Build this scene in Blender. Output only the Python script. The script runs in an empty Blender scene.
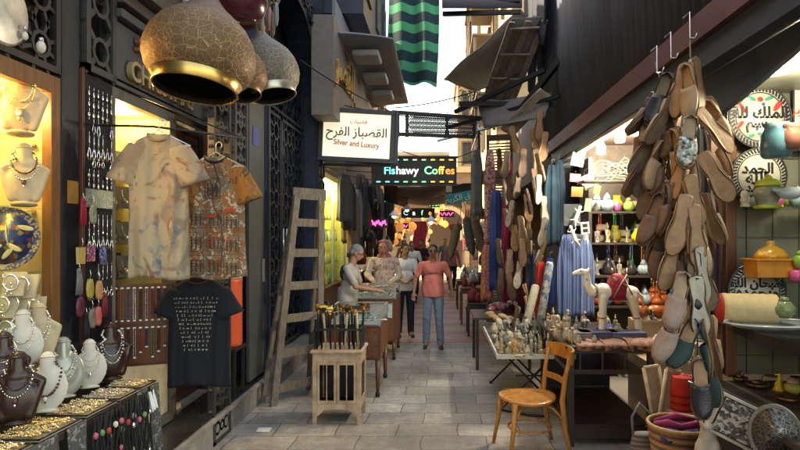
import bpy, bmesh, math, random
from mathutils import Vector, Matrix, Euler, noise
random.seed(7)
PI = math.pi
R = math.radians
scene = bpy.context.scene
COL = scene.collection
V = Vector
CAMH = 1.8
F = 578.0
# ---------------------------------------------------------------- camera
cam_d = bpy.data.cameras.new('camera')
cam_d.sensor_width = 36
cam_d.lens = 36 * F / 800
cam_d.clip_start = .05
cam_d.clip_end = 900
cam = bpy.data.objects.new('camera', cam_d)
COL.objects.link(cam)
cam.location = (0, 0, CAMH)
cam.rotation_euler = Euler((R(90), 0, 0), 'XYZ')
cam_d.shift_x = -40 / 800
cam_d.shift_y = 11 / 800
scene.camera = cam
def ray(px, py):
    return V(((px - 440) / F, 1, -(py - 236) / F))
def at(px, py, Y):                     # point seen at a photo pixel, at a distance Y down the alley
    d = ray(px, py)
    return V((0, 0, CAMH)) + d * (Y / d.y)
def onX(px, py, X):
    d = ray(px, py)
    return V((0, 0, CAMH)) + d * (X / d.x)

# ---------------------------------------------------------------- materials
MC = {}
def mat(name, col, rough=.6, metal=0., var=.18, scale=12., bump=.0, bscale=40., spec=.5, emit=None, es=1., trans=0., alpha=1., ior=1.45, col2=None, sheen=0., stretch=None, dirt=0.):
    if name in MC: return MC[name]
    m = bpy.data.materials.new(name); m.use_nodes = True
    nt = m.node_tree; N = nt.nodes; L = nt.links
    b = N['Principled BSDF']
    b.inputs['Roughness'].default_value = rough
    b.inputs['Metallic'].default_value = metal
    b.inputs['Specular IOR Level'].default_value = spec
    b.inputs['IOR'].default_value = ior
    b.inputs['Transmission Weight'].default_value = trans
    b.inputs['Alpha'].default_value = alpha
    if sheen: b.inputs['Sheen Weight'].default_value = sheen
    c = (*col, 1)
    if var > 0 or col2:
        tc = N.new('ShaderNodeTexCoord'); mp = N.new('ShaderNodeMapping')
        L.new(tc.outputs['Object'], mp.inputs[0])
        if stretch: mp.inputs['Scale'].default_value = stretch
        nz = N.new('ShaderNodeTexNoise'); nz.inputs['Scale'].default_value = scale; nz.inputs['Detail'].default_value = 6
        nz.inputs['Roughness'].default_value = .65
        L.new(mp.outputs[0], nz.inputs[0])
        cr = N.new('ShaderNodeValToRGB')
        cr.color_ramp.elements[0].position = .3; cr.color_ramp.elements[1].position = .7
        c2 = col2 or tuple(x * (1 - var) for x in col)
        c1 = col if col2 else tuple(min(1, x * (1 + var)) for x in col)
        cr.color_ramp.elements[0].color = (*c2, 1); cr.color_ramp.elements[1].color = (*c1, 1)
        L.new(nz.outputs[0], cr.inputs[0]); L.new(cr.outputs[0], b.inputs['Base Color'])
        rr = N.new('ShaderNodeMapRange'); rr.inputs['To Min'].default_value = max(0, rough - .12); rr.inputs['To Max'].default_value = min(1, rough + .12)
        L.new(nz.outputs[0], rr.inputs[0]); L.new(rr.outputs[0], b.inputs['Roughness'])
    else:
        b.inputs['Base Color'].default_value = c
    if bump > 0:
        tc = N.new('ShaderNodeTexCoord')
        n2 = N.new('ShaderNodeTexNoise'); n2.inputs['Scale'].default_value = bscale; n2.inputs['Detail'].default_value = 4
        L.new(tc.outputs['Object'], n2.inputs[0])
        bp = N.new('ShaderNodeBump'); bp.inputs['Strength'].default_value = bump; bp.inputs['Distance'].default_value = .01
        L.new(n2.outputs[0], bp.inputs['Height']); L.new(bp.outputs[0], b.inputs['Normal'])
    if emit:
        b.inputs['Emission Color'].default_value = (*emit, 1); b.inputs['Emission Strength'].default_value = es
    MC[name] = m
    return m

def pat(name, kind, cols, scale=10., rough=.6, metal=0., thresh=None, stretch=None, bump=0.):
    """patterned surfaces: 'vor' coloured cells, 'spots' marks on a ground, 'bands' stripes, 'mosaic' cells with grout"""
    if name in MC: return MC[name]
    m = bpy.data.materials.new(name); m.use_nodes = True
    nt = m.node_tree; N = nt.nodes; L = nt.links; b = N['Principled BSDF']
    b.inputs['Roughness'].default_value = rough; b.inputs['Metallic'].default_value = metal
    tc = N.new('ShaderNodeTexCoord'); mp = N.new('ShaderNodeMapping'); L.new(tc.outputs['Object'], mp.inputs[0])
    if stretch: mp.inputs['Scale'].default_value = stretch
    def ramp(fac, cs, const=True, pos=None):
        cr = N.new('ShaderNodeValToRGB'); e = cr.color_ramp
        if const: e.interpolation = 'CONSTANT'
        n = len(cs)
        while len(e.elements) < n: e.elements.new(.5)
        for i, c in enumerate(cs):
            e.elements[i].position = pos[i] if pos else i / n
            e.elements[i].color = (*c, 1)
        L.new(fac, cr.inputs[0]); return cr.outputs[0]
    if kind == 'vor':
        v = N.new('ShaderNodeTexVoronoi'); v.inputs['Scale'].default_value = scale; L.new(mp.outputs[0], v.inputs[0])
        s = N.new('ShaderNodeSeparateColor'); L.new(v.outputs['Color'], s.inputs[0])
        out = ramp(s.outputs[0], cols)
    elif kind == 'spots':
        n = N.new('ShaderNodeTexNoise'); n.inputs['Scale'].default_value = scale; n.inputs['Detail'].default_value = 5; n.inputs['Distortion'].default_value = 1.2
        L.new(mp.outputs[0], n.inputs[0])
        k = len(cols)
        pos = [0] + [(.5 + .22 * i / max(1, k - 1)) for i in range(1, k)] if thresh is None else [0] + thresh
        out = ramp(n.outputs[0], cols, True, pos)
    elif kind == 'bands':
        w = N.new('ShaderNodeTexWave'); w.bands_direction = 'Z' if stretch else 'X'; w.inputs['Scale'].default_value = scale; w.inputs['Distortion'].default_value = .6; w.inputs['Detail'].default_value = 2
        L.new(mp.outputs[0], w.inputs[0]); out = ramp(w.outputs[0], cols)
    elif kind == 'mosaic':
        v = N.new('ShaderNodeTexVoronoi'); v.feature = 'DISTANCE_TO_EDGE'; v.inputs['Scale'].default_value = scale; L.new(mp.outputs[0], v.inputs[0])
        out = ramp(v.outputs[0], cols, True, [0] + [.06 + .12 * i for i in range(len(cols) - 1)])
    L.new(out, b.inputs['Base Color'])
    if bump:
        bp = N.new('ShaderNodeBump'); bp.inputs['Strength'].default_value = bump; bp.inputs['Distance'].default_value = .004
        g = N.new('ShaderNodeRGBToBW'); L.new(out, g.inputs[0]); L.new(g.outputs[0], bp.inputs['Height']); L.new(bp.outputs[0], b.inputs['Normal'])
    MC[name] = m
    return m

# ---------------------------------------------------------------- mesh builder
class MB:
    def __init__(s): s.v = []; s.f = []; s.m = []; s.s = []
    def add(s, vs, fs, mi=0, smooth=False, M=None):
        k = len(s.v)
        s.v += [tuple(M @ V(p)) if M else tuple(p) for p in vs]
        for f in fs: s.f.append(tuple(k + i for i in f)); s.m.append(mi); s.s.append(smooth)
        return s
    def box(s, x0, x1, y0, y1, z0, z1, mi=0, M=None):
        vs = [(x, y, z) for x in (x0, x1) for y in (y0, y1) for z in (z0, z1)]
        return s.add(vs, [(0, 1, 3, 2), (4, 6, 7, 5), (0, 4, 5, 1), (2, 3, 7, 6), (0, 2, 6, 4), (1, 5, 7, 3)], mi, False, M)
    def bar(s, a, b, w, d=None, mi=0, up=(0, 0, 1)):
        a = V(a); b = V(b); d = d or w; z = (b - a); L = z.length; z.normalize()
        u = V(up)
        if abs(z.dot(u)) > .98: u = V((0, 1, 0))
        x = u.cross(z).normalized(); y = z.cross(x)
        M = Matrix((x, y, z)).transposed().to_4x4(); M.translation = a
        return s.box(-w / 2, w / 2, -d / 2, d / 2, 0, L, mi, M)
    def tube(s, pts, r, n=8, mi=0, cap=True, smooth=True, closed=False):
        pts = [V(p) for p in pts]; k = len(pts)
        rs = r if isinstance(r, (list, tuple)) else [r] * k
        vs = []; prev = None
        for i, p in enumerate(pts):
            if closed: t = pts[(i + 1) % k] - pts[i - 1]
            else: t = pts[min(i + 1, k - 1)] - pts[max(i - 1, 0)]
            t.normalize()
            if prev is None:
                u = V((0, 0, 1)) if abs(t.z) < .9 else V((1, 0, 0))
                x = u.cross(t).normalized()
            else:
                x = (prev - t * prev.dot(t)).normalized()
            prev = x; y = t.cross(x)
            for j in range(n):
                a = 2 * PI * j / n
                vs.append(p + (x * math.cos(a) + y * math.sin(a)) * rs[i])
        fs = []
        for i in range(k if closed else k - 1):
            i2 = (i + 1) % k
            for j in range(n):
                j2 = (j + 1) % n
                fs.append((i * n + j, i * n + j2, i2 * n + j2, i2 * n + j))
        if cap and not closed:
            fs.append(tuple(range(n))[::-1]); fs.append(tuple((k - 1) * n + j for j in range(n)))
        return s.add(vs, fs, mi, smooth)
    def lathe(s, prof, n=20, c=(0, 0, 0), sx=1, sy=1, mi=0, M=None, smooth=True, caps=True):
        vs = []; fs = []
        for r, z in prof:
            for j in range(n):
                a = 2 * PI * j / n
                vs.append((c[0] + r * math.cos(a) * sx, c[1] + r * math.sin(a) * sy, c[2] + z))
        for i in range(len(prof) - 1):
            for j in range(n):
                j2 = (j + 1) % n
                fs.append((i * n + j, i * n + j2, (i + 1) * n + j2, (i + 1) * n + j))
        if caps and prof[0][0] > 1e-4: fs.append(tuple(range(n))[::-1])
        if caps and prof[-1][0] > 1e-4: fs.append(tuple((len(prof) - 1) * n + j for j in range(n)))
        return s.add(vs, fs, mi, smooth, M)
    def ell(s, c, r, n=12, m=8, mi=0, M=None):
        if not isinstance(r, (tuple, list)): r = (r, r, r)
        vs = []; fs = []
        for i in range(m + 1):
            t = -PI / 2 + PI * i / m
            for j in range(n):
                a = 2 * PI * j / n
                vs.append((c[0] + r[0] * math.cos(t) * math.cos(a), c[1] + r[1] * math.cos(t) * math.sin(a), c[2] + r[2] * math.sin(t)))
        for i in range(m):
            for j in range(n):
                j2 = (j + 1) % n
                fs.append((i * n + j, i * n + j2, (i + 1) * n + j2, (i + 1) * n + j))
        return s.add(vs, fs, mi, True, M)
    def cap(s, a, ra, b, rb, n=12, mi=0):
        a = V(a); b = V(b); t = (b - a).normalized(); pts = []; rs = []
        for k in (0, 30, 60):
            pts.append(a - t * ra * math.cos(R(k))); rs.append(max(.0006, ra * math.sin(R(k))))
        pts += [a, b]; rs += [ra, rb]
        for k in (60, 30, 0):
            pts.append(b + t * rb * math.cos(R(k))); rs.append(max(.0006, rb * math.sin(R(k))))
        return s.tube(pts, rs, n, mi)
    def prism(s, pts, t, M=None, mi=0, smooth=False):
        """2-D outline (x, z) extruded along +y by t"""
        n = len(pts)
        vs = [(p[0], 0, p[1]) for p in pts] + [(p[0], t, p[1]) for p in pts]
        fs = [tuple(range(n)), tuple(range(n, 2 * n))[::-1]] + [(i, i + n, (i + 1) % n + n, (i + 1) % n) for i in range(n)]
        return s.add(vs, fs, mi, smooth, M)
    def ring(s, cx, cz, r, w, t, n=16, y=0, mi=0, M=None, a0=0, a1=2 * PI):
        vs = []; fs = []; full = abs(a1 - a0 - 2 * PI) < 1e-3; k = n if full else n + 1
        for i in range(k):
            a = a0 + (a1 - a0) * i / n; c, q = math.cos(a), math.sin(a)
            for rr, yy in ((r - w / 2, y), (r + w / 2, y), (r + w / 2, y + t), (r - w / 2, y + t)):
                vs.append((cx + rr * c, yy, cz + rr * q))
        for i in range(n):
            i2 = (i + 1) % k
            for j in range(4):
                j2 = (j + 1) % 4
                fs.append((i * 4 + j, i * 4 + j2, i2 * 4 + j2, i2 * 4 + j))
        return s.add(vs, fs, mi, False, M)
    def loft(s, rings, mi=0, cap=True, smooth=True, M=None):
        n = len(rings[0]); vs = [p for r in rings for p in r]; fs = []
        for i in range(len(rings) - 1):
            for j in range(n):
                j2 = (j + 1) % n
                fs.append((i * n + j, i * n + j2, (i + 1) * n + j2, (i + 1) * n + j))
        if cap: fs.append(tuple(range(n))[::-1]); fs.append(tuple((len(rings) - 1) * n + j for j in range(n)))
        return s.add(vs, fs, mi, smooth, M)
    def sheet(s, nu, nv, fn, mi=0, smooth=True):
        vs = [fn(i / nu, j / nv) for j in range(nv + 1) for i in range(nu + 1)]
        fs = [(j * (nu + 1) + i, j * (nu + 1) + i + 1, (j + 1) * (nu + 1) + i + 1, (j + 1) * (nu + 1) + i) for j in range(nv) for i in range(nu)]
        return s.add(vs, fs, mi, smooth)
    def mesh(s, name, mats):
        me = bpy.data.meshes.new(name)
        me.from_pydata(s.v, [], s.f)
        for m in (mats if isinstance(mats, (list, tuple)) else [mats]): me.materials.append(m)
        me.polygons.foreach_set('material_index', s.m); me.polygons.foreach_set('use_smooth', s.s)
        me.validate(); me.update()
        return me
    def build(s, name, mats, parent=None, bevel=0, solid=0, **kw):
        o = bpy.data.objects.new(name, s.mesh(name, mats)); COL.objects.link(o)
        if parent: o.parent = parent
        if solid:
            q = o.modifiers.new('solid', 'SOLIDIFY'); q.thickness = solid; q.offset = 0
        if bevel:
            q = o.modifiers.new('bevel', 'BEVEL'); q.width = bevel; q.segments = 2; q.limit_method = 'ANGLE'; q.angle_limit = R(50)
        if kw: tag(o, **kw)
        return o

def tag(o, label=None, cat=None, group=None, kind=None):
    if label: o['label'] = label
    if cat: o['category'] = cat
    if group: o['group'] = group
    if kind: o['kind'] = kind
    return o
def thing(name, label, cat, loc=(0, 0, 0), rz=0, group=None, rot=None, sc=1):
    o = bpy.data.objects.new(name, None); COL.objects.link(o)
    o.location = loc; o.rotation_euler = rot or (0, 0, rz); o.scale = (sc, sc, sc)
    o.empty_display_size = .1
    return tag(o, label, cat, group)
def dup(o, parent=None, **kw):
    c = o.copy(); COL.objects.link(c); c.parent = parent
    for ch in list(o.children): dup(ch, c)
    if kw:
        if 'loc' in kw: c.location = kw['loc']
        if 'rot' in kw: c.rotation_euler = kw['rot']
        if 'sc' in kw: c.scale = (kw['sc'],) * 3 if not isinstance(kw['sc'], tuple) else kw['sc']
        tag(c, kw.get('label'), kw.get('cat'), kw.get('group'))
    return c
USED = {}
class Proto:
    """build a kind once; the first placing uses it, later ones copy it with its parts"""
    def __init__(s, fn): s.fn = fn; s.o = None
    def put(s, label, loc, rot=(0, 0, 0), sc=1, cat=None, group=None):
        if s.o is None: s.o = o = s.fn()
        else: o = dup(s.o)
        o.location = loc; o.rotation_euler = rot; o.scale = (sc,) * 3 if not isinstance(sc, tuple) else sc
        if 'group' in o and not group: del o['group']
        return tag(o, label, cat, group)
def blob(fn, name, mats, voxel=.01, smooth=2, parent=None, disp=0):
    """closed overlapping volumes melted into one continuous skin"""
    b = MB(); fn(b)
    me = b.mesh(name, mats); o = bpy.data.objects.new(name, me); COL.objects.link(o)
    q = o.modifiers.new('r', 'REMESH'); q.mode = 'VOXEL'; q.voxel_size = voxel; q.use_smooth_shade = True
    if smooth:
        q = o.modifiers.new('s', 'SMOOTH'); q.factor = .5; q.iterations = smooth
    dg = bpy.context.evaluated_depsgraph_get()
    m2 = bpy.data.meshes.new_from_object(o.evaluated_get(dg)); o.modifiers.clear(); o.data = m2; bpy.data.meshes.remove(me)
    m2.name = name
    m2.polygons.foreach_set('use_smooth', [True] * len(m2.polygons))
    if parent: o.parent = parent
    return o
def ripple(x, seed, f=1.0): return noise.noise(V((x * f, seed * 7.13, seed * 1.7)))
# ---------------------------------------------------------------- writing
AR = {  # isolated, final, initial, medial
 'ا': (0xFE8D, 0xFE8E, 0, 0), 'ل': (0xFEDD, 0xFEDE, 0xFEDF, 0xFEE0), 'ف': (0xFED1, 0xFED2, 0xFED3, 0xFED4), 'ض': (0xFEBD, 0xFEBE, 0xFEBF, 0xFEC0),
 'ص': (0xFEB9, 0xFEBA, 0xFEBB, 0xFEBC), 'ي': (0xFEF1, 0xFEF2, 0xFEF3, 0xFEF4), 'ر': (0xFEAD, 0xFEAE, 0, 0), 'ز': (0xFEAF, 0xFEB0, 0, 0), 'ح': (0xFEA1, 0xFEA2, 0xFEA3, 0xFEA4),
 'ك': (0xFED9, 0xFEDA, 0xFEDB, 0xFEDC), 'م': (0xFEE1, 0xFEE2, 0xFEE3, 0xFEE4), 'د': (0xFEA9, 0xFEAA, 0, 0), 'ن': (0xFEE5, 0xFEE6, 0xFEE7, 0xFEE8), 'ه': (0xFEE9, 0xFEEA, 0xFEEB, 0xFEEC),
 'ب': (0xFE8F, 0xFE90, 0xFE91, 0xFE92), 'ت': (0xFE95, 0xFE96, 0xFE97, 0xFE98), 'و': (0xFEED, 0xFEEE, 0, 0), 'س': (0xFEB1, 0xFEB2, 0xFEB3, 0xFEB4), 'ع': (0xFEC9, 0xFECA, 0xFECB, 0xFECC), 'ق': (0xFED5, 0xFED6, 0xFED7, 0xFED8)}
def arabic(t):
    out = []
    for i, c in enumerate(t):
        if c not in AR: out.append(c); continue
        pj = i > 0 and t[i - 1] in AR and AR[t[i - 1]][2] != 0
        nj = i + 1 < len(t) and t[i + 1] in AR and AR[c][2] != 0
        out.append(chr(AR[c][3 if pj and nj else 1 if pj else 2 if nj else 0]))
    return ''.join(out[::-1])
def writing(name, text, size, m, parent, loc, rot, ext=.002, align='CENTER', sx=1, bold=0):
    c = bpy.data.curves.new(name, 'FONT'); c.body = text; c.size = size; c.extrude = ext; c.align_x = align; c.align_y = 'CENTER'; c.offset = bold
    o = bpy.data.objects.new(name, c); COL.objects.link(o)
    dg = bpy.context.evaluated_depsgraph_get()
    me = bpy.data.meshes.new_from_object(o.evaluated_get(dg)); bpy.data.objects.remove(o)
    me.materials.clear(); me.materials.append(m)
    o = bpy.data.objects.new(name, me); COL.objects.link(o); o.parent = parent
    o.location = loc; o.rotation_euler = rot; o.scale = (sx, 1, 1)
    return o
# facing helpers for writing: toward the camera (-Y), toward the alley from the left (+X), toward it from the right (-X)
FACE_CAM = (R(90), 0, 0); FACE_PX = (R(90), 0, R(90)); FACE_NX = (R(90), 0, R(-90))

# ---------------------------------------------------------------- palette
DARK = mat('dark_wood', (.022, .017, .013), .5, var=.35, scale=6, stretch=(6, 6, .6), bump=.15, bscale=30)
NAVY = mat('navy_paint', (.018, .028, .055), .4, var=.3, scale=5, bump=.1)
BLACK = mat('black_paint', (.011, .013, .018), .45, var=.3)
BROWN = mat('brown_wood', (.13, .055, .025), .4, var=.35, scale=5, stretch=(8, 8, .7), bump=.1)
REDWOOD = mat('red_brown_wood', (.11, .035, .02), .35, var=.3, scale=5, stretch=(6, 6, .8), bump=.08)
TEAK = mat('teak_frame', (.2, .085, .03), .35, var=.25, scale=5, stretch=(8, 8, .7))
CREAMWOOD = mat('worn_cream_wood', (.55, .41, .29), .6, var=.3, scale=9, bump=.2, col2=(.28, .18, .11))
HONEY = mat('honey_wood', (.42, .17, .035), .28, var=.22, scale=6, stretch=(5, 5, 1))
OLDWOOD = mat('weathered_wood', (.2, .16, .12), .75, var=.35, scale=8, stretch=(5, 5, 1), bump=.3, col2=(.07, .055, .04))
STEEL = mat('steel', (.5, .5, .5), .3, .9, var=.15)
BRASS = mat('brass', (.62, .38, .12), .28, .95, var=.2)
GOLD = mat('gold_chain', (.95, .7, .34), .33, 1, var=.1)
SILVER = mat('silver', (.78, .76, .72), .22, 1, var=.15)
TIN = mat('pale_metal', (.6, .57, .5), .4, .6, var=.3)
GLASS = mat('glass', (.9, .95, .93), .03, var=0, trans=1, ior=1.3, spec=.3)
def thin_glass(name, tint=(1, 1, 1), refl=.12):
    m = bpy.data.materials.new(name); m.use_nodes = True; N = m.node_tree.nodes; L = m.node_tree.links
    N.remove(N['Principled BSDF']); out = N['Material Output']
    t = N.new('ShaderNodeBsdfTransparent'); t.inputs[0].default_value = (*tint, 1)
    g = N.new('ShaderNodeBsdfGlossy'); g.inputs['Roughness'].default_value = .04
    lw = N.new('ShaderNodeLayerWeight'); lw.inputs[0].default_value = refl
    mx = N.new('ShaderNodeMixShader'); L.new(lw.outputs['Facing'], mx.inputs[0]); L.new(t.outputs[0], mx.inputs[1]); L.new(g.outputs[0], mx.inputs[2]); L.new(mx.outputs[0], out.inputs[0])
    return m
PANE = thin_glass('window_glass', (.98, .99, .98), .04)
SHELFGLASS = thin_glass('shelf_glass', (.85, .93, .9), .1)
WHITEP = mat('white_plastic', (.8, .8, .78), .4, var=.05)
CREAM = mat('cream_velvet', (.5, .4, .25), .8, var=.1, bump=.1, bscale=120)
WALLWARM = mat('beige_panel', (.5, .38, .2), .75, var=.1)
STONE = mat('grey_stone', (.24, .22, .2), .6, var=.3, scale=7, bump=.3, bscale=30)
MARBLE = mat('black_marble', (.03, .03, .028), .25, var=.5, scale=5)
PLASTER = mat('dingy_plaster', (.12, .115, .11), .8, var=.3, scale=2.5, bump=.3)
SAND = mat('sand_render', (.38, .27, .15), .85, var=.25, scale=1.2, bump=.3, bscale=14)
SAND2 = mat('pale_sand_render', (.4, .33, .24), .85, var=.2, scale=1.5, bump=.3, bscale=14)
RED = mat('red_felt', (.4, .018, .012), .8, var=.15, bump=.15, bscale=200)
# ================================================================ SETTING
def paving_mat():
    m = bpy.data.materials.new('stone_paving'); m.use_nodes = True; nt = m.node_tree; N = nt.nodes; L = nt.links; b = N['Principled BSDF']
    tc = N.new('ShaderNodeTexCoord'); mp = N.new('ShaderNodeMapping'); L.new(tc.outputs['Object'], mp.inputs[0]); mp.inputs['Location'].default_value = (.13, .22, 0)
    wn = N.new('ShaderNodeTexNoise'); wn.inputs['Scale'].default_value = 3; L.new(mp.outputs[0], wn.inputs[0])
    va = N.new('ShaderNodeVectorMath'); va.operation = 'MULTIPLY_ADD'; L.new(wn.outputs['Color'], va.inputs[0]); va.inputs[1].default_value = (.06, .06, 0); L.new(mp.outputs[0], va.inputs[2])
    br = N.new('ShaderNodeTexBrick'); L.new(va.outputs[0], br.inputs[0])
    br.inputs['Scale'].default_value = 1; br.inputs['Brick Width'].default_value = .56; br.inputs['Row Height'].default_value = .34; br.inputs['Mortar Size'].default_value = .006
    br.inputs['Mortar Smooth'].default_value = .3; br.inputs['Color1'].default_value = (.22, .2, .175, 1); br.inputs['Color2'].default_value = (.34, .31, .265, 1); br.inputs['Mortar'].default_value = (.11, .1, .09, 1); br.inputs['Bias'].default_value = 0
    br.offset = .42
    n1 = N.new('ShaderNodeTexNoise'); n1.inputs['Scale'].default_value = 9; n1.inputs['Detail'].default_value = 8; n1.inputs['Roughness'].default_value = .75; L.new(tc.outputs['Object'], n1.inputs[0])
    n2 = N.new('ShaderNodeTexNoise'); n2.inputs['Scale'].default_value = 1.1; n2.inputs['Detail'].default_value = 4; L.new(tc.outputs['Object'], n2.inputs[0])
    vo = N.new('ShaderNodeTexVoronoi'); vo.inputs['Scale'].default_value = 42; L.new(tc.outputs['Object'], vo.inputs[0])
    pit = N.new('ShaderNodeMapRange'); pit.inputs['From Min'].default_value = .08; pit.inputs['From Max'].default_value = .32; L.new(vo.outputs['Distance'], pit.inputs[0])
    gate = N.new('ShaderNodeMapRange'); gate.inputs['From Min'].default_value = .46; gate.inputs['From Max'].default_value = .6; L.new(n1.outputs[0], gate.inputs[0])
    # pits only in worn patches: 1 - gate*(1-pit)
    ip = N.new('ShaderNodeMath'); ip.operation = 'SUBTRACT'; ip.inputs[0].default_value = 1; L.new(pit.outputs[0], ip.inputs[1])
    gp = N.new('ShaderNodeMath'); gp.operation = 'MULTIPLY'; L.new(gate.outputs[0], gp.inputs[0]); L.new(ip.outputs[0], gp.inputs[1])
    def mul(a, fac, lo, hi):
        mr = N.new('ShaderNodeMapRange'); mr.inputs['To Min'].default_value = lo; mr.inputs['To Max'].default_value = hi; mr.inputs['From Min'].default_value = .3; mr.inputs['From Max'].default_value = .7; L.new(fac, mr.inputs[0])
        x = N.new('ShaderNodeMix'); x.data_type = 'RGBA'; x.blend_type = 'MULTIPLY'; x.inputs[0].default_value = 1; L.new(a, x.inputs[6])
        cc = N.new('ShaderNodeCombineColor'); [L.new(mr.outputs[0], cc.inputs[i]) for i in range(3)]; L.new(cc.outputs[0], x.inputs[7]); return x.outputs[2]
    c = mul(br.outputs[0], n1.outputs[0], .62, 1.5); c = mul(c, n2.outputs[0], .66, 1.32)
    mx = N.new('ShaderNodeMix'); mx.data_type = 'RGBA'; L.new(gp.outputs[0], mx.inputs[0]); L.new(c, mx.inputs[6]); mx.inputs[7].default_value = (.05, .042, .032, 1)
    L.new(mx.outputs[2], b.inputs['Base Color'])
    rr = N.new('ShaderNodeMapRange'); rr.inputs['From Min'].default_value = .3; rr.inputs['From Max'].default_value = .7; rr.inputs['To Min'].default_value = .42; rr.inputs['To Max'].default_value = .75; L.new(n1.outputs[0], rr.inputs[0]); L.new(rr.outputs[0], b.inputs['Roughness'])
    hs = N.new('ShaderNodeMath'); hs.operation = 'SUBTRACT'; hs.inputs[0].default_value = 1; L.new(br.outputs['Fac'], hs.inputs[1])
    h2 = N.new('ShaderNodeMath'); h2.operation = 'MULTIPLY_ADD'; L.new(n1.outputs[0], h2.inputs[0]); h2.inputs[1].default_value = .5; L.new(hs.outputs[0], h2.inputs[2])
    h3 = N.new('ShaderNodeMath'); h3.operation = 'SUBTRACT'; L.new(h2.outputs[0], h3.inputs[0]); L.new(gp.outputs[0], h3.inputs[1])
    bp = N.new('ShaderNodeBump'); bp.inputs['Strength'].default_value = .55; bp.inputs['Distance'].default_value = .008; L.new(h3.outputs[0], bp.inputs['Height']); L.new(bp.outputs[0], b.inputs['Normal'])
    return m
PAVE = paving_mat()
g = MB(); g.add([(-300, -60, 0), (300, -60, 0), (300, 500, 0), (-300, 500, 0)], [(0, 1, 2, 3)])
g.build('ground', PLASTER, kind='structure')
g = MB(); g.add([(-2.4, -8, .004), (2.6, -8, .004), (2.6, 34, .004), (-2.4, 34, .004)], [(0, 1, 2, 3)])
g.build('alley_pavement', PAVE, kind='structure')
REDP = mat('red_paving', (.27, .12, .11), .5, var=.3, scale=6, bump=.2); PALEP = mat('pale_paving', (.27, .2, .19), .5, var=.25, scale=6, bump=.2)
g = MB(); y = 9.7
while y < 22:
    g.add([(-.85, y, .008), (.95, y, .008), (.95, y + .38, .008), (-.85, y + .38, .008)], [(0, 1, 2, 3)], 0)
    g.add([(-.85, y + .38, .008), (.95, y + .38, .008), (.95, y + .9, .008), (-.85, y + .9, .008)], [(0, 1, 2, 3)], 1 if random.random() < .8 else 0); y += .9
g.build('red_band_paving', [REDP, PALEP], kind='structure')
# kerb-like plinth running under the left shops
g = MB(); g.box(-2.9, -1.93, 1.2, 9.5, 0, .21); g.box(-2.9, -1.9, 1.2, 9.5, .213, .25)
g.build('shop_plinth', STONE, bevel=.006, kind='structure')

# ---- fretwork: real cut-through lattice, drawn in local x-z, t thick
def fret(b, w, h, cell=.22, bar=.028, t=.03, style=0, mi=0, frame=True, x0=0, z0=0):
    nx = max(1, round(w / cell)); nz = max(1, round(h / cell)); cx = w / nx; cz = h / nz
    if frame:
        for (a, c, d, e) in ((0, w, 0, bar * 1.3), (0, w, h - bar * 1.3, h), (0, bar * 1.3, 0, h), (w - bar * 1.3, w, 0, h)):
            b.box(x0 + a, x0 + c, -.008, t + .008, z0 + d, z0 + e, mi)
    for i in range(nx):
        for j in range(nz):
            X = x0 + (i + .5) * cx; Z = z0 + (j + .5) * cz; r = min(cx, cz) / 2
            b.ring(X, Z, r * .52, bar * .8, t, 10, 0, mi)
            if style == 0:
                for k in range(8):
                    a = k * PI / 4 + PI / 8; q = r * 1.28 if k % 1 == 0 else r
                    b.bar((X + math.cos(a) * r * .55, t / 2, Z + math.sin(a) * r * .55), (X + math.cos(a) * q, t / 2, Z + math.sin(a) * q), bar * .75, t * .8, mi, (0, 1, 0))
            elif style == 1:
                for k in range(4):
                    a = k * PI / 2 + PI / 4
                    b.bar((X + math.cos(a) * r * .5, t / 2, Z + math.sin(a) * r * .5), (X + math.cos(a) * r * 1.5, t / 2, Z + math.sin(a) * r * 1.5), bar * 1.1, t * .8, mi, (0, 1, 0))
                b.ring(X + cx / 2, Z, r * .4, bar * .8, t * .7, 8, 0, mi) if i < nx - 1 else None
            else:
                for k in range(6):
                    a = k * PI / 3; b.ring(X + math.cos(a) * r * .62, Z + math.sin(a) * r * .62, r * .3, bar * .6, t * .8, 8, 0, mi)
M_PX = Matrix.Rotation(R(90), 4, 'Z')     # local x -> +Y, local y -> -X

# ================================================================ LEFT JEWELLERY SHOP
LX = -2.3
shop = thing('jewellery_shop', 'dark wooden jewellery shop front with carved panels and warm lit windows', 'shop', (LX, 3.5, 0))
def lp(o):                       # parent in world coordinates
    o.parent = shop; o.location = (-LX, -3.5, 0); return o
def wl(b, name, mats, bevel=0, par=None):
    o = b.build(name, mats, bevel=bevel)
    if par is None: lp(o)
    else: o.parent = par
    return o
b = MB()
b.box(LX - .3, LX - .02, -6, 2.1, 0, 9); b.box(LX - .3, LX - .04, 2.1, 9.6, 4.3, 7.8)
b.box(LX - .3, LX - .02, 2.1, 3.42, .25, 1.0); b.box(LX - .3, LX - .06, 2.1, 4.9, 2.86, 4.3)
b.box(LX - 1.4, LX - 1.3, 1.9, 6.7, 0, 4.3); b.box(LX - .3, LX - .03, 5.9, 6.5, .25, 4.3); b.box(LX - 1.3, LX - .3, 6.4, 6.5, .25, 4.3)
wl(b, 'wall', DARK)
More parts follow.
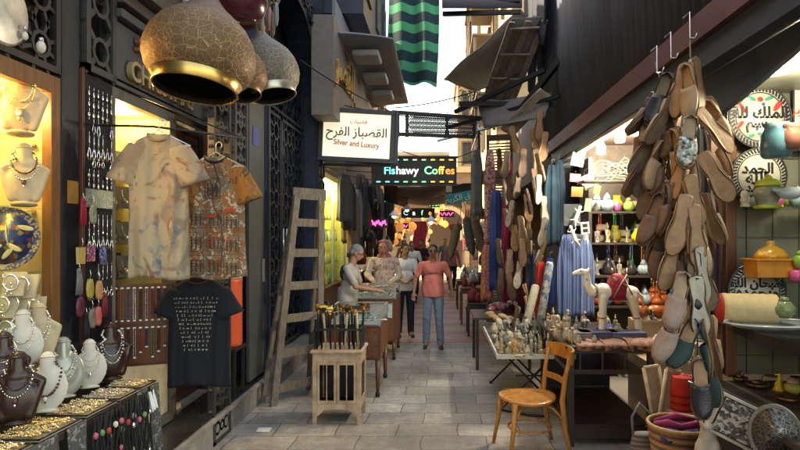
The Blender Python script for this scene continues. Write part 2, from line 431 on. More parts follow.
# window A
w = wl(MB().box(LX - .03, LX + .03, 3.38, 3.46, .95, 2.74).box(LX - .03, LX + .03, 2.1, 3.38, 2.64, 2.74).box(LX - .03, LX + .05, 2.1, 3.38, .95, 1.0), 'window_frame', TEAK, .004)
q = MB().box(LX - .012, LX - .006, 2.1, 3.38, 1.0, 2.64).build('pane', PANE); q.parent = w
b = MB(); b.box(LX - .62, LX - .58, 2.0, 3.47, .95, 2.7); b.box(LX - .58, LX - .035, 3.44, 3.47, 1.0, 2.7, 0); b.box(LX - .58, LX - .03, 2.0, 3.44, 2.66, 2.7, 1); b.box(LX - .58, LX - .03, 2.0, 3.44, .95, .995, 0)
wl(b, 'showcase_lining', [WALLWARM, WALLWARM])
for i, z in enumerate((2.36, 1.966, 1.594, 1.2)):
    b = MB(); b.box(LX - .5, LX - .05, 2.1, 3.42, z - .01, z - .001); sh = wl(b, 'glass_shelf', SHELFGLASS)
    for xx in (.12, .45): q = MB().box(LX - xx - .015, LX - xx + .015, 3.405, 3.44, z - .03, z - .012).build('bracket', STEEL); q.parent = sh
# posts
wl(MB().box(LX - .05, LX + .03, 3.47, 3.64, .25, 9), 'dark_post', BLACK, .006)
wl(MB().box(LX - .01, LX + .05, 3.64, 3.665, .25, 2.86), 'thin_post', REDWOOD, .003)
wl(MB().box(LX + .03, LX + .036, 3.52, 3.62, 2.0, 2.14), 'wooden_plaque', mat('plaque_wood', (.42, .2, .05), .5))
# black pegboard
wl(MB().box(LX - .04, LX + .04, 3.668, 3.985, .9, 2.84), 'display_board', mat('black_felt', (.008, .0075, .008), .9, var=.2), .003)
pl = wl(MB().box(LX + .042, LX + .05, 3.68, 3.975, 1.985, 2.105), 'name_plate', mat('verdigris_plate', (.34, .37, .28), .5, .3, bump=.4, bscale=70))
writing('plate_lettering', arabic('بسم اله الرحمن'), .07, mat('engraved_metal', (.6, .62, .5), .4, .5), pl, (LX + .051, 3.83, 2.06), FACE_PX, .0015, sx=.8)
writing('plate_lettering', arabic('سوق الفضه'), .06, MC['engraved_metal'], pl, (LX + .051, 3.83, 2.015), FACE_PX, .0015)
# carved panels above
b = MB(); fret(b, 1.25, 1.35, .3, .03, .03, 0)
o = b.build('carved_panel', mat('carved_dark_wood', (.016, .014, .013), .5, var=.3)); o.parent = shop; o.matrix_local = Matrix.Translation((.03, -1.3, 2.76)) @ M_PX
b = MB(); fret(b, .34, 1.6, .34, .035, .03, 1); CARV2 = mat('carved_grey_wood', (.035, .034, .032), .5, var=.3)
o = b.build('carved_panel', CARV2); o.parent = shop; o.matrix_local = Matrix.Translation((.05, .17, 2.86)) @ M_PX
# window B
w = wl(MB().box(LX - .03, LX + .04, 3.99, 4.03, .5, 2.84).box(LX - .03, LX + .04, 4.84, 4.92, .3, 2.84).box(LX - .03, LX + .04, 4.03, 4.84, 2.76, 2.84).box(LX - .03, LX + .07, 4.03, 4.84, .27, .33), 'window_frame', mat('grey_frame', (.1, .09, .075), .5), .004)
q = MB().box(LX - .012, LX - .006, 4.03, 4.84, .33, 2.76).build('pane', PANE); q.parent = w
b = MB(); b.box(LX - .72, LX - .68, 3.7, 6.1, .3, 2.82); b.box(LX - .68, LX - .03, 3.7, 5.5, 2.79, 2.82); b.box(LX - .68, LX - .03, 3.7, 5.2, .26, .3); b.box(LX - .68, LX - .05, 3.72, 3.75, .3, 2.79); b.box(LX - .68, LX - .06, 4.9, 4.925, .3, 2.79)
wl(b, 'showcase_lining', WALLWARM)
wl(MB().box(LX - .02, LX + .02, 4.035, 4.835, .335, .85), 'beige_backboard', mat('beige_board', (.5, .42, .28), .6))
for z in (2.55, 2.3, 2.02, 1.74, 1.47):
    wl(MB().box(LX - .6, LX - .2, 3.78, 4.89, z - .01, z), 'glass_shelf', SHELFGLASS)
# downlights (lit in the photograph)
DL = mat('downlight_lens', (1, .9, .7), .5, var=0, emit=(1, .78, .42), es=9)
def spot(x, y, z, e, col=(1, .72, .36), r=.05, parent=shop, off=(-LX, -3.5, 0), size=.05):
    b = MB(); b.lathe([(r * .3, -.004), (r, -.006), (r, 0)], 14, (x, y, z), mi=0)
    b.lathe([(r, -.003), (r * 1.3, -.006), (r * 1.3, 0)], 14, (x, y, z), mi=1)
    o = b.build('downlight', [DL, WHITEP]); o.parent = parent; o.location = off
    l = bpy.data.lights.new('downlight', 'POINT'); l.energy = e; l.color = col; l.shadow_soft_size = size
    k = bpy.data.objects.new('downlight_lamp', l); COL.objects.link(k); k.location = (x, y, z - .06); return o
spot(LX - .28, 3.1, 2.655, 9, (1, .67, .3)); spot(LX - .28, 2.45, 2.655, 7, (1, .67, .3))
spot(LX - .25, 4.15, 2.785, 8, (1, .68, .32)); spot(LX - .25, 4.6, 2.785, 8, (1, .68, .32))
# fascia with raised lettering
fa = wl(MB().box(LX - .06, LX + .05, 4.0, 6.3, 2.9, 3.3).box(LX - .06, LX + .1, 4.0, 6.3, 3.32, 3.38).box(LX - .06, LX + .06, 4.0, 6.3, 2.85, 2.88), 'fascia', mat('grey_fascia', (.05, .053, .052), .5, var=.2), .004)
LET = mat('bronze_letters', (.42, .3, .17), .4, .5, var=.1); LETR = mat('copper_letters', (.3, .13, .09), .4, .5, var=.1)
writing('lettering', 'CHRISTMAS', .2, LET, fa, (LX + .075, 4.13, 2.985), FACE_PX, .02, 'LEFT', bold=.004)
writing('lettering', 'STONE', .15, LETR, fa, (LX + .075, 4.24, 3.2), FACE_PX, .018, 'LEFT', bold=.003)
co = wl(MB().box(LX - .06, LX + .12, 4.0, 6.3, 3.42, 3.5).box(LX - .06, LX + .2, 4.0, 6.3, 3.52, 3.6).box(LX - .06, LX + .14, 4.0, 6.3, 3.62, 4.3), 'cornice', mat('taupe_fascia', (.06, .048, .045), .5), .006)
writing('lettering', arabic('سوق كريسماس ستون'.replace('سوق', 'كريم')), .3, WHITEP, co, (LX + .16, 4.95, 3.85), FACE_PX, .015, bold=.004)
# doorway beyond window B
dr = wl(MB().box(LX - .1, LX + .02, 4.95, 5.0, .25, 2.9).box(LX - .1, LX + .02, 5.85, 5.9, .25, 2.9), 'door_jamb', BROWN, .004)
wl(MB().box(LX - .2, LX - .14, 5.0, 5.85, .25, 2.85), 'dark_door', mat('dark_red_door', (.035, .014, .012), .35, var=.3), .004)
b = MB(); fret(b, .4, 3.9, .26, .03, .04, 1)
o = b.build('fretwork_screen', CARV2); o.parent = shop; o.matrix_local = Matrix.Translation((.37, 1.42, .0)) @ M_PX
b = MB(); fret(b, .36, 1.5, .22, .03, .03, 1)
o = b.build('fretwork_screen', mat('fret_grey', (.06, .06, .058), .5)); o.parent = shop; o.matrix_local = Matrix.Translation((.34, 2.02, 2.2)) @ M_PX
o = wl(MB().box(-1.99, -1.95, 5.92, 6.42, .3, 3.3), 'door_leaf', mat('grey_green_paint', (.05, .06, .056), .4, var=.2), .006)
q = MB().box(-1.94, -1.92, 6.3, 6.34, 1.3, 1.55).build('handle', STEEL); q.parent = o
q = MB().box(-1.949, -1.944, 6.02, 6.2, 2.75, 2.95).build('sticker', mat('blue_sticker', (.03, .05, .25), .4)); q.parent = o
wl(MB().box(LX + .005, -1.93, 3.95, 6.4, .252, .262), 'marble_step', MARBLE)

# ================================================================ ARCHED GATEWAY
AX = -1.95
gate = thing('arched_gateway', 'tall navy arched gateway with pierced geometric screen doors beside the ladder', 'gateway', (AX, 8, 0))
def gp(o): o.parent = gate; o.location = (-AX, -8, 0); return o
def archwall(Xp, y0, y1, ztop, yc, zs, r, t, z0):
    """wall in the plane x=Xp with a round-headed opening centred on yc"""
    b = MB(); n = 14
    M = Matrix.Translation((Xp, 0, 0)) @ M_PX
    L_ = [(yc - r * math.cos(PI * i / n), zs + r * math.sin(PI * i / n)) for i in range(n + 1)]
    for i in range(n):
        a, c = L_[i], L_[i + 1]
        b.prism([a, c, (c[0], ztop), (a[0], ztop)], t, M)
    b.prism([(y0, z0), (yc - r, z0), (yc - r, ztop), (y0, ztop)], t, M)
    b.prism([(yc + r, z0), (y1, z0), (y1, ztop), (yc + r, ztop)], t, M)
    return b
b = archwall(AX, 6.45, 9.55, 6.6, 7.85, 3.7, 1.32, .35, .25); b.box(AX - .6, AX - .55, 6.4, 9.6, 0, 6.6); b.box(AX - .35, AX, 6.45, 9.55, 6.6, 7.8); b.box(AX - 3, AX - .35, 9.45, 9.55, 0, 7.8)
gp(b.build('wall', NAVY))
gp(archwall(AX + .03, 6.5, 9.5, 6.5, 7.85, 3.7, 1.3, .03, .25).build('arch_moulding', mat('navy_trim', (.014, .018, .028), .4)))
b = MB(); M = Matrix.Translation((AX + .07, 0, 0)) @ M_PX
for i in range(15):
    a = PI * i / 14; r = 1.52
    b.ring(7.85 - r * math.cos(a), 3.7 + r * math.sin(a), .13, .025, .03, 10, 0, 0, M); b.ring(7.85 - r * math.cos(a), 3.7 + r * math.sin(a), .06, .02, .03, 8, 0, 0, M)
for i in range(13): b.ring(9.33, .5 + .26 * i, .11, .022, .03, 10, 0, 0, M)
gp(b.build('arch_fretwork', mat('navy_fret', (.02, .026, .038), .4)))
for k in range(2):
    b = MB(); fret(b, 1.26, 3.1, .42, .03, .03, 2 if 0 else 0); b.box(0, 1.26, .06, .09, 0, 3.1, 1)
    o = b.build('screen_door', [mat('navy_screen', (.011, .016, .027), .4), mat('dark_backing', (.006, .008, .013), .35)]); o.parent = gate; o.matrix_local = Matrix.Translation((-.2, -1.45 + k * 1.3, .3)) @ M_PX
    q = MB().tube([(.06 if k else 1.2, -.05, 1.2), (.06 if k else 1.2, -.05, 1.6)], .012, 8).build('handle', STEEL, o)
b = MB(); fret(b, 2.5, .9, .42, .03, .03, 0)
o = b.build('transom_screen', MC['navy_screen']); o.parent = gate; o.matrix_local = Matrix.Translation((-.2, -1.43, 3.45)) @ M_PX

# ================================================================ BUILDINGS FURTHER ALONG THE LEFT
def facade(name, label, X, y0, y1, ztop, m, side, wins=(), win_m=None, parts=True, depth=4):
    t = thing(name, label, 'building', (X, (y0 + y1) / 2, 0)); s = side    # side +1: the building lies at x < X
    x1 = X - s * depth
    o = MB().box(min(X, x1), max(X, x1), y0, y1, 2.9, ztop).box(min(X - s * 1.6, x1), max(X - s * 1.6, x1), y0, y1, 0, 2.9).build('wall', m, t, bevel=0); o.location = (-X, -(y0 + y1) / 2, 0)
    for (ya, yb, za, zb) in wins:
        b = MB(); xx = X + s * .02; b.box(min(X - s * .02, xx), max(X - s * .02, xx), ya, yb, za, zb, 1)
        for (a, c, d, e) in ((ya - .08, ya, za - .08, zb + .08), (yb, yb + .08, za - .08, zb + .08), (ya, yb, zb, zb + .08), (ya, yb, za - .12, za), ((ya + yb) / 2 - .025, (ya + yb) / 2 + .025, za, zb)):
            b.box(min(X, X + s * .07), max(X, X + s * .07), a, c, d, e, 0)
        w = b.build('window', [OLDWOOD, mat('dark_window_glass', (.03, .035, .04), .15, var=0)], t); w.location = (-X, -(y0 + y1) / 2, 0)
        q = MB().box(min(X, X + s * .14), max(X, X + s * .14), ya - .12, yb + .12, za - .18, za - .125).build('sill', SAND2, w)
    return t
facade('terrace_building', 'dark plaster building above the yellow lit showcase', -1.95, 9.56, 17, 7, mat('dark_plaster', (.07, .07, .075), .8, var=.3, scale=2), 1, [(11, 12, 5.5, 7), (13.5, 14.6, 5.5, 7)])  # dark grey plaster, tone varied at random
facade('terrace_building', 'pale building with shuttered upper windows past the white lightbox sign', -1.95, 17.02, 24, 6.5, SAND2, 1, [(18.2, 19.3, 4.6, 6.2), (20.6, 21.7, 4.6, 6.2), (22.6, 23.4, 4.6, 6.2)])
# end of the alley and houses behind
E_ = thing('corner_building', 'tan building with a round arch closing the end of the alley', 'building', (-.5, 31, 0))
M = Matrix.Translation((0, 31, 0)); b = MB(); n = 12; r = 1.0; xc = .35; zs = 2.2
for i in range(n):
    a = (xc - r * math.cos(PI * i / n), zs + r * math.sin(PI * i / n)); c = (xc - r * math.cos(PI * (i + 1) / n), zs + r * math.sin(PI * (i + 1) / n))
    b.prism([a, c, (c[0], 5.4), (a[0], 5.4)], .5, M)
b.box(-6, xc - r, 31, 31.5, 0, 5.4); b.box(xc + r, 6, 31, 31.5, 0, 5.4)
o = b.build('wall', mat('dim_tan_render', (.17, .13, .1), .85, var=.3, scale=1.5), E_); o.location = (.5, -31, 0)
b = MB(); b.ring(xc, zs, 1.12, .2, .1, 16, 30.92, 0, None, 0, PI); b.box(xc - 1.22, xc - 1.02, 30.92, 31.02, 0, 2.2); b.box(xc + 1.02, xc + 1.22, 30.92, 31.02, 0, 2.2)
o = b.build('arch_surround', SAND2, E_); o.location = (.5, -31, 0)
o = MB().box(-6, 6, 30.85, 31, 5.2, 5.5).build('cornice', SAND2, E_); o.location = (.5, -31, 0)
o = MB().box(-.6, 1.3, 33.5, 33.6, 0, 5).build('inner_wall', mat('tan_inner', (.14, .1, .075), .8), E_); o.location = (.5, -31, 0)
for k in range(4):
    x = -2.2 + k * 1.2; b = MB(); b.box(x, x + .55, 30.97, 31.01, 3.5, 4.6, 1); b.box(x - .06, x, 30.93, 31.02, 3.45, 4.65); b.box(x + .55, x + .61, 30.93, 31.02, 3.45, 4.65); b.box(x, x + .55, 30.93, 31.02, 4.6, 4.66)
    o = b.build('window', [OLDWOOD, MC['dark_window_glass']], E_); o.location = (.5, -31, 0)
def house(name, label, x0, x1, y0, y1, h, m, cols, rows, face='y'):
    t = thing(name, label, 'building', ((x0 + x1) / 2, y0, 0)); off = (-(x0 + x1) / 2, -y0, 0)
    o = MB().box(x0, x1, y0, y1, 0, h).build('wall', m, t); o.location = off
    o = MB().box(x0 - .15, x1 + .15, y0 - .15, y1 + .15, h, h + .3).build('parapet', m, t, bevel=.03); o.location = off
    for i in range(cols):
        for j in range(rows):
            z = h - 2.2 - j * 3
            b = MB()
            if face == 'y':
                x = x0 + (x1 - x0) * (i + .5) / cols
                b.box(x - .4, x + .4, y0 - .03, y0 - .01, z, z + 1.3, 1); b.box(x - .5, x - .4, y0 - .12, y0, z - .1, z + 1.4); b.box(x + .4, x + .5, y0 - .12, y0, z - .1, z + 1.4); b.box(x - .4, x + .4, y0 - .12, y0, z + 1.3, z + 1.4)
            else:
                y = y0 + (y1 - y0) * (i + .5) / cols
                b.box(x0 - .03, x0 - .01, y - .4, y + .4, z, z + 1.3, 1); b.box(x0 - .12, x0, y - .5, y - .4, z - .1, z + 1.4); b.box(x0 - .12, x0, y + .4, y + .5, z - .1, z + 1.4); b.box(x0 - .12, x0, y - .4, y + .4, z + 1.3, z + 1.4)
            q = b.build('window', [OLDWOOD, MC['dark_window_glass']], t); q.location = off
    return t
house('town_house', 'low cream house with flat roof far beyond the mesh canopy', -5, .6, 46, 52, 8.2, SAND2, 4, 2)
house('town_house', 'tall sunlit sand coloured house rising behind the tarpaulin on the right', 2.05, 8, 16.5, 30.9, 17, SAND, 5, 4, 'x')
house('town_house', 'narrow tan house peeping over the end of the alley', 1.1, 4, 36, 42, 11.5, SAND, 2, 3)
# wooden scaffolding-like balconies on the sunlit house
for k, (z, y) in enumerate(((3.6, 17.5), (5.9, 19.5), (8.3, 22))):
    t = thing('wooden_balcony', ['low', 'middle', 'high'][k] + ' weathered wooden balcony on the sunlit house wall', 'balcony', (1.75, y, z), group=None)
    b = MB(); b.box(-.7, .3, -1.6, 1.6, -.1, 0); b.build('floor_boards', OLDWOOD, t)
    for i in range(13): pass
    b = MB(); [b.box(-.7, -.66, -1.6 + i * .26, -1.56 + i * .26, 0, 1) for i in range(13)]; b.box(-.72, -.64, -1.6, 1.6, 1, 1.06); b.build('balustrade', OLDWOOD, t)
    b = MB(); [b.box(-.7, -.62, yy, yy + .08, 0, 2.1) for yy in (-1.6, 0, 1.52)]; b.box(-.75, .3, -1.65, 1.65, 2.1, 2.16); b.build('canopy_frame', OLDWOOD, t)

# ================================================================ BAY WITH GILT ARABIC LETTERS, upper left
bay = thing('projecting_bay', 'projecting taupe bay carrying gilt Arabic letters above the white lightbox', 'sign bay', (-1.62, 10.5, 3.6))
BAYM = mat('bay_board', (.2, .165, .145), .6, var=.15)
MB().box(-.3, .04, -1.9, 2.2, 0, 1.5).build('sign_board', BAYM, bay, bevel=.01)
for i, (tx, z, s_, y_) in enumerate((('القصر', .86, .8, -.95), ('للفضيات', .4, .55, .5))):
    writing('gilt_lettering', arabic(tx), s_, mat('gilt', (.55, .33, .12), .4, .6), bay, (.06, y_, z), FACE_PX, .02, sx=1.0, bold=.004)
SOF = mat('pale_soffit', (.2, .2, .22), .6, var=.1)
b = MB(); b.prism([(-1.6, 0), (3.6, 0), (3.6, .5), (-1.6, .5)], .03, Matrix.Translation((.0, 0, 1.35)) @ M_PX); b.sheet(10, 6, lambda u, v: (.0 + .85 * u, -1.6 + 5.2 * v + .6 * u * (1 - v) , 1.34 + .1 * math.sin(u * PI * .5)))
b.build('soffit', SOF, bay, solid=.03)
for i in range(3): MB().box(.15, .6, -.9 + 1.35 * i, -.35 + 1.35 * i, 1.2, 1.31).build('lamp_housing', mat('grey_housing', (.36, .36, .38), .5, var=.1), bay, bevel=.03)
MB().box(-.33, .35, -.9, 3, 1.9, 4.4).build('upper_storey', NAVY, bay)
for y in (-.5, .9, 2.2): MB().box(.35, .39, y, y + .5, 2.3, 3.3).build('upper_shutter', MC['navy_trim'], bay)
# green shade cloth
def shade_mat():
    m = bpy.data.materials.new('green_shade_cloth'); m.use_nodes = True; N = m.node_tree.nodes; L = m.node_tree.links; b = N['Principled BSDF']
    tc = N.new('ShaderNodeTexCoord'); w = N.new('ShaderNodeTexWave'); w.bands_direction = 'Z'; w.inputs['Scale'].default_value = .62; w.inputs['Distortion'].default_value = .0; L.new(tc.outputs['Object'], w.inputs[0])
    cr = N.new('ShaderNodeValToRGB'); cr.color_ramp.interpolation = 'CONSTANT'; cr.color_ramp.elements[0].color = (.003, .02, .03, 1); cr.color_ramp.elements[1].color = (.02, .19, .1, 1); cr.color_ramp.elements[1].position = .55; L.new(w.outputs[0], cr.inputs[0])
    L.new(cr.outputs[0], b.inputs['Base Color']); b.inputs['Roughness'].default_value = .9
    t = N.new('ShaderNodeBsdfTranslucent'); t.inputs[0].default_value = (.01, .3, .16, 1); L.new(cr.outputs[0], t.inputs[0])
    mx = N.new('ShaderNodeMixShader'); mx.inputs[0].default_value = .35; L.new(b.outputs[0], mx.inputs[1]); L.new(t.outputs[0], mx.inputs[2]); L.new(mx.outputs[0], N['Material Output'].inputs[0]); return m
gs = MB(); gs.sheet(14, 24, lambda u, v: (-1.32 + u * 1.24 + .02 * math.sin(v * 5) + .1 * v, 13.6 + .12 * math.sin(u * 14 + v * 2) + v * .9, 5.45 + v * 3.6 - .12 * u + .03 * math.sin(u * 10)))
gs.build('shade_cloth', shade_mat(), label='green striped shade cloth slung above the alley', cat='shade cloth')
# ================================================================ RIGHT GIFT SHOP (structure of the shop, beam, posts, vitrine)
RX = 1.78
rs_ = thing('gift_shop', 'open fronted gift shop with a red beam and white bulbs under a corrugated dark fascia', 'shop', (RX, 5, 0))
def rp(o, par=None): o.parent = par or rs_; o.location = (-RX, -5, 0) if par is None else o.location; return o
b = MB()                                   # corrugated fascia, leaning out a little
n = 70
def corr(u, v):
    y = 1.5 + u * 8.4; return (1.74 + .011 * math.cos(y * 2 * PI / .16) - .18 * v, y, 3.16 + v * 3.6)
b.sheet(420, 2, corr)
rp(b.build('corrugated_fascia', mat('corrugated_sheet', (.075, .088, .125), .7, 0, var=.35, scale=2, stretch=(1, 1, .3)), solid=.004))
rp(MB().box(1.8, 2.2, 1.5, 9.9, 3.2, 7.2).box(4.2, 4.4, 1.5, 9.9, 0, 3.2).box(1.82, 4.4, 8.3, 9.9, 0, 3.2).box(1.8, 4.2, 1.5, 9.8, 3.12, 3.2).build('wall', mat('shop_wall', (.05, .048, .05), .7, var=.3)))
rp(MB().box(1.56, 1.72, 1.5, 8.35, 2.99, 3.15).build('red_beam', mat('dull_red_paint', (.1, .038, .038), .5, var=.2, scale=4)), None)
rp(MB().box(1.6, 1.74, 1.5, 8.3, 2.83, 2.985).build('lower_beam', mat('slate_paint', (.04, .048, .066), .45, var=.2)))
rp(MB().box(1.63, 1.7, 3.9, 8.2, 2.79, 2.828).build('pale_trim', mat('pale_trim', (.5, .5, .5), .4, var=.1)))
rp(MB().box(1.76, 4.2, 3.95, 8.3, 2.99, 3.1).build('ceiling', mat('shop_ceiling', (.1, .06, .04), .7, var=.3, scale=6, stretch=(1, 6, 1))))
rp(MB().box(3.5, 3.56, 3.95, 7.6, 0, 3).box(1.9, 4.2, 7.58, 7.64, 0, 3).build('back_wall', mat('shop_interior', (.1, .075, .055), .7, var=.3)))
rp(MB().box(1.7, 1.82, 8.02, 8.3, 0, 2.82).build('far_jamb', NAVY, bevel=.005))
b = MB(); b.box(2.0, 3.5, 3.9, 8.1, .004, .02); rp(b.build('shop_floor', mat('pale_tile', (.32, .29, .24), .4, var=.15)))
# vitrine
b = MB(); b.box(1.84, 1.925, 3.93, 4.02, .2, 2.83); b.box(1.945, 2.02, 3.93, 4.0, .85, 2.83)
rp(b.build('vitrine_post', mat('vitrine_wood', (.15, .06, .03), .35, var=.3, scale=5, stretch=(8, 8, .6)), bevel=.006))
rp(MB().box(2.02, 3.4, 3.97, 4.0, .85, 2.83).box(2.9, 2.93, 1.8, 3.97, .85, 2.83).box(1.9, 3.0, 1.8, 4.0, 2.78, 2.83).build('vitrine_back', mat('pale_green_wall', (.17, .17, .135), .45, var=.15, scale=8)))
b = MB()
for i in range(7): b.box(2.03, 2.9, 3.958, 3.968, .98 + i * .27, .985 + i * .27)
for i in range(5): b.box(2.1 + i * .18, 2.105 + i * .18, 3.958, 3.968, .86, 2.78)
rp(b.build('tile_joints', mat('joint_grey', (.11, .11, .09), .6)))
for z, lab in ((1.99, 0), (1.53, 0)):
    rp(MB().box(2.05, 2.85, 3.45, 3.92, z - .014, z - .002).build('glass_shelf', SHELFGLASS))
# curved spandrel across the top of the vitrine
pts = []
for i in range(13):
    u = i / 12; pts.append((3.86 - 1.5 * u, 2.5 + .30 * u * u + .05 * math.sin(u * PI)))
out = [(3.95, 2.82), (3.95, 2.3), (3.9, 2.32)] + pts + [(2.36, 2.82)]
b = MB(); b.prism(out, .035, Matrix.Translation((1.74, 0, 0)) @ M_PX)
rp(b.build('curved_spandrel', mat('slate_gloss', (.03, .038, .06), .4, var=.2)))
# counter with carved moulding
ct = thing('display_counter', 'long dark carved counter holding the bronze trinkets below the vitrine', 'counter', (1.72, 3, 0))
MB().box(0.02, .9, -1.7, .9, .02, .78).build('cabinet', mat('counter_wood', (.028, .018, .014), .35, var=.3, bump=.1), ct)
MB().box(-.04, .92, -1.72, .93, .782, .82).build('top', mat('counter_top_wood', (.05, .038, .03), .35, var=.35, scale=7), ct, bevel=.008)
b = MB(); b.box(-.02, .018, -1.7, .9, .66, .775); [b.ell((-.022, -1.65 + i * .05, .74), (.012, .02, .014), 8, 4) for i in range(51)]; [b.box(-.028, -.018, -1.68 + i * .1, -1.62 + i * .1, .67, .71) for i in range(25)]
b.build('carved_moulding', MC['counter_wood'], ct)
for i in range(3): MB().box(0.0, .018, -1.62 + i * .85, -.86 + i * .85, .1, .6).build('panel', DARK, ct, bevel=.012)
# raised step shelf inside the vitrine
rp(MB().box(2.0, 2.9, 1.8, 3.94, 1.14, 1.19).build('raised_shelf', mat('shelf_black', (.03, .03, .03), .35, var=.3)))
# bulbs
def bulb():
    t = thing('light_bulb', '', 'bulb')
    MB().lathe([(.022, 0), (.045, -.03), (.052, -.08), (.052, -.125), (.045, -.14), (0, -.145)], 18).build('diffuser', mat('lit_bulb', (1, 1, 1), .4, var=0, emit=(.95, .98, 1), es=4), t)
    MB().lathe([(.0, .06), (.022, .055), (.022, 0.002)], 14).build('socket', BLACK, t)
    MB().tube([(0, 0, .055), (0, 0, .17)], .004, 6).build('cord', BLACK, t)
    return t
BP = Proto(bulb)
for (px, py, Y, lab) in ((635, 121, 5.7, 'lit white bulb nearest the hanging shoes'), (620, 129, 6.15, 'lit white bulb in the middle of the row of three'), (601, 142, 6.8, 'lit white bulb farthest inside, above the shelf of figurines')):
    p = at(px, py, Y); BP.put(lab, p, group='white bulbs under the shop ceiling')
    l = bpy.data.lights.new('bulb_lamp', 'POINT'); l.energy = 20; l.color = (.93, .97, 1); l.shadow_soft_size = .06; k = bpy.data.objects.new('bulb_lamp', l); COL.objects.link(k); k.location = p + V((0, 0, -.22))
# glass shade lamp over the vitrine
p = at(775, 48, 3.4); t = thing('shade_lamp', 'milky glass lamp shade hanging over the calligraphy plates', 'lamp', p)
MB().lathe([(.03, 0), (.06, -.03), (.075, -.09), (.08, -.15), (.0, -.16)], 20).build('shade', mat('milk_glass', (.8, .85, .75), .3, var=0, emit=(.9, 1, .85), es=.3), t)
MB().tube([(0, 0, 0), (0, 0, .25)], .005, 6).build('cord', BLACK, t)
l = bpy.data.lights.new('shade_lamp', 'POINT'); l.energy = 7; l.color = (.95, 1, .9); l.shadow_soft_size = .08; k = bpy.data.objects.new('shade_lamp_light', l); COL.objects.link(k); k.location = p + V((.12, -.15, -.25))

# ---------------------------------------------------------------- shelving unit at the far end of the shop interior
SY = 7.0
su = thing('display_shelves', 'dark shelving unit crowded with figurines inside the gift shop', 'shelves', (2.5, SY, 0))
shelf_z = [.95, 1.32, 1.72, 2.1]
MB().box(-.7, -.66, 0, .42, 0, 2.75).box(.96, 1.0, 0, .42, 0, 2.75).box(-.7, 1.0, .42, .45, 0, 2.75).build('carcass', mat('shelf_wood', (.05, .038, .03), .5, var=.3), su)
for z in shelf_z: MB().box(-.66, .96, 0.01, .41, z - .025, z).build('shelf', MC['shelf_wood'], su)
# ---------------------------------------------------------------- neighbours along the right
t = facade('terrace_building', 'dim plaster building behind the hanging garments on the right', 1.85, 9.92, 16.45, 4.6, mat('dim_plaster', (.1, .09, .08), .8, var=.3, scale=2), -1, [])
# dark torn hanging drape at the far end of the corrugated fascia
b = MB(); b.sheet(30, 12, lambda u, v: (1.46 + .05 * math.sin(u * 25), 8.1 + u * 1.7, 6.4 - v * (1.5 + .7 * ripple(u * 9, 3) + .5 * math.sin(u * 3))))
b.build('torn_drape', mat('navy_tarp', (.014, .02, .035), .7, var=.3), solid=.006, label='torn navy tarpaulin hanging at the end of the corrugated fascia', cat='tarpaulin')
# tarpaulins and boards overhead
TARP = mat('grey_tarp', (.42, .38, .36), .75, var=.2, scale=3, bump=.2, bscale=6)
def quad_sheet(name, label, cat, P4, m, sag=.06, nu=12, nv=8, th=.01, seed=1, group=None):
    P4 = [V(p) for p in P4]; nrm = (P4[1] - P4[0]).cross(P4[3] - P4[0]).normalized()
    def fn(u, v):
        p = P4[0].lerp(P4[1], u).lerp(P4[3].lerp(P4[2], u), v)
        return p - V((0, 0, 1)) * sag * math.sin(PI * u) * math.sin(PI * v) + nrm * .04 * ripple(u * 3 + v * 5, seed)
    return MB().sheet(nu, nv, fn).build(name, m, solid=th, label=label, cat=cat, group=group)
quad_sheet('tarpaulin', 'grey brown tarpaulin sloping down over the alley under the sunlit house', 'tarpaulin', [at(443, 79, 9.5), at(520, 8, 8.6), at(560, 60, 10.5), at(476, 92, 11.5)], TARP, .1)
t = thing('tilted_boards', 'tilted frame of brown planks propped above the alley beside the tarpaulin', 'boards', at(500, 60, 9))
o = t
A, B_, C_, D_ = [at(*p) - t.location for p in ((512, 22, 8.3), (545, 20, 8.3), (508, 112, 9.6), (482, 108, 9.8))]
BRD = mat('brown_planks', (.34, .28, .24), .7, var=.3, scale=6)  # brown plank colour, tone varied at random
for i in range(3):
    u = i / 2; MB().bar(A.lerp(B_, u), D_.lerp(C_, u), .09, .03, 0).build('long_plank', BRD, t)
for i in range(4):
    v = .08 + i * .27; MB().bar(A.lerp(D_, v), B_.lerp(C_, v), .12, .025, 0).build('cross_plank', BRD, t)
q = MB().sheet(6, 8, lambda u, v: A.lerp(B_, u).lerp(D_.lerp(C_, u), v) + V((0, 0, .05))).build('backing_sheet', mat('backing_sheet', (.22, .2, .2), .8), t, solid=.006)
# overhanging canopy edge at the very top
cp = thing('upper_canopy', 'dark canopy edge crossing the top of the alley', 'canopy', at(500, 5, 7.5))
for i in range(2):
    a = at(443, 5 + i * 9, 7.5 - i * .2) - cp.location; c = at(520, 0 + i * 12, 7.2 - i * .2) - cp.location; MB().bar(a, c, .05, .05).build('rail', BLACK, cp)
MB().sheet(10, 3, lambda u, v: (at(442 + 80 * u, -14 + 22 * v, 7.6 - .5 * v) - cp.location)).build('cover', mat('canopy_cloth', (.03, .03, .035), .8), cp, solid=.01)
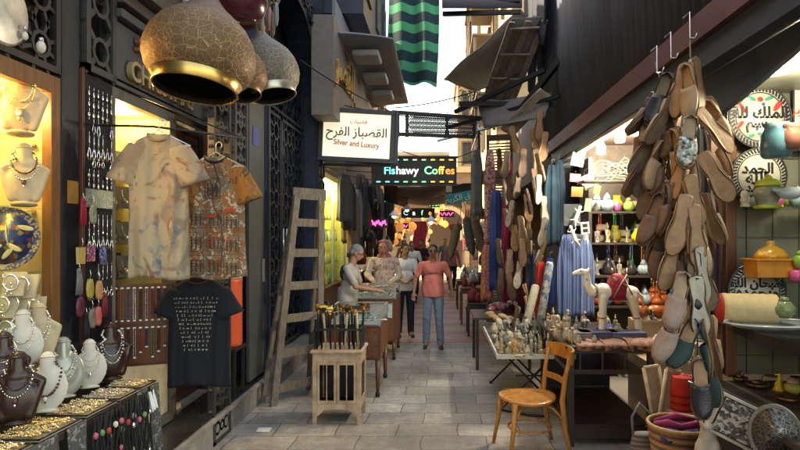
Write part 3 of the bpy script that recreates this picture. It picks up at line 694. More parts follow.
# low beams, brackets and flaps between y100 and y140
for i, (a, c, wd, lab) in enumerate((((455, 112, 9.2), (545, 70, 8.4), .06, 'thin dark strut rising under the tarpaulin'), ((460, 104, 9.0), (560, 104, 8.5), .07, 'level dark strut below the tilted planks'), ((447, 128, 9.4), (560, 96, 8.2), .05, 'slanting dark strut beside the mesh canopy'), ((505, 130, 8.8), (560, 60, 8.2), .08, 'steep dark strut above the hanging shoes'))):
    MB().bar(at(*a), at(*c), wd, wd).build('canopy_strut', BLACK, label=lab, cat='strut', group='dark struts over the alley')
quad_sheet('canvas_flap', 'small dark canvas flap above the hanging shoes', 'canvas', [at(478, 105, 9), at(552, 92, 8.4), at(545, 118, 8.2), at(484, 128, 8.8)], mat('dark_canvas', (.14, .13, .13), .8), .05, seed=4)
quad_sheet('cardboard_sheet', 'tan board leaning between struts above the shoes', 'board', [at(500, 128, 8.7), at(540, 88, 8.3), at(552, 96, 8.3), at(512, 138, 8.7)], mat('tan_board', (.35, .28, .2), .7), 0, seed=5)
# green plant tuft hanging behind
# mesh canopy
mc = thing('mesh_canopy', 'expanded metal mesh strip bridging the alley beyond the white sign', 'canopy', at(445, 124, 11))
def mcl(px, py, Y=11): return at(px, py, Y) - mc.location
b = MB()
for (a, c) in (((392, 112), (492, 119)), ((392, 134), (475, 137))): b.bar(mcl(*a), mcl(*c), .09, .06)
for x in (398, 407, 447, 474): b.bar(mcl(x, 112 + (x - 392) * .07), mcl(x, 137), .06, .05)
b.build('frame', BLACK, mc)
b = MB(); 
for i in range(34):
    x = 409 + i * 2.0
    for s in (-1, 1):
        b.bar(mcl(x - 2.6 * s, 114 + (x - 392) * .05), mcl(x + 2.6 * s, 135), .012, .012)
        b.bar(mcl(x - 7 * s, 114 + (x - 392) * .05), mcl(x + 7 * s, 135), .012, .012)
b.build('mesh', mat('mesh_metal', (.12, .12, .12), .5, .5), mc)
MB().sheet(6, 3, lambda u, v: mcl(437 + 56 * u, 142 - 14 * u * (1 - v) - v * (2 + 16 * u), 11 + .6 * v)).build('side_flap', BLACK, mc, solid=.01)
# ---------------------------------------------------------------- lightbox sign
sg = thing('lightbox_sign', 'white lit shop sign with black Arabic lettering and red words underneath', 'sign', at(357, 136, 9.2))
s0 = sg.location.copy()
hw, hh = .53, .35
tw = math.radians(-5)
sg.rotation_euler = (0, R(2.5), R(3))
MB().box(-hw, hw, -.04, .06, -hh, hh).build('lightbox', mat('lit_acrylic', (.85, .85, .78), .4, var=0, emit=(.93, .93, .84), es=.12), sg, bevel=.004)
b = MB(); fw = .07
b.box(-hw - fw, hw + fw, -.07, .09, hh, hh + fw); b.box(-hw - fw, hw + fw, -.07, .09, -hh - fw, -hh); b.box(-hw - fw, -hw, -.07, .09, -hh, hh); b.box(hw, hw + fw, -.07, .09, -hh, hh); b.box(hw + fw, hw + fw + .06, -.07, .09, -hh - fw, hh + fw)
b.build('frame', mat('sign_frame', (.03, .035, .045), .4), sg, bevel=.006)
RI = mat('red_ink', (.5, .02, .02), .5, var=0); BI = mat('black_ink', (.01, .01, .015), .5, var=0)
writing('arabic_lettering', arabic('القصباز الفرح'), .2, BI, sg, (0, -.045, .05), FACE_CAM, .003, sx=.92, bold=.002)
writing('small_lettering', arabic('فضيات'), .09, RI, sg, (.02, -.045, .22), FACE_CAM, .003)
writing('red_lettering', 'Silver and Luxury', .12, RI, sg, (0, -.045, -.135), (R(90), R(3), 0), .003, sx=.86, bold=.0015)
# LED sign
ld = thing('led_sign', 'dark LED board spelling Fishawy Coffes in cyan, white, green and red', 'LED sign', at(414, 171, 11.2))
Wp = 85 / F * 11.2; Hp = 26 / F * 11.2
MB().box(-Wp / 2, Wp / 2, -.04, .04, -Hp / 2, Hp / 2).build('panel', mat('led_panel', (.012, .014, .02), .4), ld, bevel=.01)
MB().box(-Wp / 2 - .03, Wp / 2 + .03, -.06, .06, Hp / 2, Hp / 2 + .03).box(-Wp / 2 - .03, Wp / 2 + .03, -.06, .06, -Hp / 2 - .03, -Hp / 2).build('frame', BLACK, ld)
def glow(n, c, e=.55): return mat('led_' + n, c, .5, var=0, emit=c, es=e)
x = -Wp / 2 + .24
for wd, c, n in (('Fis', (.05, .65, .9), 'cyan'), ('hawy', (.75, .85, .9), 'white'), (' Co', (.1, .8, .35), 'green'), ('ff', (.95, .5, .08), 'amber'), ('es', (.95, .2, .06), 'red')):
    o = writing('led_word', wd.strip(), .21, glow(n, c), ld, (0, -.045, .0), FACE_CAM, .003, 'LEFT', bold=.003)
    wdt = max(v.co.x for v in o.data.vertices); 
    if wd[0] == ' ': x += .09
    o.location.x = x; x += wdt + .015
for k in range(9):
    c = [('cyan', (.05, .65, .9)), ('green', (.1, .8, .35)), ('amber', (.95, .5, .08))][k // 3]
    for z in (-1, 1): MB().box(-Wp / 2 + .1 + k * .175, -Wp / 2 + .18 + k * .175, -.047, -.042, z * Hp * .42 - .01, z * Hp * .42 + .01).build('led_dash', glow(*c), ld)
# bracket pole linking the sign to the gateway
t = thing('sign_bracket', 'black bracket arm holding the white lightbox sign to the wall', 'bracket', (-1.95, 9.35, 3.4))
MB().bar((0, 0, .42), (1.15, 0, .40), .05).build('upper_arm', BLACK, t); MB().bar((0, 0, -.45), (1.15, 0, -.46), .05).build('lower_arm', BLACK, t); MB().bar((.02, 0, -.6), (.02, 0, .6), .06).build('wall_bar', BLACK, t)
# smaller far LED sign
l2 = thing('led_sign', 'small far LED board with blue and orange letters below the coffee board', 'LED sign', at(418, 213, 20))
MB().box(-.58, .58, -.04, .04, -.17, .17).build('panel', MC['led_panel'], l2)
for i, (c, n, wd) in enumerate((((.1, .45, .9), 'blue', 'C'), ((.75, .85, .9), 'white', 'a'), ((.1, .8, .35), 'green', 'f'), ((.95, .35, .1), 'orange', 'e'))):
    writing('led_word', wd, .24, glow(n, c, .5), l2, (-.42 + i * .28, -.05, 0), FACE_CAM, .003)
nb = thing('neon_sign', 'pink neon scribble sign glowing in the dark shop behind the woman', 'neon sign', at(379, 223, 14))
MB().tube([((i / 40 - .5) * .36, 0, .05 * math.sin(i * 1.1) + .03 * math.cos(i * .37)) for i in range(41)], .012, 6).build('tube', glow('pink', (.9, .08, .4), .7), nb)
MB().box(-.22, .22, .03, .05, -.12, .12).build('back_plate', BLACK, nb)
nb = thing('neon_sign', 'blue dotted light sign beside the yellow showcase', 'neon sign', at(357, 197, 13))
b = MB(); [b.ell((random.uniform(-.1, .1), 0, random.uniform(-.16, .16)), .013, 6, 4) for _ in range(40)]; b.build('lamps', glow('deepblue', (.05, .1, .9), .8), nb)
MB().box(-.13, .13, .02, .04, -.2, .2).build('back_plate', BLACK, nb)
# ================================================================ JEWELLERY, BUSTS, SHIRTS, LAMPS on the left
def bust_fn(col, egg=False):
    def f():
        t = thing('necklace_bust', '', 'display bust')
        def g(b):
            b.cap((0, .012, .19), .037, (0, .008, .262), .033, 16)
            if egg: b.ell((0, 0, .115), (.092, .018, .115), 28, 18); b.ell((0, -.005, .13), (.066, .022, .085), 20, 12)
            else:
                for s_ in (-1, 1): b.cap((.02 * s_, .004, .2), .026, (.085 * s_, .004, .165), .016, 12); b.cap((.085 * s_, .004, .165), .016, (.045 * s_, 0, .03), .018, 12)
                b.ell((0, -.002, .11), (.07, .026, .1), 24, 16); b.ell((0, 0, .19), (.05, .026, .03), 20, 10)
        o = blob(g, 'bust', col, .006, 5, t)
        MB().lathe([(.033, 0), (.036, .004), (.033, .009)], 16, (0, .008, .262)).build('neck_rim', col, t)
        MB().lathe([(.05, 0), (.052, .008), (.028, .018), (.02, .05)], 18, (0, .012, 0), sy=.8).build('stand', col, t)
        return t
    return f
CRBUST = Proto(bust_fn(CREAM)); WHBUST = Proto(bust_fn(mat('white_leather', (.6, .56, .48), .5, var=.06), True))
BRBUST = Proto(bust_fn(mat('brown_glossy', (.035, .013, .009), .25, var=.3))); GYBUST = Proto(bust_fn(mat('pearly_grey', (.4, .4, .34), .3, .3, var=.2), True))
def beads(pts, r, b, mi=0, every=.012, jit=.3):
    acc = 0; last = V(pts[0])
    for p in pts[1:]:
        p = V(p); d = (p - last).length; k = max(1, int(d / every))
        for i in range(k): b.ell(tuple(last.lerp(p, i / k)), r * random.uniform(1 - jit, 1 + jit), 6, 4, mi)
        last = p
def necklace_fn(mats, r, drop, wide=.05, pend=.02, strands=1, seed=0):
    def f():
        b = MB(); random.seed(seed)
        for s_ in range(strands):
            dd = drop * 1.25 * (1 - .3 * s_); ww = wide * (1 - .15 * s_)
            pts = [(ww * math.cos(a) * (1 if math.sin(a) < 0 else .62), -.03 - .006 * math.sin(a - PI) if a > PI else -.0 - .03, .2 + dd * math.sin(a) if a > PI else .2) for a in [PI + PI * i / 20 for i in range(21)]]
            pts = [(-.03, .0, .245), (-.042, -.02, .222)] + pts + [(.042, -.02, .222), (.03, .0, .245)]
            beads(pts, r, b, s_ % len(mats), r * 2.1)
        if pend:
            b.ell((0, -.04, .2 - drop * 1.25 - pend), (pend * .7, pend * .3, pend), 8, 6, len(mats) - 1); b.ell((0, -.04, .2 - drop * 1.25 - pend * 2.3), (pend * .35, pend * .2, pend * .5), 8, 6, 0)
        return b.build('necklace', mats)
    return f
DARKBEAD = mat('dark_beads', (.09, .03, .03), .25, var=.5, scale=80); PEARL = mat('pearl', (.75, .72, .66), .25, var=.1); TURQ = mat('blue_beads', (.06, .15, .3), .3, var=.3)
NK = [Proto(necklace_fn([GOLD, GOLD], .0035, .085, .052, .018, 2, 1)), Proto(necklace_fn([SILVER, DARKBEAD], .004, .075, .055, .013, 2, 2)), Proto(necklace_fn([DARKBEAD, PEARL], .0062, .1, .062, .012, 1, 3)), Proto(necklace_fn([SILVER, SILVER], .003, .09, .05, .01, 3, 4)), Proto(necklace_fn([PEARL, SILVER], .0045, .095, .05, .0, 2, 5))]
bl = [  # px, base py, Y, proto, height scale, yaw, necklace, bust label, necklace label
 (20, 134, 3.2, CRBUST, 1.25, .2, 0, 'cream necklace bust on the top glass shelf of the lit window', 'heavy gold necklace on the bust of the top window shelf'),
 (24, 205, 3.2, CRBUST, 1.15, .35, 1, 'cream necklace bust on the middle glass shelf of the lit window', 'silver and dark pendant necklace on the middle shelf bust'),
 (38, 362, 3.15, CRBUST, 1.05, .3, 4, 'cream bust behind the counter, tallest of those by the window frame', 'pearl strands on the cream bust near the window frame'),
 (46, 412, 2.95, WHBUST, .98, .1, 2, 'white round bust at the front of the counter', 'chunky dark and pearl bead necklace on the white front bust'),
 (64, 398, 3.3, GYBUST, 1.12, .5, 4, 'pearly grey bust between the two white busts on the counter', 'white bead strands on the pearly grey bust'),
 (90, 388, 3.5, WHBUST, .95, .35, 3, 'small white bust with thin chains beside the brown bust', 'thin silver chains on the small white bust'),
 (112, 380, 3.72, BRBUST, 1.2, .5, 4, 'tall brown bust at the far end of the counter', 'long white bead necklace on the far brown bust'),
 (16, 425, 2.75, BRBUST, 1.12, .1, 1, 'dark brown bust nearest the left edge of the counter', 'silver chain with dark stones on the nearest brown bust'),
 (3, 400, 2.9, BRBUST, 1.1, .3, 3, 'brown bust partly cut off behind the nearest one', 'triple silver chain on the cut off brown bust'),
 (22, 368, 3.05, WHBUST, 1.0, .3, 4, 'white bust in the back row under the silver jewellery', 'white beads on the white bust in the back row'),
 (7, 360, 3.2, GYBUST, 1.0, .2, 1, 'grey bust loaded with silver in the back corner of the counter', 'silver necklace on the grey back corner bust')]
for (px, py, Y, pr, s_, rz, nk, l1, l2) in bl:
    s_ *= 1.06
    p = at(px, py, Y)
    rz = rz * .5 + .42
    pr.put(l1, p, (R(-9), 0, rz), s_, 'display bust', 'necklace busts of the jewellery shop')
    NK[nk].put(l2, p, (R(-9), 0, rz), s_ * 1.03, 'necklace', 'necklaces shown on busts')
# counter
CX0, CX1, CZ = -2.3, -1.83, .85
c = thing('jewellery_counter', 'cloth hung counter laid with trays of gold and silver chains', 'counter', (-2.06, 2.9, 0))
CLOTH = pat('snake_cloth', 'spots', [(.07, .07, .065), (.28, .27, .24), (.14, .14, .13), (.4, .38, .34)], 26, .7)
MB().box(-.24, .22, -1.3, .86, CZ - .045, CZ - .005).build('top', DARK, c, bevel=.004)
MB().box(-.24, .12, -1.3, .8, .03, CZ - .046).build('base', BLACK, c)
def drape(y0, y1, zb, m, name, lab, seed, x=-1.835, gr=None, cat='cloth', ztop=.85):
    b = MB()
    b.sheet(18, 16, lambda u, v: (x + .012 * math.sin(u * 17 + seed) * (.3 + v) + .02 * v, y0 + (y1 - y0) * (u + .04 * math.sin(v * 5 + seed) * v), ztop - v * (ztop - zb) * (1 + .05 * math.sin(u * 6 + seed))))
    return b.build(name, m, solid=.004, label=lab, cat=cat, group=gr)
for i, (a, d, z, lab) in enumerate(((2.3, 2.78, .5, 'nearest snakeskin patterned cloth over the counter edge'), (2.84, 3.0, .38, 'narrow snakeskin patterned cloth beside the black straps'), (3.5, 3.62, .35, 'grey snakeskin cloth among the hanging charms'), (3.66, 3.76, .42, 'snakeskin cloth at the far corner of the counter'))):
    drape(a, d, z, CLOTH, 'patterned_cloth', lab, i, gr='patterned cloths hung on the counter')
BLK = mat('black_cord', (.015, .014, .014), .8)
charm_c = [mat('pink_charm', (.6, .12, .2), .4), mat('red_charm', (.5, .05, .03), .4), PEARL, mat('green_charm', (.12, .3, .12), .4), SILVER]
charm_w = ['pink', 'red', 'white', 'green', 'silver']
for i in range(14):
    y = 3.03 + i * .042; L_ = random.uniform(.22, .42); j = (i * 3) % 5
    t = thing('necklace_strand', 'black cord strand with a %s charm hanging off the counter edge, %s' % (charm_w[j], ['long', 'short', 'tangled'][i // 5]), 'necklace', (-1.815 + .01 * (i % 3), y, .845), group='cords hanging off the counter')
    MB().tube([(0, .012 * math.sin(k * 1.3 + i), -L_ * k / 8) for k in range(9)], .006, 6).tube([(.012, .014 + .01 * math.sin(k + i), -L_ * k / 8) for k in range(9)], .005, 6).build('cord', BLK, t)
    MB().ell((.01, 0, -L_ * .35), (.014, .014, .018), 8, 6).build('charm', charm_c[j], t); MB().ell((.005, .005, -L_), (.011, .011, .016), 8, 6).build('charm', charm_c[j], t)
drape(3.56, 3.64, .72, mat('white_tag', (.75, .75, .75), .5), 'price_card', 'small white card clipped to the counter cloth', 1, x=-1.8, cat='card', ztop=.835)
# trays with rows of chains lying on them
def strand(m, name, seed, L_=.2, r=.0035):
    def f():
        random.seed(seed); b = MB(); pts = []; x = -L_ / 2
        for i in range(26): pts.append((-L_ / 2 + L_ * i / 25, .01 * math.sin(i * .5 + seed) + random.uniform(-.004, .004), .004 + random.uniform(0, .004)))
        beads(pts, r, b, 0, .007, .45)
        for i in range(3): b.ell((random.uniform(-L_ / 2, L_ / 2), random.uniform(-.01, .01), .007), (.009, .006, .005), 6, 4)
        return b.build(name, m)
    return f
STR = [[Proto(strand(GOLD, 'gold_chain', k)) for k in range(4)], [Proto(strand(SILVER, 'silver_chain', k + 7)) for k in range(3)], [Proto(strand(mat('aged_silver', (.5, .47, .4), .35, .8, var=.4), 'aged_chain', 11))]]
TRAYM = mat('tray_velvet', (.36, .28, .16), .8)
ti = 0
for k, (y0, y1, kinds, lab) in enumerate(((2.28, 2.62, (0, 0, 0, 1), 'nearest velvet tray heaped with gold chains'), (2.66, 2.98, (0, 0, 1, 0), 'velvet tray of gold chains before the white bust'), (3.02, 3.3, (0, 1, 0, 1, 2), 'velvet tray of mixed gold and silver chains'), (3.33, 3.56, (1, 0, 2), 'tray of paler chains beyond the middle of the counter'), (3.58, 3.76, (0, 1), 'last small tray at the far end of the counter'))):
    x0, x1 = -2.09, -1.845
    t = thing('chain_tray', lab, 'tray', ((x0 + x1) / 2, (y0 + y1) / 2, CZ), group='chain trays on the counter'); hx = (x1 - x0) / 2; hy = (y1 - y0) / 2
    MB().box(-hx, hx, -hy, hy, 0, .006).build('bed', TRAYM, t); MB().box(-hx, hx, -hy, -hy + .006, .006, .014).box(-hx, hx, hy - .006, hy, .006, .014).box(hx - .006, hx, -hy, hy, .006, .014).box(-hx, -hx + .006, -hy, hy, .006, .014).build('rim', MARBLE, t)
    n = int((y1 - y0 - .03) / .0125)
    nm = ['gold', 'silver', 'aged silver']
    for i in range(n):
        kd = kinds[i % len(kinds)] if i % 3 else kinds[0]
        random.seed(i + 40 * k)
        STR[kd][i % len(STR[kd])].put('%s chain lying in the %s' % (nm[kd], lab.replace('velvet ', '').split(' heaped')[0].split(' of ')[0] + [' by the brown bust', ' before the white bust', ' of mixed metals', ' of paler chains', ' at the far end'][k]), (t.location.x + random.uniform(-.01, .012), y0 + .02 + i * .0125, CZ + .008 + random.uniform(0, .012)), (0, random.uniform(-.05, .05), random.uniform(-.12, .12)), 1, 'chain', 'chains laid out in trays')
# jewellery behind the busts, inside window A, lower shelf: silver cuffs and pendants on small pads
def pad():
    t = thing('jewellery_pad', '', 'display pad')
    MB().prism([(-.04, 0), (.04, 0), (.045, .11), (-.045, .11)], .012, Matrix.Rotation(R(-18), 4, 'X')).build('pad', mat('cream_pad', (.5, .42, .28), .6), t)
    b = MB(); b.tube([(.028 * math.cos(a), -.012, .06 + .034 * math.sin(a)) for a in [2 * PI * i / 16 for i in range(16)]], .005, 6, closed=True)
    for i in range(9): b.ell((random.uniform(-.03, .03), -.012, random.uniform(.01, .1)), random.uniform(.004, .009), 6, 4)
    b.build('ornament', SILVER, t); return t
PADP = Proto(pad)
spots_ = [(4, 318), (14, 316), (24, 318), (34, 320), (8, 342), (20, 345), (31, 346), (2, 346), (12, 296), (24, 298)]
for i, (px, py) in enumerate(spots_):
    PADP.put(['silver ornament pad in the upper row under the blue plate', 'silver ornament pad in the lower row above the busts'][1 if 4 <= i < 8 else 0] if i < 8 else 'topmost silver ornament pad under the blue plate shelf', at(px, py, 3.05 + .05 * (i % 4)), (0, 0, random.uniform(0, .5)), 1.2, 'display pad', 'silver ornaments crowded in the window corner')
# blue decorated plate on the shelf
def plate_fn(name, m, rim, r=.17, n=36):
    def f():
        t = thing(name, '', 'plate')
        MB().lathe([(0, .004), (r * .72, .004), (r * .8, .0135)], n, M=Matrix.Rotation(R(90), 4, 'X')).build('well', m, t)
        MB().lathe([(r * .8, .012), (r * .97, .02), (r, .022), (r, .012), (r * .7, -.008), (0, -.008)], n, M=Matrix.Rotation(R(90), 4, 'X')).build('rim', rim, t)
        return t
    return f
o = plate_fn('blue_plate', pat('cobalt_floral', 'vor', [(.02, .04, .16), (.03, .07, .22), (.05, .05, .09), (.35, .28, .1), (.02, .03, .1), (.25, .06, .05), (.02, .05, .14)], 45, .3), pat('cobalt_rim', 'vor', [(.03, .05, .18), (.03, .03, .08), (.3, .25, .12)], 90, .3), .178)()
o.location = at(6, 239, 3.2); o.rotation_euler = (R(-8), 0, .2); tag(o, 'round cobalt blue floral plate with pale leaf shapes on the window shelf', 'plate')
MOT = mat('pale_gold_paint', (.5, .45, .22), .4)
b = MB()
for a, x, z in ((.5, .05, -.05), (-.3, -.05, -.05), (.2, .1, .06), (2.2, .02, -.08)): b.ell((x, -.016, z), (.045, .002, .014), 10, 6, 0, Matrix.Translation((x, 0, z)) @ Matrix.Rotation(a, 4, 'Y') @ Matrix.Translation((-x, 0, -z)))
b.tube([(.0, -.016, .08), (.01, -.016, 0), (.03, -.016, -.06)], .004, 6); b.tube([(-.06, -.016, .06), (-.05, -.016, 0), (-.07, -.016, -.07)], .004, 6)
b.build('painted_leaf', MOT, o)
# ---- black board: silver pendants, then bags and tassels
def drop_fn(k):
    def f():
        random.seed(k); b = MB(); b.tube([(0, 0, 0), (0, 0, -.02)], .0015, 5)
        if k == 0: b.ell((0, 0, -.035), (.003, .008, .014), 8, 6)
        elif k == 1: b.ell((0, 0, -.03), (.003, .011, .011), 8, 6); b.ell((0, 0, -.05), (.002, .004, .008), 6, 4)
        elif k == 2:
            for s_ in (-1, 1): b.tube([(0, s_ * .004, -.02), (0, s_ * .012, -.05), (0, s_ * .006, -.07)], .003, 6)
        elif k == 3: b.tube([(0, 0, -.02), (0, .0, -.085)], .003, 6); b.ell((0, 0, -.09), (.003, .007, .009), 8, 6)
        else: b.tube([(0, .012 * math.cos(a), -.035 + .016 * math.sin(a)) for a in [2 * PI * i / 12 for i in range(12)]], .003, 6, closed=True)
        return b.build('pendant', SILVER)
    return f
DR = [Proto(drop_fn(k)) for k in range(5)]; dn = ['oval silver pendant', 'round silver pendant', 'looped silver earring', 'long silver bar pendant', 'silver hoop earring']
rows = [2.76, 2.69, 2.62, 2.55, 2.47, 2.39, 2.31, 2.23, 2.17, 1.94, 1.87, 1.8, 1.62, 1.46, 1.34]
for j, z in enumerate(rows):
    k = [0, 0, 1, 2, 3, 2, 4, 1, 0, 3, 3, 2, 3, 4, 0][j]
    for i in range(6):
        if random.random() < .12: continue
        DR[k].put('%s in the %s row on the black board%s' % (dn[k], ['first', 'second', 'third', 'fourth', 'fifth', 'sixth', 'seventh', 'eighth', 'ninth', 'tenth', 'eleventh', 'twelfth', 'thirteenth', 'fourteenth', 'lowest'][j], ' over the name plate' if z > 2.1 else ' under the name plate'), (LX + .055, 3.70 + i * .05, z), (0, 0, 0), random.uniform(1.1, 1.5), 'pendant', 'silver pendants on the black board')
def bag_fn(m, kind):
    def f():
        t = thing('charm_bag', '', 'charm')
        if kind == 0:
            MB().loft([[(.012 * math.cos(a), w * math.sin(a), z) for a in [2 * PI * i / 14 for i in range(14)]] for (w, z) in ((.015, -.05), (.028, -.07), (.034, -.1), (.03, -.14), (.012, -.155))]).build('pouch', m, t)
        elif kind == 1:
            b = MB(); [b.tube([(0, .006 * k, -.04), (.004, .009 * k, -.1), (0, .012 * k, -.17)], [.004, .007, .005], 6) for k in (-2, -1, 0, 1, 2)]; b.ell((0, 0, -.04), (.012, .014, .014), 8, 6); b.build('tassel', m, t)
        else:
            MB().prism([(-.03, -.14), (.03, -.14), (.034, -.05), (-.034, -.05)], .012, M_PX).build('pouch', m, t)
        MB().tube([(0, -.02 * 0, 0), (0, .01, -.025), (0, 0, -.05)], .002, 5).build('loop', SILVER, t); return t
    return f
bags = [(83, 205, 1, mat('red_tassel', (.45, .02, .04), .7), 'long red tassel charm left of the yellow pear charm'), (93, 208, 0, pat('pear_mosaic', 'mosaic', [(.1, .1, .12), (.6, .5, .15), (.15, .3, .4)], 80), 'yellow and blue mosaic pear shaped charm'),
 (82, 250, 2, pat('gold_stripe', 'bands', [(.7, .45, .12), (.6, .5, .35)], 30), 'gold and white beaded mini bag'), (92, 248, 2, pat('pinkblue_bead', 'vor', [(.5, .06, .12), (.05, .08, .3), (.6, .4, .4), (.3, .02, .05)], 130), 'red and blue beaded mini bag'),
 (103, 250, 0, pat('navy_bead', 'vor', [(.03, .05, .2), (.25, .25, .4), (.02, .02, .07)], 130), 'navy beaded mini bag hanging at the board edge'), (90, 282, 0, mat('gold_drop', (.55, .42, .1), .4), 'small golden drop charm'), (99, 284, 0, mat('orange_drop', (.6, .3, .12), .4), 'small orange drop charm'),
 (80, 300, 0, mat('plum_drop', (.15, .03, .06), .4), 'plum coloured drop charm low on the board'), (92, 312, 0, mat('taupe_drop', (.25, .2, .15), .5), 'taupe leaf shaped charm low on the board'), (98, 310, 0, mat('coral_drop', (.65, .15, .13), .4), 'coral pink leaf shaped charm low on the board'), (86, 320, 1, BLK, 'black tassel charm at the foot of the board'), (79, 275, 1, mat('grey_tassel', (.2, .2, .2), .6), 'grey tassel charm under the beaded mini bags'), (104, 300, 1, mat('wine_tassel', (.2, .02, .03), .6), 'wine red tassel charm at the board edge')]
for px, py, k, m, lab in bags:
    o = bag_fn(m, k)(); p = onX(px, py - 12, LX + .08); o.location = p; o.scale = (1.15,) * 3; tag(o, lab, 'charm', 'bead charms on the black board')
# ---- inside window B: jewellery rows seen dimly, a board of bead strings
def necklacepad():
    t = thing('necklace_pad', '', 'display pad')
    MB().prism([(-.05, 0), (.05, 0), (.055, .16), (-.055, .16)], .012, Matrix.Rotation(R(-12), 4, 'X')).build('pad', mat('black_pad', (.05, .045, .03), .6), t)
    b = MB(); beads([(.035 * math.cos(a), -.014, .12 + .07 * math.sin(a)) for a in [PI + PI * i / 14 for i in range(15)]], .005, b, 0, .009); b.ell((0, -.014, .04), (.01, .004, .014), 8, 6)
    b.build('necklace', mat('warm_silver', (.75, .66, .45), .25, .9), t); return t
NP = Proto(necklacepad)
for j, (z, w) in enumerate(((2.3, 'top'), (2.02, 'second'), (1.74, 'third'), (1.47, 'fourth'), (1.2, 'lowest'))):
    for i in range(6):
        NP.put('black pad with a silver necklace on the %s shelf of the second lit window' % w, (LX - .2 - .16 * (i % 2), 4.02 + i * .145, z + .002), (0, 0, R(60)), 1.1 + .1 * (i % 2), 'display pad', 'necklace pads in the second window')
t = thing('bead_board', 'red brown wooden board of hanging bead strings below the printed shirt', 'display board', (-2.16, 4.17, 1.19)); t.scale = (1, 1, .62)
t.rotation_euler = (0, 0, R(22))
BW = .36
MB().box(-BW / 2, BW / 2, 0, .015, -.52, .43).build('backing', mat('red_board', (.16, .045, .02), .4, var=.2), t)
b = MB()
for z in (-.52, -.05, .40): b.box(-BW / 2 - .012, BW / 2 + .012, -.02, .0, z, z + .02)
b.box(-BW / 2 - .014, -BW / 2, -.02, .015, -.52, .42); b.box(BW / 2, BW / 2 + .014, -.02, .015, -.52, .42); b.build('frame', REDWOOD, t)
tp = t.location; Mt = Matrix.Rotation(R(22), 3, 'Z')
sc_ = [('brown', DARKBEAD), ('silver', SILVER), ('amber', mat('amber_beads', (.45, .2, .06), .25)), ('red', mat('red_beads', (.4, .06, .04), .3)), ('blue', TURQ), ('navy', mat('navy_beads', (.02, .03, .15), .3)), ('white', PEARL), ('green', mat('green_beads', (.05, .25, .1), .3)), ('black', mat('black_beads', (.02, .02, .02), .3))]
for r_ in range(2):
    for i in range(9):
        nm, m = sc_[(i * 2 + r_ * 4) % 9]; L_ = .36 if r_ == 0 else .33 - .06 * (i % 3)
        o = thing('bead_string', '%s bead string hanging in the %s row of the red brown board' % (nm, ['upper', 'lower'][r_]), 'bead string', tp + Mt @ V((-BW / 2 + .025 + i * .039, -.02, .24 - r_ * .285)), group='bead strings on the red brown board')
        o.rotation_euler = (0, 0, R(22)); o.scale = (1, 1, .62)
        b = MB(); beads([(-.006, 0, -.02), (-.007, 0, -L_), (0, 0, -L_ - .01), (.007, 0, -L_), (.006, 0, -.02)], .004, b, 0, .0085); b.build('string', m, o)
        MB().ell((0, -.005, -.005), (.013, .006, .012), 8, 6).ell((0, -.005, -L_ - .02), (.012, .006, .011), 8, 6).build('card', PEARL, o)
# ---- T shirts
def tee(lab, loc, rz, W, H, m, sleeve_m, collar_m, seed, sl=.3):
    t = thing('t_shirt', lab, 't-shirt', loc, rz)
    n = 72; rings = []; 
    prof = [(0, -H, 1.04), (.08, -H * .92, 1.03), (.2, -H * .8, 1.01), (.35, -H * .64, 1.0), (.5, -H * .48, .99), (.62, -H * .36, .98), (.72, -.2, .99), (.82, -.11, .93), (.88, -.065, .8), (.94, -.035, .6), (1, -.008, .36)]
    dense = []
    for i in range(len(prof) - 1):
        for k in range(3):
            f = k / 3; dense.append(tuple(prof[i][q] * (1 - f) + prof[i + 1][q] * f for q in range(3)))
    dense.append(prof[-1])
    for (u, z, w) in dense:
        a_ = (1 - u) * .027 + .006; ring = []
        dp = .03 if u < .8 else .036
        for j in range(n):
            a = 2 * PI * j / n; x = w * W / 2 * math.copysign(abs(math.cos(a)) ** .8, math.cos(a)); y = dp * math.sin(a)
            fo = ripple(x * 9 + z * .8, seed) + .55 * ripple(x * 22 - z * 1.2, seed + 3)
            cr = .005 * ripple(z * 22 + x * 9, seed + 9)
            ring.append((x + .008 * ripple(z * 6, seed + j // 36), y + a_ * 1.7 * fo * (1 if math.sin(a) < 0 else .5) + cr, z + (.012 * math.sin(x * 16 + seed) if u < .05 else 0)))
        rings.append(ring)
    MB().loft(rings, cap=False).build('body', m, t, solid=.002)
    for s_ in (-1, 1):
        rings = []
        for i in range(9):
            u = i / 8; cx = s_ * (W * .31 + u * sl * .42); cz = -.085 - u * sl * .88
            ring = []
            for j in range(24):
                a = 2 * PI * j / 24; rr = (.068 + .03 * u ** .5); nx, nz = math.cos(R(20)) * s_, math.sin(R(20))
                q = rr * math.cos(a); y = (.035 + .008 * u) * math.sin(a) + .012 * ripple(q * 18 + u * 2, seed + 5 + s_)
                ring.append((cx + q * nx * 1.0, y, cz + q * nz))
            rings.append(ring if s_ > 0 else ring[::-1])
        MB().loft(rings, cap=False).build('sleeve', sleeve_m, t, solid=.002)
    k = 26; b = MB(); b.tube([(W * .185 * math.cos(a), .04 * math.sin(a) - .004, -.004 - .045 * max(0, -math.sin(a))) for a in [2 * PI * i / k for i in range(k)]], .0095, 8, closed=True)
    b.build('collar', collar_m, t); return t
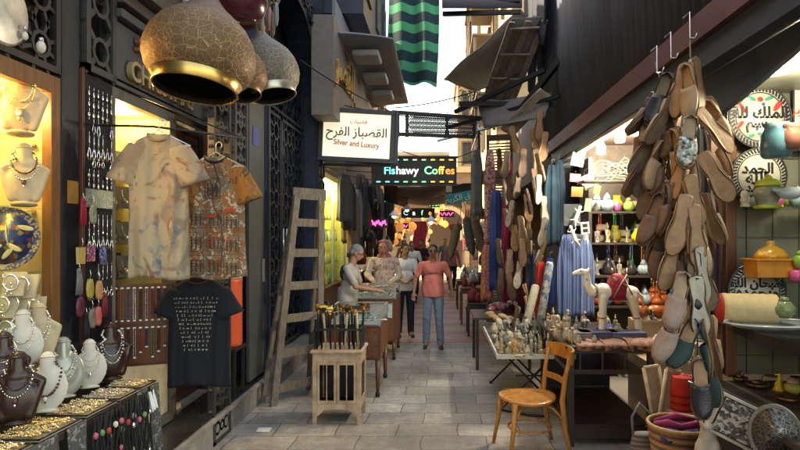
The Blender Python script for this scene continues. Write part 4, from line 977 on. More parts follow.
def hanger(lab, loc, rz, m):
    o = thing('coat_hanger', lab, 'hanger', loc, rz)
    MB().tube([(-.2, 0, -.12), (0, 0, -.02), (.2, 0, -.12)], .004, 6).tube([(-.2, 0, -.12), (.2, 0, -.12)], .004, 6).build('shoulder_wire', m, o)
    MB().tube([(0, 0, -.02), (0, 0, .03)] + [(.022 - .022 * math.cos(a), 0, .03 + .022 * math.sin(a)) for a in [PI * i / 8 * 1.3 for i in range(1, 9)]], .004, 6).tube([(.028 * math.cos(a), 0, -.045 + .028 * math.sin(a)) for a in [2 * PI * i / 14 for i in range(14)]], .003, 6, closed=True).build('hook', m, o)
def art_mat(name, ground, marks, scale, seed, thr=(.56, .6, .66, .71), soft=.02):
    if name in MC: return MC[name]
    m = bpy.data.materials.new(name); m.use_nodes = True; N = m.node_tree.nodes; L = m.node_tree.links; b = N['Principled BSDF']; b.inputs['Roughness'].default_value = .9
    tc = N.new('ShaderNodeTexCoord'); mp = N.new('ShaderNodeMapping'); mp.inputs['Location'].default_value = (seed, 0, seed * 2); mp.inputs['Scale'].default_value = (1, .15, .8); L.new(tc.outputs['Object'], mp.inputs[0])
    prev = None; base = N.new('ShaderNodeRGB'); base.outputs[0].default_value = (*ground, 1); cur = base.outputs[0]
    for i, c in enumerate(marks):
        n = N.new('ShaderNodeTexNoise'); n.inputs['Scale'].default_value = scale * (1 + .35 * i); n.inputs['Detail'].default_value = 3; n.inputs['Distortion'].default_value = 1.5
        mm = N.new('ShaderNodeMapping'); mm.inputs['Location'].default_value = (i * 3.7, i * 1.3, i * 5.1); L.new(mp.outputs[0], mm.inputs[0]); L.new(mm.outputs[0], n.inputs[0])
        r = N.new('ShaderNodeMapRange'); t0 = thr[min(i, len(thr) - 1)]; r.inputs['From Min'].default_value = t0; r.inputs['From Max'].default_value = t0 + soft; L.new(n.outputs[0], r.inputs[0])
        x = N.new('ShaderNodeMix'); x.data_type = 'RGBA'; L.new(r.outputs[0], x.inputs[0]); L.new(cur, x.inputs[6]); x.inputs[7].default_value = (*c, 1); cur = x.outputs[2]
    L.new(cur, b.inputs['Base Color']); MC[name] = m; return m
SCARAB = art_mat('sand_print_cotton', (.4, .33, .23), [(.27, .21, .15), (.15, .17, .21), (.26, .12, .07), (.1, .08, .07)], 5, 1, (.5, .6, .62, .66), .09)
PAPY = art_mat('papyrus_print', (.24, .17, .11), [(.28, .12, .04), (.12, .1, .09), (.4, .08, .05), (.5, .46, .38), (.05, .06, .12)], 13, 5, (.52, .6, .63, .56, .67), .05)
ORNG = art_mat('orange_print', (.3, .13, .035), [(.12, .07, .04), (.3, .2, .1)], 16, 9, (.6, .6))
STRIPE = pat('stripe_cuff', 'bands', [(.35, .25, .17), (.06, .05, .05)], 14, .9)
p = at(159, 134, 3.8); tee('long sand coloured t-shirt with faded ancient print on a wire hanger', p, R(14), .36, .95, SCARAB, SCARAB, mat('tan_rib', (.3, .22, .13), .9), 3, .27)
hanger('white wire hanger holding the sand coloured t-shirt', p + V((0, 0, .045)), R(6), WHITEP)
p2 = at(216, 156, 4.02); tee('printed papyrus style t-shirt with orange shoulder and black collar', p2, R(2), .4, .85, PAPY, ORNG, BLK, 11, .26)
hanger('pale looped wire hanger holding the papyrus print t-shirt', p2 + V((0, 0, .045)), R(-8), mat('cream_plastic', (.6, .55, .4), .4))
# printed motifs: framed figures down the second shirt, drawn as thin ink strips on its front
def ink(parent, marks, m, y=-.072):
    b = MB()
    for (x0, z0, x1, z1, w) in marks: b.bar((x0, y, z0), (x1, y, z1), w, .002, 0, (0, 1, 0))
    return b.build('print', m, parent)
s2 = bpy.data.objects['t_shirt.001']; mk = []; rnd = random.Random(3)
for (x0, z0, w_, h_) in ((-.17, -.5, .1, .12), (-.05, -.5, .1, .12), (.07, -.52, .1, .12), (-.17, -.66, .1, .13), (-.05, -.66, .1, .13), (.07, -.68, .1, .13), (-.17, -.82, .1, .13), (-.05, -.82, .1, .13), (.07, -.84, .1, .13), (-.06, -.3, .1, .14)):
    mk += [(x0, z0, x0 + w_, z0, .003), (x0, z0 + h_, x0 + w_, z0 + h_, .003), (x0, z0, x0, z0 + h_, .003), (x0 + w_, z0, x0 + w_, z0 + h_, .003)]
    for q in range(3):
        xx = x0 + .02 + q * .03; mk += [(xx, z0 + .015, xx, z0 + .08, .009), (xx - .008, z0 + .075, xx + .012, z0 + .075, .008), (xx - .006, z0 + .092, xx + .006, z0 + .092, .012), (xx, z0 + .05, xx + .014, z0 + .06, .004)]
pts_ = [(.0, -.06), (.03, -.16), (-.01, -.28), (.0, -.36), (.05, -.44), (.06, -.6), (.05, -.78)]
mk += [(a[0], a[1], c[0], c[1], .007) for a, c in zip(pts_, pts_[1:])]
ink(s2, mk, mat('dark_ink', (.07, .045, .04), .9), -.046)
ink(s2, [(-.06, -.42, .02, -.42, .022), (.07, -.38, .15, -.38, .025), (-.01, -.56, -.01, -.64, .012), (.1, -.56, .1, -.6, .02), (-.15, -.72, -.1, -.72, .012)], mat('rust_ink', (.32, .05, .03), .9), -.047)
t3 = thing('t_shirt', 'black t-shirt with a tapering block of small white hieroglyph marks', 't-shirt', at(199, 280, 4.12), R(-2))
bpy.data.objects.remove(t3)
t3 = tee('black t-shirt with a tapering block of small white hieroglyph marks', at(199, 277, 4.12), R(4), .42, .77, mat('navy_black_cotton', (.008, .01, .016), .9, var=.2), MC.get('navy_black_cotton'), BLK, 21, .22)
b = MB(); random.seed(4)
for i in range(13):
    z = -.15 - i * .03; w = .15 - .006 * i; x = -w
    while x < w:
        L_ = random.uniform(.006, .02)
        k = random.random()
        yy = -.07
        if k < .5: b.box(x, x + L_, yy, yy + .002, z, z + random.uniform(.004, .012))
        elif k < .8: b.box(x, x + .004, yy, yy + .002, z - .004, z + .016)
        else: b.ring(x + .007, z + .005, .006, .003, .002, 8, yy)
        x += L_ + random.uniform(.006, .014)
b.build('print', mat('white_ink', (.28, .27, .24), .8), t3)
# rod the shirts hang from
t = thing('hanging_rod', 'thin dark rod running out from the shop fascia above the t-shirts', 'rod', (-2.25, 3.95, 2.52))
MB().tube([(0, -.2, .0), (.36, -.15, 0), (.8, .3, .0)], .008, 8).build('rod', BLACK, t); MB().tube([(.05, .2, .3), (.8, .3, 0)], .006, 6).build('stay', BLACK, t)
# orange water cooler on a stand
t = thing('cooler_stand', 'narrow dark stand under the orange water cooler', 'stand', (-2.08, 5.62, .262))
MB().box(-.15, .15, -.15, .15, .44, .47).build('top', DARK, t, bevel=.004)
for x in (-.13, .11):
    for y in (-.13, .11): MB().box(x, x + .025, y, y + .025, 0, .44).build('leg', DARK, t)
ORC = mat('orange_plastic', (.65, .09, .035), .4, var=.08)
t = thing('water_cooler', 'ribbed orange water cooler with pale lid behind the black t-shirt', 'water cooler', (-2.08, 5.62, .732))
prof = [(.13, 0), (.145, .01)] + [(.148 + (.004 if i % 2 else 0), .03 + i * .022) for i in range(28)] + [(.15, .66)]
MB().lathe(prof, 28).build('body', ORC, t)
MB().lathe([(.152, .66), (.155, .675), (.15, .72), (.1, .735), (0, .74)], 28).build('lid', mat('pale_lid', (.6, .5, .42), .4), t); MB().box(-.02, .02, -.19, -.14, .06, .1).build('tap', WHITEP, t)
# ---- pierced brass lamps
def lamp_mat(name, col, warm, scale):
    m = bpy.data.materials.new(name); m.use_nodes = True; N = m.node_tree.nodes; L = m.node_tree.links; b = N['Principled BSDF']
    tc = N.new('ShaderNodeTexCoord')
    w1 = N.new('ShaderNodeTexVoronoi'); w1.feature = 'DISTANCE_TO_EDGE'; w1.inputs['Scale'].default_value = scale; L.new(tc.outputs['Object'], w1.inputs[0])
    w2 = N.new('ShaderNodeTexVoronoi'); w2.feature = 'DISTANCE_TO_EDGE'; w2.inputs['Scale'].default_value = scale * 6; L.new(tc.outputs['Object'], w2.inputs[0])
    r1 = N.new('ShaderNodeMapRange'); r1.inputs['From Min'].default_value = .01; r1.inputs['From Max'].default_value = .04; L.new(w1.outputs[0], r1.inputs[0])
    r2 = N.new('ShaderNodeMapRange'); r2.inputs['From Min'].default_value = .02; r2.inputs['From Max'].default_value = .1; L.new(w2.outputs[0], r2.inputs[0])
    sp = N.new('ShaderNodeSeparateXYZ'); L.new(tc.outputs['Object'], sp.inputs[0])
    gt = N.new('ShaderNodeMapRange'); gt.inputs['From Min'].default_value = .34; gt.inputs['From Max'].default_value = .27; L.new(sp.outputs[2], gt.inputs[0])
    mu = N.new('ShaderNodeMath'); mu.operation = 'MULTIPLY'; L.new(r1.outputs[0], mu.inputs[0]); L.new(r2.outputs[0], mu.inputs[1])
    iv = N.new('ShaderNodeMath'); iv.operation = 'SUBTRACT'; iv.inputs[0].default_value = 1; L.new(mu.outputs[0], iv.inputs[1])
    g2 = N.new('ShaderNodeMath'); g2.operation = 'MULTIPLY'; L.new(iv.outputs[0], g2.inputs[0]); L.new(gt.outputs[0], g2.inputs[1])
    mx = N.new('ShaderNodeMix'); mx.data_type = 'RGBA'; L.new(g2.outputs[0], mx.inputs[0]); mx.inputs[6].default_value = (*col, 1); mx.inputs[7].default_value = (*warm, 1); L.new(mx.outputs[2], b.inputs['Base Color'])
    b.inputs['Metallic'].default_value = .5; b.inputs['Roughness'].default_value = .5
    n = N.new('ShaderNodeTexNoise'); n.inputs['Scale'].default_value = 60; L.new(tc.outputs['Object'], n.inputs[0])
    ad = N.new('ShaderNodeMath'); ad.operation = 'ADD'; L.new(n.outputs[0], ad.inputs[0]); L.new(g2.outputs[0], ad.inputs[1])
    bp = N.new('ShaderNodeBump'); bp.inputs['Strength'].default_value = .5; bp.inputs['Distance'].default_value = .004; L.new(ad.outputs[0], bp.inputs['Height']); L.new(bp.outputs[0], b.inputs['Normal'])
    return m
def onion(lab, loc, w, h, m, rim, rot, top=.16, cat='lamp'):
    t = thing('pierced_lamp', lab, cat, loc, rot=rot); r = w / 2
    b = MB(); pr = [(.70, 0), (.80, .05), (.92, .12), (1.0, .24), (1.0, .34), (.94, .46), (.8, .58), (.58, .69), (.38, .78), (.25, .86), (.16, .93), (.12, 1.0)]
    # smooth profile
    P_ = []
    for i in range(len(pr) - 1):
        for k in range(3):
            f = k / 3; P_.append((pr[i][0] * (1 - f) + pr[i + 1][0] * f, pr[i][1] * (1 - f) + pr[i + 1][1] * f))
    P_.append(pr[-1])
    b.lathe([(a * r, z * h) for a, z in P_], 48); b.f.pop(); b.m.pop(); b.s.pop(); b.f.pop(); b.m.pop(); b.s.pop()
    b.build('shade', m, t, solid=.004)
    MB().lathe([(.725 * r, -.005), (.735 * r, -.05 * h), (.75 * r, -.055 * h), (.765 * r, -.05 * h), (.74 * r, .0), (.81 * r, .05 * h), (.80 * r, .055 * h), (.70 * r, .0)], 48, caps=False).build('rim', rim, t, solid=.003)
    MB().lathe([(.12 * r, h), (.1 * r, h * 1.04), (.03 * r, h * 1.08), (.02 * r, h * 1.12)], 16).build('cap', rim, t)
    MB().tube([(0, 0, h * 1.1), (0, 0, h * 1.1 + .8)], .006, 6).build('chain', BLACK, t)
    b = MB(); b.lathe([(.722 * r, -.05 * h)] + [(a * r * .975, z * h) for a, z in P_], 40, smooth=True); b.f = b.f[:-2]; b.m = b.m[:-2]; b.s = b.s[:-2]; b.build('shadow_lining', mat('lamp_inside_shadow', (.012, .009, .006), .8, var=0), t)  # near-black inner skin: the shade inside the lamp is put into its colour
    return t
ANT = lamp_mat('antique_brass', (.13, .065, .032), (.36, .22, .1), 24); ANT2 = lamp_mat('grey_brass', (.13, .1, .075), (.34, .31, .24), 24)
p = at(196, 85, 2.58); onion('large pierced brass onion lamp with bright rim, the biggest of the hanging lamps', p, .475, .46, ANT, BRASS, (R(-9), R(4), 0))
p = at(272, 93, 3.5); onion('pierced grey brass onion lamp tilted at the right of the lamp cluster', p, .37, .42, ANT2, mat('grey_brass_rim', (.5, .46, .36), .35, .8), (R(-8), R(-11), .3))
p = at(240, 92, 3.25); onion('pierced brown lamp half hidden between the two onion lamps', p, .3, .34, ANT, mat('dull_brass', (.25, .15, .07), .4, .8), (R(-10), R(-6), 0))
t = thing('globe_lamp', 'dark maroon globe lamp hanging behind the largest brass lamp', 'lamp', at(237, 22, 3.0))
MB().lathe([(.09, 0), (.13, .03), (.155, .09), (.15, .16), (.1, .23), (.04, .27), (.03, .34)], 32).build('globe', mat('maroon_lacquer', (.07, .012, .02), .25, var=.2), t)
MB().lathe([(.085, 0), (.095, -.008), (.1, .005)], 32, caps=False).build('rim', MC['maroon_lacquer'], t)
MB().ell((0, 0, .03), .035, 14, 8).build('bulb', mat('unlit_bulb', (.7, .68, .65), .2, var=0), t)
for i in range(7):
    t = thing('hanging_ornament', 'dangling %s ornament above the tilted lamp' % ['copper', 'leather', 'pale wood', 'dark metal', 'pinkish', 'brown', 'grey'][i], 'ornament', at(256 + i * 3.4, 2 + (i % 3) * 5, 3.3), group='ornaments dangling among the lamps')
    m_ = mat('ornament_%d' % i, [(.25, .12, .07), (.12, .07, .05), (.4, .3, .2), (.07, .07, .07), (.35, .15, .14), (.15, .09, .05), (.2, .2, .2)][i], .5)
    MB().tube([(0, 0, .2), (0, 0, 0)], .002, 5).build('string', BLACK, t); MB().lathe([(.004, 0), (.012, -.03), (.014, -.09), (.008, -.13), (0, -.14)], 10).build('body', m_, t)
for i, (px, py) in enumerate(((25, 36), (41, 47))):
    t = thing('clear_bulb', ['small clear bulb against the carved panel', 'larger clear bulb lower on the carved panel'][i], 'bulb', onX(px, py, LX + .12)); s_ = .7 + .4 * i
    MB().ell((0, 0, 0), (.022 * s_, .022 * s_, .032 * s_), 12, 8).build('glass', mat('pale_bulb', (.6, .55, .45), .15), t); MB().lathe([(.012 * s_, .028), (.012 * s_, .05), (0, .052)], 10).build('cap', STEEL, t)
t = thing('round_tray', 'engraved pale metal tray hanging above the lit window', 'tray', onX(0, 8, LX + .08))
MB().lathe([(0, .0), (.12, .0), (.15, .01), (.17, .012)], 36, M=Matrix.Rotation(R(90), 4, 'Y')).build('dish', pat('engraved_tin', 'mosaic', [(.12, .12, .1), (.4, .38, .32)], 60, .4, .6), t)
MB().lathe([(.17, .0), (.185, .012), (.17, .02)], 36, M=Matrix.Rotation(R(90), 4, 'Y')).build('rim', TIN, t)
# ================================================================ SLIPPERS, GARMENTS, FIGURINES AND FURNITURE on the right
SOLE = [(-.036, .0), (-.03, -.012), (0, -.02), (.03, -.012), (.037, .0), (.036, .05), (.03, .1), (.036, .15), (.049, .2), (.047, .245), (.032, .28), (.008, .3), (-.018, .296), (-.038, .27), (-.047, .23), (-.046, .19), (-.034, .14), (-.029, .1), (-.034, .05)]
def slipper_fn(sole, upper, style=0):
    """hangs by its heel: heel at the origin, toe pointing down, sole facing -y"""
    def f():
        t = thing('slipper', '', 'slipper')
        b = MB(); pts = [(x, -z) for x, z in SOLE]; n = len(pts)
        rings = []
        for (y, k) in ((-.007, .93), (-.004, 1), (.004, 1), (.007, .95)):
            rings.append([(x * k, y + .03 * max(0, (-z - .15) / .15) ** 2 + .006 * math.sin(-z * 10), (z + .14) * (1 if k == 1 else .985) - .14) for x, z in pts])
        b.loft(rings, smooth=False); b.build('sole', sole, t)
        MB().tube([(x * .99, .0 + .03 * max(0, (-z - .15) / .15) ** 2, z) for x, z in pts], .0042, 5, closed=True).build('welt', leather('welt_leather', (.1, .055, .03)), t)
        b = MB(); R_ = []
        N_ = 11
        for i in range(9):
            u = i / 8; z = -.11 - .18 * u
            w = .036 + .013 * math.sin(PI * min(1, u * 1.15)) if u < .85 else .036 - .02 * (u - .85) / .15
            hgt = (.042 if style == 0 else .05) * (1 - .45 * u) * (1 if u < .9 else .6)
            R_.append([(w * 1.02 * math.cos(a), .006 + hgt * max(0, math.sin(a)) ** .8 + .03 * u * u, z - .018 * math.sin(a) * (1 - u)) for a in [PI * j / N_ for j in range(N_ + 1)]])
        vs = [p for r in R_ for p in r]; k = N_ + 1
        b.add(vs, [(i * k + j, i * k + j + 1, (i + 1) * k + j + 1, (i + 1) * k + j) for i in range(8) for j in range(N_)], 0, True)
        b.build('upper', upper, t, solid=.004)
        b = MB()
        rim = [(x, y, z) for (x, y, z) in [(-.036, .008, -.12), (-.034, .022, -.06), (-.03, .03, -.01), (0, .034, .012), (.03, .03, -.01), (.034, .022, -.06), (.036, .008, -.12)]]
        low = [(x, .004, z) for x, _, z in rim]
        b.add(rim + low, [(i, i + 1, i + 8, i + 7) for i in range(6)], 0, True); b.build('heel_guard', upper, t, solid=.004)
        return t
    return f
def leather(n, c, r=.55): return mat(n, c, r, var=.3, scale=11, bump=.2, bscale=90)
TAN = leather('tan_leather', (.33, .19, .1)); PALE = leather('pale_leather', (.34, .23, .14)); GRYL = leather('grey_leather', (.16, .11, .07)); BRL = leather('brown_leather', (.12, .065, .038)); BKL = leather('black_leather', (.02, .02, .025), .35)
GRN = leather('dark_green_velvet', (.01, .035, .035), .7); MOSL = pat('sequin_leather', 'vor', [(.3, .4, .4), (.1, .15, .15), (.5, .5, .45), (.05, .07, .07), (.35, .25, .2)], 70, .3, .3)
WOV = leather('blush_woven', (.27, .19, .15)); WHT = leather('off_white_leather', (.4, .37, .3))
SP = {k: Proto(slipper_fn(a, b_)) for k, (a, b_) in dict(tan=(TAN, TAN), tanbrown=(TAN, BRL), tanpale=(TAN, PALE), grey=(GRYL, PALE), dark=(BRL, BRL), green=(TAN, GRN), black=(GRYL, BKL), mos=(PALE, MOSL), woven=(PALE, WOV), white=(WHT, GRYL), navy=(TAN, BKL)).items()}
desc = dict(tan='plain tan leather slipper', tanbrown='tan soled slipper with brown upper', tanpale='tan soled slipper with pale upper', grey='greyish leather slipper', dark='dark brown slipper', green='dark green velvet slipper with tan sole', black='black leather slipper', mos='sequin covered slipper', woven='blush coloured woven slipper', white='off white slipper', navy='navy black slipper with tan sole')
# near bundle: px, py of the heel, depth, kind, tilt in the picture plane, turn about the vertical, note
SL = [(684, 66, 3.2, 'tanbrown', 14, -60, 'at the very top, left side'), (696, 60, 3.2, 'tan', -14, 40, 'at the very top, right side'), (688, 66, 3.12, 'tanpale', -4, 120, 'top centre, showing its edge'),
 (668, 76, 3.3, 'black', 22, 150, 'upper left, toe out'), (690, 118, 3.1, 'mos', 8, 170, 'below the top pair'), (700, 112, 3.2, 'tan', -46, 20, 'sticking out to the right, upper'), (672, 100, 3.25, 'grey', 26, 30, 'long, upper left'),
 (660, 96, 3.35, 'dark', 30, 60, 'left fringe, upper'), (652, 100, 3.4, 'grey', 6, -30, 'left fringe, top'), (658, 130, 3.35, 'grey', 28, 10, 'left fringe, middle'), (664, 150, 3.3, 'dark', 10, 100, 'under the grey ones on the left'), (648, 150, 3.4, 'dark', 24, 40, 'lowest left fringe'),
 (686, 148, 3.1, 'tanpale', 14, -75, 'middle, edge on'), (694, 146, 3.12, 'tan', -18, 60, 'middle right, turned'), (702, 156, 3.15, 'tan', -34, -20, 'right side, middle'), (690, 178, 3.02, 'tan', -16, 8, 'broad sole, centre of the bundle'), (686, 198, 3.0, 'tan', 14, -8, 'broad sole, lower centre left'), (694, 208, 3.0, 'tan', -4, 10, 'broad sole, lower centre right'),
 (672, 186, 3.15, 'dark', 12, 80, 'dark, left of the broad soles'), (662, 196, 3.2, 'dark', 20, 130, 'dark left edge, lower'), (704, 196, 3.15, 'tanpale', -20, -70, 'right edge, edge on'), (676, 236, 3.05, 'tanpale', 10, 0, 'pale sole under the broad ones'), (660, 230, 3.2, 'dark', 4, 170, 'small dark, left under'),
 (692, 252, 3.02, 'black', -4, 175, 'showing its dark upper'), (700, 250, 3.0, 'white', -8, 20, 'off centre, pale'), (696, 280, 2.98, 'white', -6, -6, 'long pale sole below'), (684, 275, 3.02, 'woven', 16, 165, 'woven, left'), (680, 310, 3.0, 'woven', 24, 150, 'woven, bottom left'),
 (696, 322, 3.0, 'green', 26, 140, 'velvet, lower left'), (704, 322, 2.98, 'green', -10, 60, 'velvet, lower right'), (708, 318, 3.05, 'tan', -4, -75, 'edge on, lower right'), (700, 360, 2.98, 'navy', -2, 160, 'lowest of all, over the counter edge'), (706, 355, 3.05, 'green', -14, 100, 'just above the lowest'),
 (676, 130, 3.2, 'tan', -6, 100, 'inner, upper'), (682, 225, 3.1, 'dark', 4, 60, 'inner, middle'), (700, 228, 3.1, 'tanpale', -12, 110, 'inner right'), (712, 130, 3.25, 'tan', -30, 60, 'outer right, upper'), (656, 170, 3.35, 'dark', 16, -40, 'left fringe, lower'), (668, 215, 3.2, 'dark', 14, 20, 'brown, left of the pale sole'), (708, 100, 3.3, 'tan', -24, 120, 'behind the top pair, right'),
 (644, 118, 3.45, 'dark', 4, 90, 'outer left fringe'), (650, 128, 3.45, 'grey', 14, 120, 'behind the left fringe'), (664, 90, 3.4, 'tanbrown', 8, 60, 'behind, top left'), (688, 240, 3.12, 'woven', 4, 90, 'behind the black one'), (690, 300, 3.1, 'tanpale', 8, 120, 'behind the woven pair')]
rs2 = random.Random(6)
for i in range(22):
    u = i / 21; SL.append((int(690 - 22 * (1 - u) + rs2.uniform(-16, 16)), int(84 + 200 * u), 3.32 + rs2.uniform(-.05, .08), rs2.choice(['tan', 'dark', 'tanbrown', 'tanpale', 'dark', 'grey']), rs2.uniform(-28, 30), rs2.uniform(-180, 180), 'inner layer, %s' % ['upper part', 'upper middle', 'middle', 'lower middle', 'lower part'][min(4, int(u * 5))]))
for (px, py, Y, k, tilt, turn, note) in SL:
    p = at(px, py, Y)
    rot = (Matrix.Rotation(R(tilt * 1.0), 3, 'Y') @ Matrix.Rotation(R(turn), 3, 'Z') @ Matrix.Rotation(R(random.uniform(-6, 6)), 3, 'X')).to_euler()
    SP[k].put('%s in the near bundle, %s' % (desc[k].replace('navy black', 'navy'), note), p, rot, (random.uniform(.98, 1.1), 1.1, random.uniform(.92, 1.02)), 'slipper', 'slippers strung up in the near bundle')
for i, (x, y0, y1) in enumerate(((690, 40, 380), (672, 74, 230), (655, 62, 100))):
    a = at(x, y0, 3.25 + .2 * i); c = at(x + 8, y1, 3.1 + .2 * i)
    MB().tube([a, a.lerp(c, .5) + V((.01, 0, 0)), c], .004, 6).build('bundle_cord', GRYL, label=['main', 'second', 'short third'][i] + ' cord that the bundle of slippers is strung on', cat='cord')
for i, (x, y) in enumerate(((657, 72), (671, 58), (690, 38))):
    a = at(x, y, 3.55); MB().tube([a + V((0, .1, .16)), a + V((0, 0, .16)), a, a + V((.02, -.03, -.01)), a + V((.03, -.04, .02))], .005, 6).build('metal_hook', STEEL, label='white metal hook under the red beam, %s' % ['farthest of three', 'middle of three', 'nearest of three'][i], cat='hook', group='hooks under the red beam')
# far bundles
kf = ['dark', 'grey', 'tanbrown', 'white', 'dark', 'grey', 'tan', 'black']
cols = [(500, 150, 300, 7.9, 5), (511, 128, 300, 7.8, 7), (522, 150, 330, 7.4, 8), (531, 130, 250, 7.5, 6), (541, 112, 262, 7.2, 7)]
for ci, (px, y0, y1, Y, n) in enumerate(cols):
    for i in range(n):
        k = kf[(i * 3 + ci * 2) % 8]
        if ci == 4: k = ['tan', 'tan', 'tan', 'white', 'white', 'white', 'grey'][i]
        p = at(px + random.uniform(-5, 5), y0 + (y1 - y0) * i / n, Y + random.uniform(-.1, .1))
        rot = (Matrix.Rotation(R(random.uniform(-16, 16)), 3, 'Y') @ Matrix.Rotation(R(random.uniform(-70, 70)), 3, 'Z')).to_euler()
        SP[k].put('%s, %s down the %s far string beside the garments' % (desc[k], ['first', 'second', 'third', 'fourth', 'fifth', 'sixth', 'seventh', 'eighth'][i], ['first', 'second', 'third', 'fourth', 'fifth'][ci]), p, rot, 1.15, 'slipper', 'slippers on the far strings')
# ---------------------------------------------------------------- hanging garments
def garment(lab, loc, w, d, h, m, n=7, seed=1, top=.35, rz=0, name='hanging_garment', cat='garment', gr=None, bands=None):
    t = thing(name, lab, cat, loc, rz, gr); rings = []; N_ = 64
    for i in range(15):
        u = i / 14; k = top + (1 - top) * min(1, u * 3.2) ** .6; k *= 1 + .04 * math.sin(u * 8 + seed)
        rings.append([(w / 2 * k * math.cos(a) * (1 + .1 * math.sin(n * a + seed)), d / 2 * (k * .8 + .2) * math.sin(a) * (1 + .3 * math.sin(n * a * 1 + seed) + .12 * math.sin((2 * n + 1) * a + 2 * seed + u)) , -h * u + .02 * math.sin(a * 3 + seed) * u) for a in [2 * PI * j / N_ for j in range(N_)]])
    MB().loft(rings).build('cloth', m, t)
    MB().tube([(0, 0, 0), (0, 0, .06), (.02, 0, .08), (.035, 0, .06)], .004, 6).build('hook', STEEL, t)
    return t
FAB = lambda n, c: mat(n, c, .9, var=.25, scale=5, sheen=.1)
gl = [(490, 150, 245, 8.9, .17, pat('red_white_tassels', 'vor', [(.5, .3, .25), (.3, .05, .06), (.5, .4, .35), (.4, .12, .1)], 40, .9), 'red and white fringed scarf on the wooden shutter'),
 (487, 245, 300, 8.7, .17, pat('orange_tassels', 'vor', [(.6, .2, .02), (.5, .08, .1), (.55, .35, .05), (.4, .1, .3)], 45, .9), 'bright orange and pink tasselled scarf low on the shutter'),
 (496, 190, 290, 8.6, .2, FAB('deep_blue_cloth', (.02, .05, .17)), 'deep blue cloth with pale border beside the tasselled scarf'),
 (508, 160, 325, 8.4, .18, FAB('crimson_cloth', (.22, .01, .04)), 'long crimson cloth behind the hanging slippers'),
 (518, 225, 315, 8.2, .2, FAB('maroon_cloth', (.1, .01, .02)), 'maroon cloth behind the far slippers'),
 (552, 165, 245, 7.5, .2, FAB('teal_cloth', (.008, .035, .055)), 'dark teal cloth right of the white slippers'),
 (559, 160, 240, 7.6, .16, FAB('petrol_cloth', (.02, .045, .07)), 'petrol blue cloth at the shop jamb'),
 (541, 262, 318, 7.3, .13, FAB('scarlet_cloth', (.42, .02, .012)), 'scarlet cloth hanging above the trinket table'),
 (550, 258, 305, 7.2, .12, FAB('royal_blue_cloth', (.02, .06, .3)), 'royal blue cloth beside the scarlet one'),
 (532, 250, 310, 7.5, .16, FAB('dark_denim_cloth', (.02, .03, .06)), 'dark denim coloured cloth behind the rolled rugs'),
 (568, 235, 318, 6.9, .26, pat('blue_stripe_cloth', 'bands', [(.05, .09, .2), (.12, .18, .32), (.03, .05, .13)], 5, .9), 'light blue striped robe, left of two'),
 (584, 240, 316, 6.95, .24, pat('blue_stripe_cloth2', 'bands', [(.08, .12, .24), (.04, .06, .15), (.13, .19, .32)], 4, .9), 'light blue striped robe, right of two'),
 (477, 150, 215, 10.2, .2, FAB('grey_cloth', (.16, .16, .15)), 'grey cloth on the far side of the shutter'),
 (700, 130, 320, 3.75, .13, FAB('black_cloth', (.02, .018, .02)), 'black cloth hanging behind the near bundle of slippers'),
 (712, 200, 330, 3.8, .1, FAB('dark_plum_cloth', (.05, .02, .03)), 'dark plum cloth against the vitrine post')]
for i, (px, y0, y1, Y, w, m, lab) in enumerate(gl):
    a = at(px, y0, Y); h = (y1 - y0) / F * Y
    garment(lab, a, w, .1, h, m, 5 + i % 4, i, .5, random.uniform(-.3, .3), gr='cloths hanging along the right side')
# rolled rugs standing on the table
for i, (px, y0, y1, Y, r, m, lab) in enumerate(((536, 262, 345, 6.4, .045, pat('blue_rug', 'vor', [(.12, .16, .2), (.3, .3, .25), (.05, .08, .15), (.2, .22, .16)], 30, .95), 'rolled blue and grey patterned rug standing on the trinket table'), (522, 285, 338, 6.9, .05, mat('sage_rug', (.3, .28, .2), .95, var=.2), 'rolled sage coloured mat standing behind the blue rug'))):
    a = at(px, y1, Y); c = at(px + 14, y0, Y + .15); t = thing('rolled_rug', lab, 'rug', a)
    d = c - a; b = MB(); b.tube([(0, 0, 0), tuple(d * .5 + V((.005, 0, 0))), tuple(d * .97), tuple(d)], [r * 1.05, r, r, r * .7], 18); b.build('roll', m, t)
    b = MB(); b.tube([tuple(d * .98 + V((math.cos(a_) * r * .5 * a_ / 12, math.sin(a_) * r * .5 * a_ / 12, .004))) for a_ in [k * .5 for k in range(24)]], .003, 5); b.build('rolled_edge', m, t)
# louvred shutter
t = thing('louvred_shutter', 'old brown louvred shutter behind the tasselled scarves', 'shutter', (1.0, 9.7, 0))
SHM = mat('shutter_wood', (.14, .105, .08), .7, var=.3, scale=7, bump=.2)
hx = .22; y_ = 0
b = MB(); b.box(-hx, -hx + .04, -.03, .02, .35, 3.5); b.box(hx - .04, hx, -.03, .02, .35, 3.5); b.box(-hx + .04, hx - .04, -.03, .02, .35, .45); b.box(-hx + .04, hx - .04, -.03, .02, 1.45, 1.58); b.box(-hx + .04, hx - .04, -.03, .02, 3.4, 3.5); b.build('frame', SHM, t)
b = MB(); z = .5
while z < 3.36:
    if not 1.4 < z < 1.6: b.box(-hx + .04, hx - .04, -.02, .02, -.004, .004, 0, Matrix.Translation((0, 0, z)) @ Matrix.Rotation(R(35), 4, 'X'))
    z += .05
b.build('slats', SHM, t)
t.rotation_euler = (0, 0, R(-18))
